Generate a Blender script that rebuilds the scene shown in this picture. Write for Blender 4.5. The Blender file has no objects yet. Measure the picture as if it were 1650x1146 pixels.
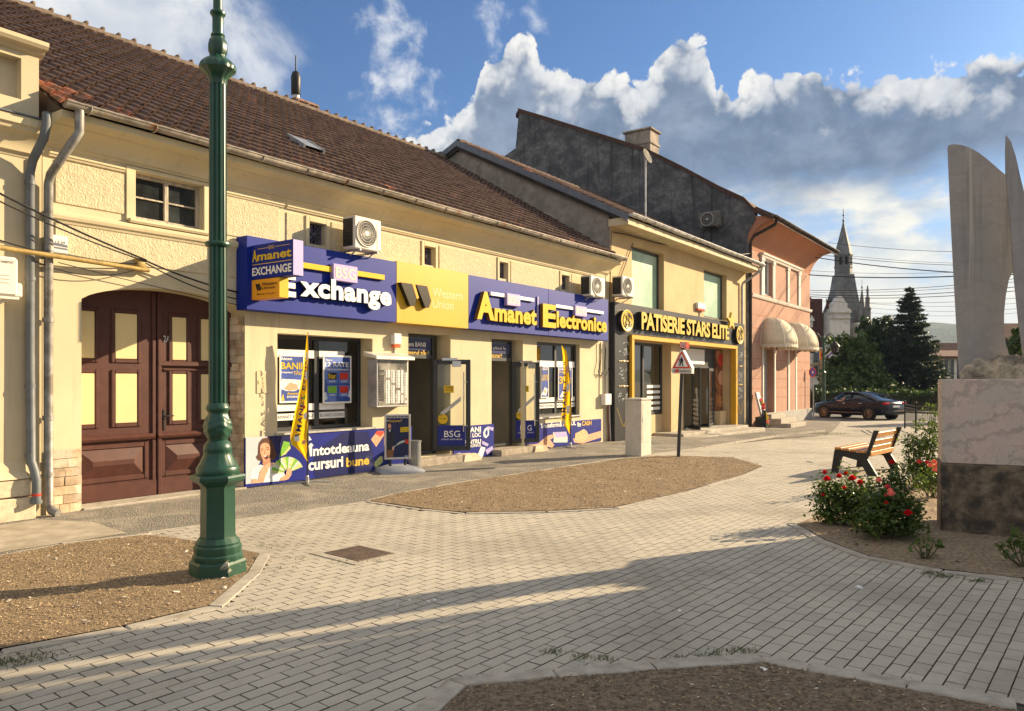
import bpy, bmesh, math, random
import numpy as np
from mathutils import Vector, Matrix, Quaternion
random.seed(7); np.random.seed(7)
R = math.radians
S = bpy.context.scene
COL = S.collection

# ------------------------------------------------------------------ camera
CAMH = 1.8; FPX = 1240.0; CX = 825.0; HY = 613.0
cam = bpy.data.cameras.new('camera'); camo = bpy.data.objects.new('camera', cam); COL.objects.link(camo)
camo.location = (0, 0, CAMH); camo.rotation_euler = (R(90), 0, 0)
cam.sensor_width = 36; cam.lens = 36 * FPX / 1650; cam.shift_y = (HY - 573) / 1650
cam.clip_start = .05; cam.clip_end = 6000
S.camera = camo

# ------------------------------------------------------------------ exposure
S.view_settings.view_transform = 'Standard'; S.view_settings.look = 'None'
S.view_settings.exposure = 1.33; S.view_settings.gamma = 1
S.cycles.max_bounces = 6; S.cycles.transparent_max_bounces = 12
S.cycles.sample_clamp_indirect = 4

# ------------------------------------------------------------------ sun and sky
SUNH = Vector((.894, .447, 0)).normalized(); SUN_EL = R(21.0)
sun = bpy.data.lights.new('sun', 'SUN'); suno = bpy.data.objects.new('sun', sun); COL.objects.link(suno)
sun.energy = 5.0; sun.angle = R(.5); sun.color = (1.0, .77, .48)
sdir = Vector((SUNH.x * math.cos(SUN_EL), SUNH.y * math.cos(SUN_EL), math.sin(SUN_EL)))
suno.rotation_euler = sdir.to_track_quat('Z', 'Y').to_euler(); suno.location = (30, 15, 40)

W = bpy.data.worlds.new('World'); S.world = W; W.use_nodes = True
class NG:
    """tiny node-expression helper"""
    def __init__(s, tree): s.t = tree; s.n = tree.nodes; s.l = tree.links
    def node(s, typ, **kw):
        n = s.n.new(typ)
        for k, v in kw.items(): setattr(n, k, v)
        return n
    def put(s, sock, v):
        if v is None: return
        if isinstance(v, bpy.types.NodeSocket): s.l.new(v, sock)
        elif isinstance(v, (tuple, list)) and len(v) == 3 and sock.type == 'RGBA': sock.default_value = (*v, 1)
        else: sock.default_value = v
    def m(s, op, a, b=None, c=None, clamp=False):
        n = s.node('ShaderNodeMath', operation=op, use_clamp=clamp)
        s.put(n.inputs[0], a); s.put(n.inputs[1], b); s.put(n.inputs[2], c); return n.outputs[0]
    def add(s, a, b): return s.m('ADD', a, b)
    def sub(s, a, b): return s.m('SUBTRACT', a, b)
    def mul(s, a, b): return s.m('MULTIPLY', a, b)
    def step(s, x, lo, hi, a=0., b=1.):
        n = s.node('ShaderNodeMapRange', interpolation_type='SMOOTHSTEP')
        for i, v in enumerate((x, lo, hi, a, b)): s.put(n.inputs[i], v)
        return n.outputs[0]
    def mix(s, f, a, b, blend='MIX'):
        n = s.node('ShaderNodeMix', data_type='RGBA', blend_type=blend)
        s.put(n.inputs['Factor'], f); s.put(n.inputs[6], a); s.put(n.inputs[7], b); return n.outputs[2]
    def noise(s, vec, scale, detail=4, rough=.5, dist=0, dim='3D'):
        n = s.node('ShaderNodeTexNoise', noise_dimensions=dim)
        s.put(n.inputs['Vector'], vec); n.inputs['Scale'].default_value = scale; n.inputs['Detail'].default_value = detail
        n.inputs['Roughness'].default_value = rough; n.inputs['Distortion'].default_value = dist
        return n.outputs[0]
    def voro(s, vec, scale, feature='F1', smooth=None, out=0, rnd=1.0):
        n = s.node('ShaderNodeTexVoronoi', feature=feature); s.put(n.inputs['Vector'], vec); n.inputs['Scale'].default_value = scale
        n.inputs['Randomness'].default_value = rnd
        return n.outputs[out]
    def vec(s, x, y, z=0.):
        n = s.node('ShaderNodeCombineXYZ')
        for i, v in enumerate((x, y, z)): s.put(n.inputs[i], v)
        return n.outputs[0]
    def mapping(s, v, scale=(1, 1, 1), rot=(0, 0, 0), loc=(0, 0, 0)):
        n = s.node('ShaderNodeMapping'); s.put(n.inputs[0], v)
        n.inputs['Scale'].default_value = scale; n.inputs['Rotation'].default_value = rot; n.inputs['Location'].default_value = loc
        return n.outputs[0]
    def curve(s, x, pts):
        n = s.node('ShaderNodeFloatCurve'); s.put(n.inputs['Value'], x)
        c = n.mapping.curves[0]; n.mapping.use_clip = False
        while len(c.points) < len(pts): c.points.new(.5, .5)
        for p, (a, b) in zip(c.points, pts): p.location = (a, b); p.handle_type = 'AUTO_CLAMPED'
        n.mapping.update(); return n.outputs[0]

def azel(u, v):
    x, y, z = (u - CX) / FPX, 1, (HY - v) / FPX
    return math.atan2(x, y), math.atan2(z, math.hypot(x, y))

def build_world():
    g = NG(W.node_tree); g.n.clear()
    out = g.node('ShaderNodeOutputWorld'); bg = g.node('ShaderNodeBackground')
    sky = g.node('ShaderNodeTexSky', sky_type='NISHITA'); sky.sun_disc = False
    sky.sun_elevation = SUN_EL; sky.sun_rotation = math.atan2(SUNH.x, SUNH.y)
    sky.air_density = 1.0; sky.dust_density = 1.5; sky.ozone_density = 2.0
    tc = g.node('ShaderNodeTexCoord'); sp = g.node('ShaderNodeSeparateXYZ'); g.l.new(tc.outputs['Generated'], sp.inputs[0])
    az = g.m('ARCTAN2', sp.outputs[0], sp.outputs[1]); el = g.m('ARCSINE', sp.outputs[2])
    P = g.vec(az, el, 0.)
    a01 = g.m('MULTIPLY_ADD', az, 1 / 1.6, .5, clamp=True)
    # clear sky, a deeper blue than the raw model gives
    clear = g.mix(1., sky.outputs[0], (.50, .74, 1.05), 'MULTIPLY')
    def prof(pts, fn=lambda u, v: azel(u, v)[1] / .6):
        return g.mul(g.curve(a01, [((azel(u, v)[0] + .8) / 1.6, fn(u, v)) for u, v in pts]), .6)
    top = prof([(-400, 330), (300, 330), (520, 300), (600, 245), (660, 215), (720, 195), (752, 170), (775, 110), (800, 80), (845, 55), (866, 90), (885, 108), (930, 112), (985, 118),
                (1020, 128), (1062, 88), (1100, 58), (1140, 72), (1163, 105), (1158, 150), (1180, 150), (1210, 118), (1290, 106), (1340, 122), (1420, 108), (1480, 112), (1540, 100), (1600, 84), (1650, 78), (2000, 60)])
    bot = prof([(-400, 420), (500, 420), (800, 420), (1050, 400), (1200, 315), (1400, 300), (1650, 255), (2000, 250)])
    dark = g.curve(a01, [((azel(u, 0)[0] + .8) / 1.6, k) for u, k in [(-400, .05), (560, .15), (700, .48), (850, .82), (1000, .92), (1120, .80), (1180, .84), (1350, .95), (1650, .82), (2000, .4)]])
    n1 = g.noise(P, 19, 9, .62, .15); n2 = g.noise(g.mapping(P, (1, 1.3, 1), loc=(3, 1, 2)), 9, 6, .55, .3)
    wob = g.node('ShaderNodeVectorMath', operation='MULTIPLY_ADD'); nz3 = g.node('ShaderNodeTexNoise'); g.put(nz3.inputs['Vector'], P); nz3.inputs['Scale'].default_value = 26; nz3.inputs['Detail'].default_value = 4
    g.l.new(nz3.outputs[1], wob.inputs[0]); wob.inputs[1].default_value = (.035, .035, 0); g.l.new(P, wob.inputs[2]); Q = wob.outputs[0]
    v1 = g.voro(Q, 26); v2 = g.voro(Q, 58); v3 = g.voro(Q, 120)
    puff = g.add(g.add(g.mul(g.m('POWER', v1, 2.), .55), g.mul(g.m('POWER', v2, 2.), .28)), g.mul(g.m('POWER', v3, 2.), .13))      # small = middle of a puff
    bill = g.sub(g.mul(g.sub(n1, .5), .062), g.mul(g.sub(puff, .2), .050))
    h = g.sub(top, el); hb = g.add(h, bill)
    den = g.mul(g.step(hb, -.0025, .0045), g.step(g.add(g.sub(el, bot), g.mul(g.sub(n2, .5), .10)), -.035, .03))
    depth = g.step(g.add(g.add(h, g.mul(g.sub(n1, .5), .13)), g.mul(g.sub(puff, .25), .10)), .004, .062)
    lit = g.mix(g.step(n1, .35, .62), (4.9, 5.15, 5.6), (7.1, 7.0, 6.75))
    shade = g.mix(dark, (3.2, 3.7, 4.6), (.98, 1.55, 2.55))
    shade = g.mix(g.step(n2, .38, .70, 0, .38), shade, (3.3, 3.8, 4.7))
    fine = g.noise(g.mapping(P, (1, 1.2, 1), loc=(6, 2, 1)), 34, 7, .62, .2)
    shade = g.mix(1., shade, g.mix(g.step(fine, .36, .64), (.88, .89, .91), (1.12, 1.11, 1.09)), 'MULTIPLY')
    bank = g.mix(depth, lit, shade)
    # broken bright cloud low in the sky under the bank, paler towards the horizon
    lown = g.noise(g.mapping(P, (1, 2.6, 1)), 8, 7, .6, .4)
    lown = g.step(g.add(lown, g.step(el, .02, .32, .24, -.06)), .42, .62)
    lowc = g.mix(g.step(g.noise(g.mapping(P, (1, 2.2, 1), loc=(7, 3, 0)), 11, 5, .55), .36, .66), (3.7, 4.5, 5.5), (7.6, 7.3, 6.5))
    lowc = g.mix(g.step(el, .03, .22, .85, 0.), lowc, (7.9, 7.6, 6.7))
    lowmask = g.mul(lown, g.step(el, .32, .20))
    c = g.mix(g.mul(g.step(el, .34, .02), .75), clear, (3.5, 4.5, 5.9))
    c = g.mix(lowmask, c, lowc)
    # soft white sheets and wisps high on the left
    def blob(u, v, ru, rv, amp, lo, hi, nz, tilt=0.):
        a0, e0 = azel(u, v); x = g.sub(az, a0); y = g.sub(el, e0)
        if tilt: x = g.add(x, g.mul(y, tilt))
        q = g.m('SQRT', g.add(g.m('POWER', g.m('ABSOLUTE', g.mul(x, FPX / ru)), 2.), g.m('POWER', g.m('ABSOLUTE', g.mul(y, FPX / rv)), 2.)))
        return g.step(g.add(g.sub(1., q), g.mul(g.sub(nz, .5), amp)), lo, hi)
    wn = g.noise(g.mapping(P, (1, 1, 1), loc=(1, 5, 0)), 17, 8, .62, .25)
    ln = g.noise(g.mapping(P, (1, 1, 1), loc=(4, 5, 0)), 7, 7, .6, .4)
    left = blob(170, 40, 260, 140, 1.7, -.05, .62, ln)
    leftc = g.mix(g.step(ln, .35, .65), (4.7, 5.0, 5.6), (6.9, 6.9, 6.8))
    c = g.mix(g.mul(left, .97), c, leftc)
    for (u, v, ru, rv, tl, k) in ((640, 105, 62, 175, .15, .95), (612, 180, 66, 60, .5, .7), (398, 78, 34, 26, 0, .6), (430, 125, 50, 24, -.4, .5), (792, 35, 32, 48, -.2, .9), (862, 30, 20, 32, .5, .7)):
        c = g.mix(g.mul(blob(u, v, ru, rv, 5.2, .1, 1.5, wn, tl), k), c, (6.0, 6.2, 6.6))
    c = g.mix(den, c, bank)
    # unseen cloud behind and above the camera, added to whiten the ambient light
    back = g.mul(g.step(g.noise(g.mapping(P, (1, 1.4, 1), loc=(2, 8, 0)), 2.2, 6, .6, .5), .34, .56), g.step(g.m('ABSOLUTE', az), .85, 1.15))
    hi = g.mul(g.step(g.noise(g.mapping(P, (1, 1, 1), loc=(9, 1, 0)), 3, 6, .6, .5), .34, .56), g.step(el, .55, .75))
    c = g.mix(g.mul(g.m('MAXIMUM', back, hi), .85), c, (6.7, 6.5, 6.2))
    g.l.new(c, bg.inputs[0]); bg.inputs[1].default_value = .0545
    g.l.new(bg.outputs[0], out.inputs[0])
build_world()
W.cycles.sampling_method = 'MANUAL'; W.cycles.sample_map_resolution = 512

# ------------------------------------------------------------------ projection of photo points onto real planes
FA = Vector((-6.221, 10.286, 0)); FD = Vector((.581, .814, 0)).normalized(); FI = Vector((-FD.y, FD.x, 0))
FM = Matrix.Translation(FA) @ Matrix(((FD.x, FI.x, 0, 0), (FD.y, FI.y, 0, 0), (0, 0, 1, 0), (0, 0, 0, 1)))
CAMP = Vector((0, 0, CAMH))
def ray(u, v): return Vector(((u - CX) / FPX, 1, (HY - v) / FPX))
def G(u, v, z=0.):
    r = ray(u, v); k = (z - CAMH) / r.z; return CAMP + k * r
def F(u, v, n=0.):
    """photo point -> (t, z) on the street front, n metres out from the wall"""
    r = ray(u, v); k = (FA - n * FI - CAMP).dot(FI) / r.dot(FI); p = CAMP + k * r
    return (p - FA).dot(FD), p.z
def Ft(u, n=0.): return F(u, 600, n)[0]
def Y(u, v, y):
    return CAMP + y * ray(u, v)

# ------------------------------------------------------------------ mesh builder
class MB:
    def __init__(s, M=None): s.v = []; s.f = []; s.mi = []; s.M = M; s.cur = 0
    def vs(s, pts, M=None):
        b = len(s.v)
        for p in pts:
            p = Vector(p)
            if M is not None: p = M @ p
            if s.M is not None: p = s.M @ p
            s.v.append(p)
        return b
    def face(s, idx): s.f.append(tuple(idx)); s.mi.append(s.cur)
    def poly(s, pts, M=None):
        b = s.vs(pts, M); s.face(range(b, b + len(pts)))
    def box(s, x0, x1, y0, y1, z0, z1, M=None, bev=0.):
        if x0 > x1: x0, x1 = x1, x0
        if y0 > y1: y0, y1 = y1, y0
        if z0 > z1: z0, z1 = z1, z0
        b = min(bev, (x1 - x0) * .45, (y1 - y0) * .45, (z1 - z0) * .45)
        if b <= 0:
            k = s.vs([(x0, y0, z0), (x1, y0, z0), (x1, y1, z0), (x0, y1, z0), (x0, y0, z1), (x1, y0, z1), (x1, y1, z1), (x0, y1, z1)], M)
            for q in ((0, 3, 2, 1), (4, 5, 6, 7), (0, 1, 5, 4), (1, 2, 6, 5), (2, 3, 7, 6), (3, 0, 4, 7)): s.face([k + i for i in q])
            return
        # chamfered box: rings of an octagon
        def ring(z, i):
            return [(x0 + b, y0 + i, z), (x1 - b, y0 + i, z), (x1 - i, y0 + b, z), (x1 - i, y1 - b, z), (x1 - b, y1 - i, z), (x0 + b, y1 - i, z), (x0 + i, y1 - b, z), (x0 + i, y0 + b, z)]
        rings = [ring(z0, b), ring(z0 + b, 0), ring(z1 - b, 0), ring(z1, b)]
        s.loft(rings, M, caps=True)
    def loft(s, rings, M=None, caps=True, closed=True):
        n = len(rings[0]); ks = [s.vs(r, M) for r in rings]
        for a, c in zip(ks, ks[1:]):
            for i in range(n if closed else n - 1):
                j = (i + 1) % n; s.face((a + i, a + j, c + j, c + i))
        if caps and closed:
            s.face([ks[0] + i for i in reversed(range(n))]); s.face([ks[-1] + i for i in range(n)])
    def prism(s, poly, a, b, axis='y', M=None):
        """polygon in the two other axes, extruded a..b along axis"""
        def P(p, h):
            return {'y': (p[0], h, p[1]), 'x': (h, p[0], p[1]), 'z': (p[0], p[1], h)}[axis]
        n = len(poly)
        k0 = s.vs([P(p, a) for p in poly], M); k1 = s.vs([P(p, b) for p in poly], M)
        for i in range(n): j = (i + 1) % n; s.face((k0 + i, k0 + j, k1 + j, k1 + i))
        s.face([k0 + i for i in range(n)][::-1]); s.face([k1 + i for i in range(n)])
    def tube(s, pts, r, seg=8, M=None, caps=True):
        pts = [Vector(p) for p in pts]; n = len(pts); rr = r if isinstance(r, (list, tuple)) else [r] * n
        d0 = (pts[1] - pts[0]).normalized(); up = Vector((0, 0, 1)) if abs(d0.z) < .9 else Vector((1, 0, 0))
        x = d0.cross(up).normalized(); rings = []
        for i, p in enumerate(pts):
            d = (pts[min(i + 1, n - 1)] - pts[max(i - 1, 0)])
            if d.length < 1e-9: d = d0
            d.normalize(); x = (x - d * x.dot(d))
            if x.length < 1e-6: x = d.orthogonal()
            x.normalize(); yv = d.cross(x)
            rings.append([p + (x * math.cos(2 * math.pi * k / seg) + yv * math.sin(2 * math.pi * k / seg)) * rr[i] for k in range(seg)])
        s.loft(rings, M, caps)
    def lathe(s, prof, c=(0, 0, 0), seg=24, M=None, flute=None, rot=0.):
        """prof: (r, z) pairs; flute: function(angle, r, z) -> r"""
        rings = []
        for r, z in prof:
            ring = []
            for k in range(seg):
                a = 2 * math.pi * k / seg + rot; q = flute(a, r, z) if flute else r
                ring.append((c[0] + q * math.cos(a), c[1] + q * math.sin(a), c[2] + z))
            rings.append(ring)
        s.loft(rings, M, True)
    def ball(s, c, r, seg=10, rng=6, M=None, sq=(1, 1, 1)):
        prof = [(max(1e-4, math.sin(math.pi * i / rng)), -math.cos(math.pi * i / rng)) for i in range(rng + 1)]
        rings = [[(c[0] + q * r * sq[0] * math.cos(2 * math.pi * k / seg), c[1] + q * r * sq[1] * math.sin(2 * math.pi * k / seg), c[2] + z * r * sq[2]) for k in range(seg)] for q, z in prof]
        s.loft(rings, M, True)
    def mesh(s, name, mats, off, smooth=False, auto=None):
        me = bpy.data.meshes.new(name)
        me.from_pydata([tuple(p - off) for p in s.v], [], s.f)
        for m in (mats if isinstance(mats, (list, tuple)) else [mats]): me.materials.append(m)
        if any(s.mi): me.polygons.foreach_set('material_index', s.mi)
        if smooth: me.polygons.foreach_set('use_smooth', [True] * len(s.f))
        bm = bmesh.new(); bm.from_mesh(me); bmesh.ops.recalc_face_normals(bm, faces=bm.faces) ; bm.to_mesh(me); bm.free()
        if auto is not None: me.set_sharp_from_angle(angle=R(auto))
        me.update(); return me

def root_of(o):
    while o.parent: o = o.parent
    return o
def thing(name, label, cat, loc=(0, 0, 0), group=None):
    o = bpy.data.objects.new(name, None); COL.objects.link(o); o.location = loc; o.empty_display_size = .2
    o['label'] = label; o['category'] = cat
    if group: o['group'] = group
    o['_loc'] = tuple(loc); return o
def parts_each(name, builders, mats, parent, M=None, **kw):
    for b in builders: mb = MB(M); b(mb); part(name, mb, mats, parent, **kw)
def part(name, mb, mats, parent, smooth=False, auto=None, label=None):
    off = Vector(root_of(parent)['_loc'])
    me = mb.mesh(name, mats, off, smooth or auto is not None, auto)
    o = bpy.data.objects.new(name, me); COL.objects.link(o); o.parent = parent
    if label: o['label'] = label
    return o
def single(name, mb, mats, label, cat, loc=(0, 0, 0), group=None, smooth=False, auto=None, kind=None):
    me = mb.mesh(name, mats, Vector(loc), smooth or auto is not None, auto)
    o = bpy.data.objects.new(name, me); COL.objects.link(o); o.location = loc
    if label: o['label'] = label
    if cat: o['category'] = cat
    if group: o['group'] = group
    if kind: o['kind'] = kind
    return o
def structure(name, mb, mats, smooth=False, auto=None): return single(name, mb, mats, None, None, smooth=smooth, auto=auto, kind='structure')

_tc = {}
def text_geo(txt, bold=0., spacing=1.):
    key = (txt, bold, spacing)
    if key not in _tc:
        c = bpy.data.curves.new('t', 'FONT'); c.body = txt; c.offset = bold; c.resolution_u = 3; c.space_character = spacing
        o = bpy.data.objects.new('t', c); COL.objects.link(o)
        dg = bpy.context.evaluated_depsgraph_get(); me = bpy.data.meshes.new_from_object(o.evaluated_get(dg))
        vs = [v.co.copy() for v in me.vertices]; fs = [tuple(p.vertices) for p in me.polygons]
        bpy.data.objects.remove(o); bpy.data.curves.remove(c); bpy.data.meshes.remove(me)
        x0 = min(v.x for v in vs); x1 = max(v.x for v in vs); y0 = min(v.y for v in vs); y1 = max(v.y for v in vs)
        _tc[key] = ([((v.x - x0) / (x1 - x0), (v.y - y0) / (y1 - y0)) for v in vs], fs)
    return _tc[key]
def add_text(mb, txt, x0, x1, z0, z1, y, depth=0., bold=.012, spacing=1., M=None, slant=0.):
    """flat letters filling the box x0..x1, z0..z1 at depth y facing -y; depth>0 gives them thickness (towards +y)"""
    vs, fs = text_geo(txt, bold, spacing)
    P = [(x0 + (a + slant * b) * (x1 - x0), y, z0 + b * (z1 - z0)) for a, b in vs]
    k = mb.vs(P, M); front = mb.cur
    for f in fs: mb.face([k + i for i in f])
    if depth > 0:
        mb.cur = front + 1
        k2 = mb.vs([(p[0], p[1] + depth, p[2]) for p in P], M)
        cnt = {}
        for f in fs:
            for i in range(len(f)):
                e = (f[i], f[(i + 1) % len(f)]); cnt[e] = cnt.get(e, 0) + 1
        for (a, b) in cnt:
            if (b, a) not in cnt: mb.face((k + a, k + b, k2 + b, k2 + a))
        mb.cur = front

# ------------------------------------------------------------------ materials
_mats = {}
def mat(name, col=(.5, .5, .5), rough=.7, metal=0., var=.12, vs=6., bump=.0, bs=40., bd=.004, spec=.4, col2=None, c2=(.45, .6), streak=0., emit=None, alpha=None, trans=None, ior=1.45, coat=0., island=0., stretch=(1, 1, 1)):
    if name in _mats: return _mats[name]
    m = bpy.data.materials.new(name); m.use_nodes = True; _mats[name] = m
    g = NG(m.node_tree); b = g.n['Principled BSDF']
    pos = g.node('ShaderNodeNewGeometry').outputs['Position']; pos = g.mapping(pos, stretch)
    c = (*col, 1)
    if var > 0:
        n = g.noise(pos, vs, 5, .6)
        lo = tuple(x * (1 - var) for x in col); hi = tuple(min(1, x * (1 + var)) for x in col)
        c = g.mix(g.step(n, .3, .7), lo, hi)
    if col2:
        n = g.noise(g.mapping(pos, loc=(5, 9, 2)), vs * .55, 7, .62, .3)
        c = g.mix(g.step(n, *c2), c, col2)
    if streak > 0:
        n = g.noise(g.mapping(pos, (3.2, 3.2, .22), loc=(1, 2, 3)), 2.2, 5, .6)
        c = g.mix(g.mul(g.step(n, .52, .8), streak), c, tuple(x * .45 for x in col))
    if island > 0:
        rn = g.node('ShaderNodeNewGeometry').outputs['Random Per Island']
        hv = g.node('ShaderNodeHueSaturation'); g.put(hv.inputs['Color'], c); hv.inputs['Hue'].default_value = .5
        g.put(hv.inputs['Value'], g.step(rn, 0., 1., 1 - island, 1 + island)); c = hv.outputs[0]
    g.put(b.inputs['Base Color'], c)
    b.inputs['Roughness'].default_value = rough; b.inputs['Metallic'].default_value = metal
    b.inputs['Specular IOR Level'].default_value = spec; b.inputs['IOR'].default_value = ior; b.inputs['Coat Weight'].default_value = coat
    if trans is not None: b.inputs['Transmission Weight'].default_value = trans
    if emit: b.inputs['Emission Color'].default_value = (*emit[:3], 1); b.inputs['Emission Strength'].default_value = emit[3]
    if bump > 0:
        bn = g.node('ShaderNodeBump'); bn.inputs['Strength'].default_value = bump; bn.inputs['Distance'].default_value = bd
        g.put(bn.inputs['Height'], g.noise(pos, bs, 6, .6)); g.l.new(bn.outputs[0], b.inputs['Normal'])
    return m

# ================================================================== GROUND
def inpoly(px, py, poly):
    poly = [(p[0], p[1]) for p in poly]; r = np.zeros(np.shape(px), bool); n = len(poly)
    for i in range(n):
        x0, y0 = poly[i]; x1, y1 = poly[(i + 1) % n]
        c = ((y0 > py) != (y1 > py)) & (px < (x1 - x0) * (py - y0) / ((y1 - y0) + 1e-12) + x0); r ^= c
    return r
def gp(*uv): return [G(u, v) for u, v in uv]

M_grout = mat('joint sand', (.075, .068, .055), .95, var=.3, vs=12)
def paver_mat():
    m = bpy.data.materials.new('concrete paver'); m.use_nodes = True; g = NG(m.node_tree); b = g.n['Principled BSDF']; geo = g.node('ShaderNodeNewGeometry'); pos = geo.outputs['Position']; rn = geo.outputs['Random Per Island']
    c = g.mix(g.step(g.noise(pos, 1.3, 6, .6, .4), .35, .68), (.385, .357, .302), (.445, .41, .343)); c = g.mix(g.mul(g.step(g.noise(g.mapping(pos, loc=(7, 2, 0)), .45, 7, .68, .5), .48, .64), .72), c, (.27, .245, .20))
    c = g.mix(g.step(rn, .80, 1., 0, .35), c, (.27, .262, .245)); c = g.mix(g.step(rn, .0, .10, .25, 0), c, (.46, .43, .37))
    sp = g.noise(pos, 160, 3, .7); c = g.mix(g.step(sp, .52, .68, 0, .5), c, (.20, .185, .155)); c = g.mix(g.step(sp, .42, .30, 0, .5), c, (.52, .49, .43)); sm = g.noise(g.mapping(pos, loc=(1, 9, 0)), 28, 5, .7); c = g.mix(g.step(sm, .60, .72, 0, .5), c, (.23, .21, .17))
    g.put(b.inputs['Base Color'], c); b.inputs['Roughness'].default_value = .9; b.inputs['Specular IOR Level'].default_value = .22
    bn = g.node('ShaderNodeBump'); bn.inputs['Strength'].default_value = .5; bn.inputs['Distance'].default_value = .003; g.put(bn.inputs['Height'], g.add(sp, sm)); g.l.new(bn.outputs[0], b.inputs['Normal']); return m
M_paver = paver_mat()
def asphalt(name, dark, light, dust):
    m = bpy.data.materials.new(name); m.use_nodes = True; g = NG(m.node_tree); b = g.n['Principled BSDF']; pos = g.node('ShaderNodeNewGeometry').outputs['Position']
    v = g.voro(pos, 48); v2 = g.voro(pos, 48, out=1); gr = g.noise(pos, 75, 4, .7); c = g.mix(g.step(gr, .36, .62), dark, light); c = g.mix(.25, c, v2, 'OVERLAY')
    c = g.mix(g.step(v, .5, .75, 0, .6), c, tuple(x * .35 for x in dark)); c = g.mix(g.mul(g.step(g.noise(pos, 1.1, 7, .65, .6), .46, .64), .75), c, dust); c = g.mix(g.mul(g.step(g.noise(g.mapping(pos, loc=(4, 4, 0)), .7, 5, .6), .55, .7), .5), c, tuple(x * .6 for x in dark))
    hs = g.node('ShaderNodeHueSaturation'); g.put(hs.inputs['Color'], c); hs.inputs['Saturation'].default_value = .72; g.put(b.inputs['Base Color'], hs.outputs[0]); b.inputs['Roughness'].default_value = .95; b.inputs['Specular IOR Level'].default_value = .2
    bn = g.node('ShaderNodeBump'); bn.inputs['Strength'].default_value = 1.; bn.inputs['Distance'].default_value = .012; g.put(bn.inputs['Height'], g.sub(g.mul(gr, .6), v)); g.l.new(bn.outputs[0], b.inputs['Normal']); return m
M_asph = asphalt('old asphalt', (.15, .135, .11), (.31, .28, .23), (.34, .295, .22))
M_asph2 = mat('darker asphalt', (.12, .115, .11), .95, var=.3, vs=80, bump=.8, bs=200, bd=.006, col2=(.16, .15, .13), c2=(.46, .66))
M_conc = mat('kerb concrete', (.36, .33, .28), .9, var=.16, vs=9, bump=.6, bs=90, bd=.006, col2=(.24, .21, .16), c2=(.5, .72))
M_soil = mat('dry soil', (.235, .172, .105), .97, var=.5, vs=40, bump=1., bs=70, bd=.035, col2=(.30, .225, .145), c2=(.45, .66))
M_sand = mat('sandy soil', (.30, .23, .155), .97, var=.35, vs=30, bump=1., bs=60, bd=.03, col2=(.19, .135, .085), c2=(.48, .7))
M_soild = mat('dark soil', (.20, .15, .10), .97, var=.5, vs=30, bump=1., bs=60, bd=.04, col2=(.31, .245, .17), c2=(.46, .66))
M_chip = mat('wood chip', (.40, .295, .17), .9, var=.3, vs=40, island=.42)

def gz(x, y):
    """the square falls gently away towards the far end of the street"""
    t = (x - FA.x) * FD.x + (y - FA.y) * FD.y; a = min(max((t - 12.5) / 17.5, 0), 1); return -.28 * a * a * (3 - 2 * a)
# beds (inner soil outlines) taken from where their edges lie on the ground
bedL = gp((-330, 950), (0, 897), (100, 879), (238, 863), (340, 877), (418, 893), (398, 925), (336, 978), (200, 1010), (0, 1048), (-400, 1130))
bedM = gp((596, 808), (640, 797), (760, 776), (900, 755), (1010, 739), (1080, 735), (1180, 738), (1228, 752), (1195, 766), (1100, 794), (990, 819), (880, 825), (750, 827), (680, 820))
bedR = gp((1285, 846), (1340, 822), (1450, 780), (1530, 742), (1900, 742), (2600, 930), (2300, 1010), (1650, 934), (1520, 920), (1400, 898), (1330, 872))
bedF = gp((600, 1250), (752, 1106), (900, 1094), (1060, 1080), (1232, 1069), (1300, 1083), (1460, 1112), (1640, 1146), (2000, 1240))
beds = [bedL, bedM, bedR, bedF]
asph = [FM @ Vector((-9, -.02, 0))] + gp((-500, 975), (0, 893), (238, 858), (345, 843), (470, 826), (590, 808), (640, 795), (760, 773), (900, 752), (1010, 736), (1120, 722), (1250, 701), (1330, 692)) + [FM @ Vector((38.6, -1.6, 0)), FM @ Vector((38.6, -.02, 0))]

mb = MB(); mb.poly([(-400, -200, -.40), (600, -200, -.40), (600, 900, -.40), (-400, 900, -.40)])
structure('ground', mb, mat('distant ground', (.17, .16, .13), .95, var=.3, vs=.6))

def grid_sheet(poly, z, name, m, cell=.12, amp=.0, f=None):
    """a sheet filling a polygon; edge cells are clipped by bisecting with a triangulated outline when amp is 0"""
    mb = MB()
    if amp == 0:
        mb.poly([(p[0], p[1], z) for p in poly]); return structure(name, mb, m)
    xs = [p[0] for p in poly]; ys = [p[1] for p in poly]
    bm = bmesh.new(); vs = [bm.verts.new((p[0], p[1], z)) for p in poly]; bm.faces.new(vs)
    def cut(axis, lo, hi):
        n = int((hi - lo) / cell)
        for i in range(1, n):
            co = [0, 0, 0]; co[axis] = lo + i * cell; no = [0, 0, 0]; no[axis] = 1
            bmesh.ops.bisect_plane(bm, geom=bm.verts[:] + bm.edges[:] + bm.faces[:], plane_co=co, plane_no=no)
    cut(0, min(xs), max(xs)); cut(1, min(ys), max(ys))
    from mathutils import noise as mn
    bnd = {v for e in bm.edges if e.is_boundary for v in e.verts}
    for v in bm.verts:
        q = mn.noise(Vector((v.co.x * 1.7, v.co.y * 1.7, 3))) * .6 + mn.noise(Vector((v.co.x * 6, v.co.y * 6, 8))) * .4
        v.co.z += q * amp * (.3 if v in bnd else 1) + (f(v.co.x, v.co.y) if f else 0)
    me = bpy.data.meshes.new(name); bm.to_mesh(me); bm.free(); me.materials.append(m)
    me.polygons.foreach_set('use_smooth', [True] * len(me.polygons))
    o = bpy.data.objects.new(name, me); COL.objects.link(o); o['kind'] = 'structure'; return o

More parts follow.
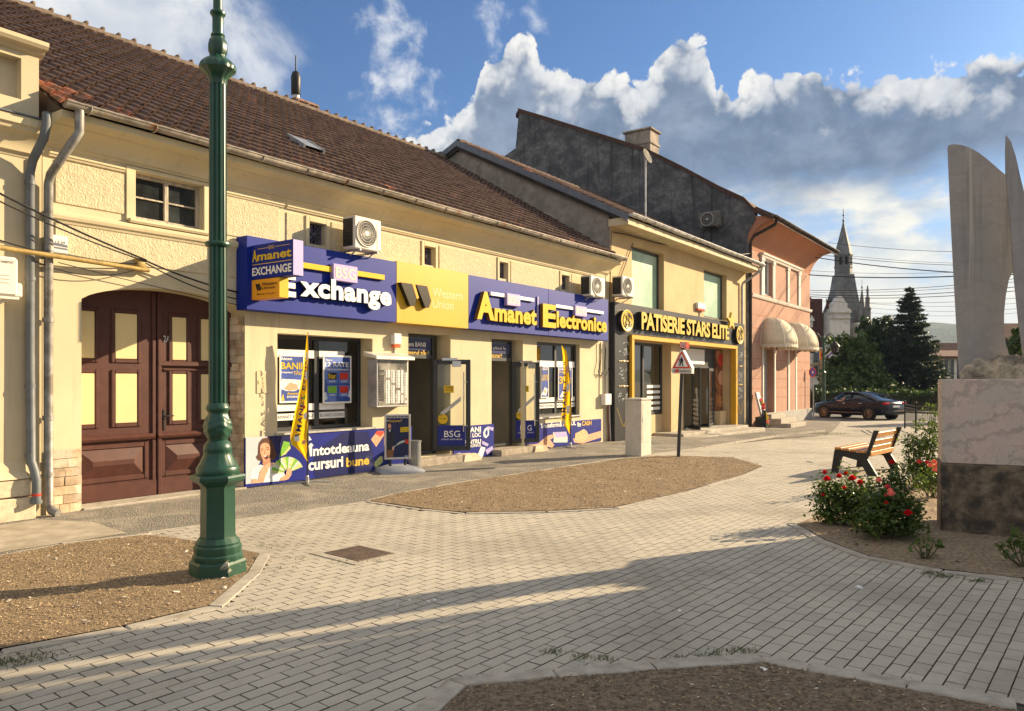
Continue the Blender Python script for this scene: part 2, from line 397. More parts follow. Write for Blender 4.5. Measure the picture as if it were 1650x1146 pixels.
grid_sheet([Vector(p) for p in ((-16, -2.5, 0), (46, -2.5, 0), (46, 44, 0), (-16, 44, 0))], -.016, 'plaza_base', M_grout, 1.5, 1e-7, gz)
grid_sheet(asph, .002, 'pavement', M_asph, 1.5, 1e-7, gz)
clipx = lambda poly, x0, x1: [(min(max(p[0], x0), x1), p[1]) for p in poly]
grid_sheet(bedL, .014, 'soil_bed', M_soil, .10, .035)
grid_sheet(bedM, .016, 'soil_bed', M_soil, .12, .045)
grid_sheet(bedR, .018, 'soil_bed', M_sand, .12, .045)
grid_sheet(bedF, .004, 'soil_bed', M_soild, .06, .028)

apron = gp((-400, 908), (-400, 985), (0, 891), (120, 873), (205, 860), (150, 842), (60, 838))
grid_sheet(apron, .007, 'pavement', mat('worn concrete apron', (.36, .32, .255), .95, var=.18, vs=4, bump=.7, bs=120, bd=.006, col2=(.27, .235, .18), c2=(.48, .68)))
# paving stones, laid in running bond
def pavers():
    PW, PL, gap, bev = .107, .222, .0068, .0025
    ang = R(51.0); c = np.array([math.cos(ang), math.sin(ang)]); nrm = np.array([-c[1], c[0]])
    rr = np.arange(-330, 330); kk = np.arange(-150, 260)
    Rr, Kk = np.meshgrid(rr, kk, indexing='ij')
    jr = np.random.rand(len(rr)) * .05
    along = (Kk + .5 * (Rr % 2) + jr[:, None]) * PL; across = Rr * PW
    X = along * c[0] + across * nrm[0]; Yc = along * c[1] + across * nrm[1] + 2
    ok = (Yc > 1.6) & (Yc < 39.5) & (X > -13) & (X < 32) & (np.abs(X) < Yc * .80 + 1.5)
    # not inside the soil beds, the asphalt or the houses
    off = inpoly(X, Yc, asph)
    for b in beds:
        for q in (-.22, 0, .22):
            for p in (-.2, .2): off |= inpoly(X + q * PL * c[0] + p * PW * nrm[0], Yc + q * PL * c[1] + p * PW * nrm[1], b)
    fx = (X - FA.x) * FI.x + (Yc - FA.y) * FI.y
    ok &= ~off & (fx < -.3)
    X = X[ok]; Yc = Yc[ok]; n = len(X)
    L, Wd = PL / 2 - gap / 2, PW / 2 - gap / 2
    base = np.array([(-L, -Wd, -.014), (L, -Wd, -.014), (L, Wd, -.014), (-L, Wd, -.014), (-L, -Wd, -bev * .6), (L, -Wd, -bev * .6), (L, Wd, -bev * .6), (-L, Wd, -bev * .6),
                     (-L + bev, -Wd + bev, 0), (L - bev, -Wd + bev, 0), (L - bev, Wd - bev, 0), (-L + bev, Wd - bev, 0)])
    v = np.repeat(base[None], n, 0)
    rot = np.random.randn(n) * .006; tx = np.random.randn(n) * .0022; ty = np.random.randn(n) * .0018; dz = np.random.randn(n) * .0006
    x = v[:, :, 0]; y = v[:, :, 1]
    z = v[:, :, 2] + x * ty[:, None] + y * tx[:, None] + dz[:, None]
    x2 = x - y * rot[:, None]; y2 = y + x * rot[:, None]
    P = np.stack([x2 * c[0] + y2 * nrm[0] + X[:, None], x2 * c[1] + y2 * nrm[1] + Yc[:, None], z], -1).reshape(-1, 3)
    fq = np.array([(8, 9, 10, 11)] + [(4 + i, 4 + (i + 1) % 4, 8 + (i + 1) % 4, 8 + i) for i in range(4)] + [(i, (i + 1) % 4, 4 + (i + 1) % 4, 4 + i) for i in range(4)])
    Fq = (fq[None] + (np.arange(n) * 12)[:, None, None]).reshape(-1, 4)
    tt = np.clip(((P[:, 0] - FA.x) * FD.x + (P[:, 1] - FA.y) * FD.y - 12.5) / 17.5, 0, 1); P[:, 2] -= .28 * tt * tt * (3 - 2 * tt)
    me = bpy.data.meshes.new('plaza_paving')
    me.vertices.add(len(P)); me.vertices.foreach_set('co', P.astype(np.float32).ravel())
    me.loops.add(Fq.size); me.loops.foreach_set('vertex_index', Fq.astype(np.int32).ravel())
    me.polygons.add(len(Fq)); me.polygons.foreach_set('loop_start', np.arange(0, Fq.size, 4, dtype=np.int32))
    me.polygons.foreach_set('use_smooth', [False] * len(Fq)); me.materials.append(M_paver); me.materials.append(M_grout); me.materials.append(mat('dirty paver arris', (.25, .23, .19), .92, var=.2, vs=8)); me.polygons.foreach_set('material_index', np.tile(np.array([0] + [2] * 4 + [1] * 4, dtype=np.int32), n)); me.update(calc_edges=True); me.validate()
    o = bpy.data.objects.new('plaza_paving', me); COL.objects.link(o); o['kind'] = 'structure'
pavers()

# kerbs: concrete edging stones with open joints, one object for each bed's edge
def kerb(pts, w=.085, top=.022, name='kerb', length=.95, side=1):
    mb = MB(); pts = [Vector((p[0], p[1], 0)) for p in pts]
    # offset polyline
    def nrm(i):
        a = pts[max(i - 1, 0)]; b = pts[min(i + 1, len(pts) - 1)]; d = (b - a).normalized(); return Vector((-d.y, d.x, 0)) * side
    outer = [p + nrm(i) * w for i, p in enumerate(pts)]
    for i in range(len(pts) - 1):
        a, b = pts[i], pts[i + 1]; oa, ob = outer[i], outer[i + 1]; n = max(1, round((b - a).length / length))
        for k in range(n):
            g0 = k / n + .004 / max((b - a).length, .1); g1 = (k + 1) / n - .004 / max((b - a).length, .1); t = top + random.uniform(-.004, .005)
            q = [a.lerp(b, g0), a.lerp(b, g1), oa.lerp(ob, g1), oa.lerp(ob, g0)]; ctr = sum(q, Vector()) / 4
            ins = [p + (ctr - p).normalized() * .012 for p in q]
            mb.loft([[(p.x, p.y, -.05) for p in q], [(p.x, p.y, t - .009) for p in q], [(p.x, p.y, t) for p in ins]])
    structure(name, mb, M_conc)
kerb(bedL[2:], side=1, w=.12, top=.010)
kerb(bedL[:3], side=1, w=.07, top=.010)
kerb(bedM + [bedM[0]], w=.09, top=.010)
kerb(bedR[-5:] + bedR[:4], w=.12, top=.012)
kerb(bedF[:-1], side=1, w=.15, top=.012, length=.8)
kerb(gp((238, 859), (345, 844), (470, 827), (590, 809)), w=.06, top=.006)
kerb(gp((1030, 735), (1120, 723), (1250, 702), (1330, 693)), w=.06, top=.006)

# mulch, grit and litter lying on the soil: far too many bits to count
def mulch(poly, n, z, name, m, size=(.006, .030), seed=1, zf=None, flat=.5, amp=.04):
    rng = np.random.RandomState(seed)
    xs = [p[0] for p in poly]; ys = [p[1] for p in poly]; P = []
    X = rng.uniform(max(min(xs), -7), min(max(xs), 12), n * 3); Yq = rng.uniform(max(min(ys), 2), max(ys), n * 3)
    ok = inpoly(X, Yq, poly); X = X[ok][:n]; Yq = Yq[ok][:n]; n = len(X)
    s = size[0] + (size[1] - size[0]) * rng.rand(n) ** 2.2; a = rng.rand(n) * 6.283; tl = (rng.rand(n) - .5) * 1.4 * flat; w = .22 + .5 * rng.rand(n)
    from mathutils import noise as mn
    V = np.zeros((n, 5, 3)); q = np.array([(-1, -1), (1, -1), (1, 1), (-1, 1)])
    for i in range(n):
        zz = z + (mn.noise(Vector((X[i] * 1.7, Yq[i] * 1.7, 3))) * .6 + mn.noise(Vector((X[i] * 6, Yq[i] * 6, 8))) * .4) * amp
        ca, sa = math.cos(a[i]), math.sin(a[i])
        for k in range(4):
            lx, ly = q[k][0] * s[i], q[k][1] * s[i] * w[i]
            V[i, k] = (X[i] + lx * ca - ly * sa, Yq[i] + lx * sa + ly * ca, zz + .004 + lx * tl[i])
        V[i, 4] = (X[i], Yq[i], zz + .004 + s[i] * .35)
    Fc = []
    for i in range(n):
        b = i * 5; Fc += [(b, b + 1, b + 4), (b + 1, b + 2, b + 4), (b + 2, b + 3, b + 4), (b + 3, b, b + 4)]
    me = bpy.data.meshes.new(name); me.from_pydata(V.reshape(-1, 3).tolist(), [], Fc); me.materials.append(m)
    o = bpy.data.objects.new(name, me); COL.objects.link(o); o['kind'] = 'stuff'; o['label'] = 'dry wood chips and grit scattered over the bare soil bed'; o['category'] = 'mulch'
M_chip2 = mat('pale chip', (.50, .44, .36), .85, var=.3, vs=40, island=.4)
M_grit = mat('brown grit', (.20, .145, .088), .9, var=.3, vs=40, island=.5)
mulch(bedL, 15000, .014, 'mulch', M_chip, (.003, .011), 1)
mulch(bedL, 6000, .014, 'mulch', M_grit, (.003, .012), 2)
mulch(bedM, 15000, .016, 'mulch', M_chip, (.004, .015), 3)
mulch(bedM, 7000, .016, 'mulch', M_grit, (.004, .017), 4)
mulch(bedR, 2600, .018, 'mulch', M_grit, (.006, .03), 5)
mulch(bedF, 5200, .004, 'mulch', M_grit, (.003, .012), 6, amp=.028)
mulch(bedF, 1800, .004, 'mulch', M_chip, (.002, .009), 16, amp=.028)
mulch(bedF, 240, .006, 'mulch', M_chip2, (.003, .011), 7, amp=.028)
mulch(bedL, 130, .016, 'mulch', M_chip2, (.008, .028), 8)
mulch(bedM, 200, .018, 'mulch', M_chip2, (.008, .03), 9)

def spill(poly, n, z, seed, closed=True, size=(.003, .010), spread=.10):
    rng = np.random.RandomState(seed); pts = [np.array([p[0], p[1]]) for p in poly]; segs = [(pts[i], pts[(i + 1) % len(pts)]) for i in range(len(pts) if closed else len(pts) - 1)]
    segs = [s for s in segs if max(s[0][1], s[1][1]) > 2.5 and min(s[0][0], s[1][0]) > -9 and max(abs(s[0][0]), abs(s[1][0])) < 12]; L = np.array([np.linalg.norm(b - a) for a, b in segs]); idx = rng.choice(len(segs), n, p=L / L.sum()); V, Fc = [], []
    for i in idx:
        a, b = segs[i]; d = (b - a) / (np.linalg.norm(b - a) + 1e-9); o = np.array([-d[1], d[0]]); p = a + (b - a) * rng.rand() + o * (.02 + abs(rng.randn()) * spread); s = size[0] + (size[1] - size[0]) * rng.rand() ** 2; r = rng.rand() * 6.28; k = len(V); zz = z + gz(p[0], p[1])
        for j in range(4): V.append((p[0] + s * math.cos(r + j * 1.571) * (1 if j % 2 else .5), p[1] + s * math.sin(r + j * 1.571) * (1 if j % 2 else .5), zz + .001))
        V.append((p[0], p[1], zz + s * .5)); Fc += [(k, k + 1, k + 4), (k + 1, k + 2, k + 4), (k + 2, k + 3, k + 4), (k + 3, k, k + 4)]
    me = bpy.data.meshes.new('crumbs'); me.from_pydata(V, [], Fc); me.materials.append(M_grit); o = bpy.data.objects.new('crumbs', me); COL.objects.link(o); o['kind'] = 'stuff'; o['label'] = 'crumbs of soil and chips spilled over the kerb onto the paving'; o['category'] = 'soil crumbs'
spill(bedL[2:], 1500, .004, 41, False, spread=.16); spill(bedM, 1800, .004, 42, spread=.18); spill(bedR[-5:] + bedR[:4], 1100, .004, 43, False, spread=.14); spill(bedF[1:-1], 1100, .006, 44, False, (.002, .007), .16)

# the road past the far side of the square, with its raised footway edge
CAR_AX = Vector((-.453, .89, 0)).normalized(); CAR_N = Vector((CAR_AX.y, -CAR_AX.x, 0))
carC = Vector((19.0, 42.3, -.28))
def rd(a, n): p = carC + CAR_AX * a + CAR_N * n; return p
mb = MB(); mb.poly([(*rd(-60, -2.6).xy, -.285), (*rd(-60, 9).xy, -.285), (*rd(140, 9).xy, -.285), (*rd(140, -2.6).xy, -.285)]); structure('road', mb, M_asph2)
mb = MB(); mb.poly([(*rd(-60, 9).xy, -.20), (*rd(-60, 60).xy, -.20), (*rd(140, 60).xy, -.20), (*rd(140, 9).xy, -.20)]); structure('park_ground', mb, mat('park soil', (.10, .10, .05), .95, var=.3))

# ================================================================== HOUSES (all in street-front coordinates t, inward, z through FM)
M_plY = mat('yellow plaster', (.575, .505, .345), .93, var=.07, vs=1.3, bump=.35, bs=60, bd=.004, col2=(.58, .49, .32), c2=(.50, .74), streak=.32)
M_plR = mat('rough yellow render', (.585, .51, .345), .95, var=.10, vs=14, bump=1., bs=34, bd=.022, col2=(.58, .48, .30), c2=(.55, .85), streak=.2)
M_plC = mat('cream cornice', (.61, .53, .35), .9, var=.06, vs=1.4, bump=.2, bs=50, bd=.003, col2=(.52, .44, .29), c2=(.55, .85), streak=.35)
M_pl2 = mat('pale yellow plaster', (.52, .39, .22), .92, var=.08, vs=1.0, bump=.25, bs=50, bd=.004, col2=(.57, .45, .26), c2=(.52, .8), streak=.3)
M_tile = mat('brown roof tile', (.082, .046, .034), .85, var=.25, vs=8, bump=.5, bs=60, bd=.006, col2=(.105, .061, .044), c2=(.50, .72), island=.18)
M_tileR = mat('red roof tile', (.30, .115, .065), .85, var=.25, vs=8, bump=.5, bs=60, bd=.006, col2=(.13, .075, .05), c2=(.4, .62), island=.35)
M_mortar = mat('ridge mortar', (.165, .125, .095), .95, var=.3, vs=9, bump=.8, bs=40, bd=.01)
M_zinc = mat('weathered zinc', (.33, .30, .26), .55, .55, var=.3, vs=7, col2=(.30, .17, .09), c2=(.56, .72), bump=.15, bs=30)
M_zinc2 = mat('galvanised steel', (.42, .42, .42), .45, .7, var=.2, vs=5, bump=.1, bs=30, col2=(.28, .27, .25), c2=(.5, .75))
M_pvc = mat('grey plastic pipe', (.125, .14, .155), .5, var=.15, vs=5, col2=(.20, .19, .17), c2=(.58, .75))
M_woodW = mat('weathered white wood', (.42, .37, .30), .85, var=.35, vs=30, stretch=(1, 1, .15), bump=.4, bs=60)
M_dglass = mat('dark window glass', (.025, .03, .032), .05, var=.5, vs=2.5, spec=.6)
M_brown = mat('red brown paint', (.070, .024, .018), .5, var=.14, vs=7, bump=.15, bs=40, bd=.003, col2=(.10, .042, .033), c2=(.55, .8))
M_creamP = mat('cream door panel', (.66, .53, .27), .55, var=.03, vs=3)
M_anth = mat('anthracite frame', (.035, .038, .043), .42, var=.1, vs=6)
M_black = mat('black', (.012, .012, .013), .5, var=.2)
M_dark = mat('dark interior', (.05, .045, .038), .9, var=.3, vs=2)
M_white = mat('white plastic', (.72, .71, .68), .45, var=.04, vs=5)
M_steel = mat('brushed steel', (.55, .55, .55), .3, .95, var=.1)
M_iron = mat('dark metal', (.03, .03, .032), .5, .3, var=.2)
def glass(name, tint=(.9, .95, .93), rough=.0, op=.0):
    if name in _mats: return _mats[name]
    m = bpy.data.materials.new(name); m.use_nodes = True; _mats[name] = m; g = NG(m.node_tree); g.n.remove(g.n['Principled BSDF'])
    out = [n for n in g.n if n.type == 'OUTPUT_MATERIAL'][0]
    tr = g.node('ShaderNodeBsdfTransparent'); tr.inputs[0].default_value = (*tint, 1)
    gl = g.node('ShaderNodeBsdfGlossy'); gl.inputs['Roughness'].default_value = rough; gl.inputs[0].default_value = (1, 1, 1, 1)
    fr = g.node('ShaderNodeFresnel'); fr.inputs[0].default_value = 1.5
    mx = g.node('ShaderNodeMixShader'); g.l.new(g.m('MULTIPLY', fr.outputs[0], 1.3, clamp=True), mx.inputs[0]); g.l.new(tr.outputs[0], mx.inputs[1]); g.l.new(gl.outputs[0], mx.inputs[2])
    g.l.new(mx.outputs[0], out.inputs[0]); return m
M_glass = glass('shop glass', (.80, .84, .82))

def wall_holes(mb, t0, t1, z0, z1, holes, y0, y1):
    """a wall slab t0..t1, z0..z1 between depths y0 (front) and y1, with rectangular holes (ta,tb,za,zb); reveals come from the slab's thickness"""
    ts = sorted({t0, t1, *[min(max(h[i], t0), t1) for h in holes for i in (0, 1)]}); zs = sorted({z0, z1, *[min(max(h[i], z0), z1) for h in holes for i in (2, 3)]})
    solid = lambda i, j: 0 <= i < len(ts) - 1 and 0 <= j < len(zs) - 1 and not any(h[0] - 1e-6 < (ts[i] + ts[i + 1]) / 2 < h[1] + 1e-6 and h[2] - 1e-6 < (zs[j] + zs[j + 1]) / 2 < h[3] + 1e-6 for h in holes)
    for i in range(len(ts) - 1):
        for j in range(len(zs) - 1):
            if not solid(i, j): continue
            a, b, c, d = ts[i], ts[i + 1], zs[j], zs[j + 1]
            mb.poly([(a, y0, c), (b, y0, c), (b, y0, d), (a, y0, d)]); mb.poly([(a, y1, c), (a, y1, d), (b, y1, d), (b, y1, c)])
            if not solid(i - 1, j): mb.poly([(a, y0, c), (a, y0, d), (a, y1, d), (a, y1, c)])
            if not solid(i + 1, j): mb.poly([(b, y0, c), (b, y1, c), (b, y1, d), (b, y0, d)])
            if not solid(i, j - 1): mb.poly([(a, y0, c), (a, y1, c), (b, y1, c), (b, y0, c)])
            if not solid(i, j + 1): mb.poly([(a, y0, d), (b, y0, d), (b, y1, d), (a, y1, d)])

def tiles(mb, t0, t1, ye, ze, yr, zr, w=.215, l=.33, red=None, t0f=None, ridge_y=None):
    """interlocking tiles on the slope from the eave line (ye, ze) to the ridge (yr, zr)"""
    L = math.hypot(yr - ye, zr - ze); uy, uz = (yr - ye) / L, (zr - ze) / L; ny, nz = -uz, uy
    prof = [(0, .016), (.08, .048), (.22, .056), (.33, .022), (.42, -.002), (.66, -.002), (.78, .014), (.9, .046), (1., .052)]
    nc = int(L / l) + 1; nt = int((t1 - t0) / w)
    def P(t, s, h): return (t, ye + uy * s + ny * h, ze + uz * s + nz * h)
    for c in range(nc):
        s0 = c * l; s1 = min(s0 + l + .03, L + .02)
        for k in range(nt):
            ta = t0 + k * w
            if t0f and ta < t0f(s0): continue
            jz = random.uniform(-.004, .005); js = random.uniform(-.012, .012); lift = .040 + random.uniform(0, .010)
            mb.cur = 1 if (red and red(ta, s0)) else 0
            lo = [P(ta + a * w, s0 + js, h + lift + jz) for a, h in prof]; hi = [P(ta + a * w, s1, h + jz) for a, h in prof]; lip = [P(ta + a * w, s0 + js + .004, h + lift + jz - .038) for a, h in prof]
            b = mb.vs(lo); e = mb.vs(hi); q = mb.vs(lip); n = len(prof)
            for i in range(n - 1): mb.face((b + i, b + i + 1, e + i + 1, e + i)); mb.face((q + i, q + i + 1, b + i + 1, b + i))
            mb.face((b, e, q)); mb.face((b + n - 1, q + n - 1, e + n - 1))
    mb.cur = 0

def gutter(mb, t0, t1, y, z, r=.075, brk=.9):
    seg = 8
    def ring(t): return [(t, y - r * math.cos(math.pi * k / seg), z - r * math.sin(math.pi * k / seg)) for k in range(seg + 1)]
    n = max(2, int((t1 - t0) / 1.2)); rs = []
    for i in range(n + 1): rs.append([(p[0], p[1], p[2] + .012 * math.sin(i * 1.7)) for p in ring(t0 + (t1 - t0) * i / n)])
    mb.loft(rs, caps=False, closed=False)
    for t in (t0, t1): mb.poly(ring(t))
    mb.tube([(t0, y - r, z + .006), (t1, y - r, z + .006)], .014, 6)
    t = t0 + .3
    while t < t1:
        mb.tube([(t, y - (r + .006) * math.cos(math.pi * k / 8), z - (r + .006) * math.sin(math.pi * k / 8)) for k in range(9)], .011, 5); t += brk

def frame_rect(mb, t0, t1, z0, z1, w, y0, y1, bev=.006):
    mb.box(t0, t0 + w, y0, y1, z0, z1, bev=bev); mb.box(t1 - w, t1, y0, y1, z0, z1, bev=bev)
    mb.box(t0 + w, t1 - w, y0 + .002, y1 - .002, z0, z0 + w, bev=bev); mb.box(t0 + w, t1 - w, y0 + .002, y1 - .002, z1 - w, z1, bev=bev)

# ------------------------------------------------------------------ the long yellow house
T1 = 15.75
base = FM @ Vector((7.5, 3, 0))
H1 = thing('terraced_house', 'long single storey yellow house with brown tiled roof, arched gate and blue shop fronts', 'house', base)
GT0, GT1 = .45, 3.07
holes = [(GT0, GT1, -.2, 3.30), (1.2, 2.30, 4.17, 4.86), (3.72, 5.98, .88, 2.62), (7.0, 8.36, .17, 2.80), (9.87, 11.18, .13, 2.81), (11.81, 13.99, .83, 2.81)]
vents = [(4.41, 4.78), (7.48, 7.82), (10.17, 10.50), (13.0, 13.38)]
holes += [(a, b, 4.27, 4.66) for a, b in vents]
mb = MB(FM); wall_holes(mb, -.05, T1, -.1, 5.22, holes, 0, .40)
# the arch over the gate: a curved underside filling the top of the opening
def archz(t):
    a = (t - GT0) / (GT1 - GT0); return 2.93 + .25 * (1 - (2 * a - 1) ** 2) ** .75
N = 24
for i in range(N):
    ta, tb = GT0 + (GT1 - GT0) * i / N, GT0 + (GT1 - GT0) * (i + 1) / N
    za, zb = archz(ta), archz(tb)
    mb.poly([(ta, 0, za), (tb, 0, zb), (tb, 0, 3.30), (ta, 0, 3.30)]); mb.poly([(ta, 0, za), (ta, .40, za), (tb, .40, zb), (tb, 0, zb)])
mb.box(-.05, T1, 6.0, 6.3, 0, 5.2)
part('wall', mb, M_plY, H1)
# rough rendered panels of the upper wall, set a few millimetres proud, between smooth bands
mb = MB(FM)
def slab(t0, t1, z0, z1, h=.018):
    mb.box(t0, t1, -h, .01, z0, z1, bev=.008)
slab(.10, 1.05, 4.20, 4.78); slab(2.46, 3.75, 4.16, 4.80); slab(.10, 3.0, 3.48, 3.95)
xs = [3.9] + [x for v in vents for x in (v[0] - .14, v[1] + .14)] + [15.3]
for i in range(0, len(xs), 2): slab(xs[i], xs[i + 1], 4.0, 4.74)
part('render_panel', mb, M_plR, H1)
# window surround, string course, panel mouldings
mb = MB(FM)
for a, b, c, d in ((1.06, 1.2, 4.12, 4.90), (2.30, 2.44, 4.12, 4.90)): mb.box(a, b, -.035, .0, c, d, bev=.008)
mb.box(1.06, 2.44, -.036, 0, 4.865, 4.92, bev=.008)
prof = [(0, 3.92), (-.03, 3.93), (-.045, 3.965), (-.07, 3.98), (-.085, 4.02), (-.085, 4.06), (-.03, 4.085), (0, 4.09)]
mb.prism([(p[0], p[1]) for p in prof], .02, 3.0, 'x')
for t0, t1 in ((.02, 1.04), (2.48, 3.84), (3.9, 15.3)):
    mb.prism([(0, 4.80), (-.03, 4.805), (-.04, 4.83), (-.055, 4.84), (-.055, 4.865), (0, 4.875)], t0, t1, 'x')
for a, b in vents:
    for x in (a - .09, b + .01): mb.box(x, x + .08, -.03, .002, 4.0, 4.76, bev=.006)
    mb.box(a - .01, b + .01, -.031, .002, 4.665, 4.755, bev=.006)
part('moulding', mb, M_plC, H1)
# coved cornice under the eaves
cp = [(.0, 4.93), (-.02, 4.94), (-.03, 4.97), (-.06, 4.98), (-.075, 5.02), (-.10, 5.06), (-.15, 5.11), (-.215, 5.15), (-.28, 5.175), (-.29, 5.19), (-.40, 5.205), (-.43, 5.22), (-.47, 5.24), (-.475, 5.325), (0, 5.33)]
mb = MB(FM); mb.prism(cp, -.02, T1 - .12, 'x')
part('cornice', mb, M_plC, H1, auto=25)
# roof: sheathing under the tiles, then the tiles, the ridge and the right hand verge
EY, EZ, RY, RZ = -.50, 5.36, 6.46, 9.50
mb = MB(FM); mb.prism([(-.44, 5.345), (RY, RZ - .06), (13.4, 5.31), (13.4, 5.2), (-.0, 5.2), (-.1, 5.33)], -.02, T1, 'x'); part('roof_deck', mb, mat('roof boards', (.10, .07, .05), .9), H1)
mb = MB(FM)
def redf(t, s): return (s < .35 and random.random() < .05) or (t < .9 and s < 1.2 and random.random() < .4) or random.random() < .003
tiles(mb, -6.5, T1 + .02, EY, EZ, RY, RZ, red=redf, t0f=lambda s: -.12 if s < 1.95 else -9)
part('roof', mb, [M_tile, M_tileR], H1)
mb = MB(FM)
t = -6.5
while t < T1:
    t2 = min(t + .38, T1 + .05); mb.tube([(t, RY, RZ + .02), (t2, RY, RZ + .035)], [.115, .135], 8)
    mb.box(t2 - .05, t2 + .03, RY - .07, RY + .07, RZ + .13, RZ + .215, bev=.02); t += .36
part('ridge', mb, M_mortar, H1)
mb = MB(FM); gutter(mb, -.02, T1 - .05, -.56, 5.40); part('gutter', mb, M_zinc, H1, auto=40)
# skylight and chimney
L = math.hypot(RY - EY, RZ - EZ); uy, uz = (RY - EY) / L, (RZ - EZ) / L
mb = MB(FM)
def onroof(t, s, h): return (t, EY + uy * s - uz * h, EZ + uz * s + uy * h)
_r = ray(490, 240); _n = FM.to_3x3() @ Vector((0, -uz, uy)); _o = FM @ Vector((0, EY, EZ)); _p = CAMP + _r * ((_o - CAMP).dot(_n) / _r.dot(_n)); _l = FM.inverted() @ _p; st, ss_ = _l.x, math.hypot(_l.y - EY, _l.z - EZ)
for a, b, c, d in ((st - .27, st - .22, ss_ - .3, ss_ + .3), (st + .22, st + .27, ss_ - .3, ss_ + .3)):
    k = [onroof(x, s, h) for h in (.02, .15) for x, s in ((a, c), (b, c), (b, d), (a, d))]; q = mb.vs(k)
    for f in ((4, 5, 6, 7), (0, 1, 5, 4), (1, 2, 6, 5), (2, 3, 7, 6), (3, 0, 4, 7)): mb.face([q + i for i in f])
mb.poly([onroof(st - .22, ss_ - .3, .135), onroof(st + .22, ss_ - .3, .135), onroof(st + .22, ss_ + .3, .135), onroof(st - .22, ss_ + .3, .135)])
part('skylight', mb, mat('wired roof glass', (.20, .22, .235), .3, var=.2, vs=4), H1)
mb = MB(FM); mb.box(9.38, 10.16, 6.55, 7.25, 9.0, 9.72, bev=.02); mb.box(9.34, 10.20, 6.51, 7.29, 9.72, 9.80, bev=.02)
ch = part('chimney', mb, mat('old brick', (.24, .14, .10), .95, var=.4, vs=12, bump=.9, bs=20, bd=.02), H1)
mb = MB(FM); mb.lathe([(.11, 0), (.11, .22), (.12, .22)], (9.66, 6.9, 9.80), 14); part('flue', mb, M_zinc2, ch, auto=40)
mb = MB(FM); mb.lathe([(.12, .2), (.135, .22), (.14, .72), (.10, .86), (.02, .92), (.018, 1.35), (.001, 1.36)], (9.66, 6.9, 9.80), 14); part('cowl', mb, M_black, ch, auto=40)
# stone cladding at the foot of the gate piers and up the reveal
def clad(mb, P, w, h, rows, seed):
    rnd = random.Random(seed); z = 0; rh = h / rows
    for r in range(rows):
        x = 0
        while x < w - .01:
            ww = min(rnd.uniform(.13, .30), w - x)
            if w - x - ww < .07: ww = w - x
            d = rnd.uniform(.004, .016)
            q = [(x + .004, z + .004), (x + ww - .004, z + .004), (x + ww - .004, z + rh - .004), (x + .004, z + rh - .004)]
            a = mb.vs([P(u, v, 0) for u, v in q]); b = mb.vs([P(u + rnd.uniform(-.004, .004), v, d) for u, v in q])
            for i in range(4): mb.face((a + i, a + (i + 1) % 4, b + (i + 1) % 4, b + i))
            mb.face((b, b + 1, b + 2, b + 3)); x += ww
        z += rh
M_clad = mat('sandstone cladding', (.50, .37, .245), .8, var=.3, vs=5, col2=(.58, .50, .39), c2=(.42, .62), bump=.5, bs=25, bd=.01, island=.25)
mb = MB(FM)
clad(mb, lambda u, v, d: (-.02 + u, -.02 - d, .0 + v), .46, .86, 7, 3)
part('stone_cladding', mb, M_clad, H1); mb = MB(FM)
clad(mb, lambda u, v, d: (GT1 - .012 - d, .40 - u, v), .39, 2.86, 22, 4)
part('stone_cladding', mb, M_clad, H1)
# two downpipes at the left end
mb = MB(FM)
p0 = [(.16, -.56, 5.34), (.16, -.56, 5.05), (.10, -.50, 4.92), (-.02, -.16, 4.52), (-.02, -.10, 4.4), (-.02, -.10, 1.5), (-.02, -.10, .16), (-.0, -.16, .07), (.04, -.24, .04)]
mb.tube(p0, .058, 12)
for z in (.55, 1.3, 2.6, 3.55): mb.tube([(-.02, -.10, z - .03), (-.02, -.10, z + .03)], .068, 12)
part('downpipe', mb, mat('old zinc pipe', (.24, .235, .225), .55, .4, var=.3, vs=7, col2=(.15, .13, .11), c2=(.5, .7), streak=.4), H1, auto=50)

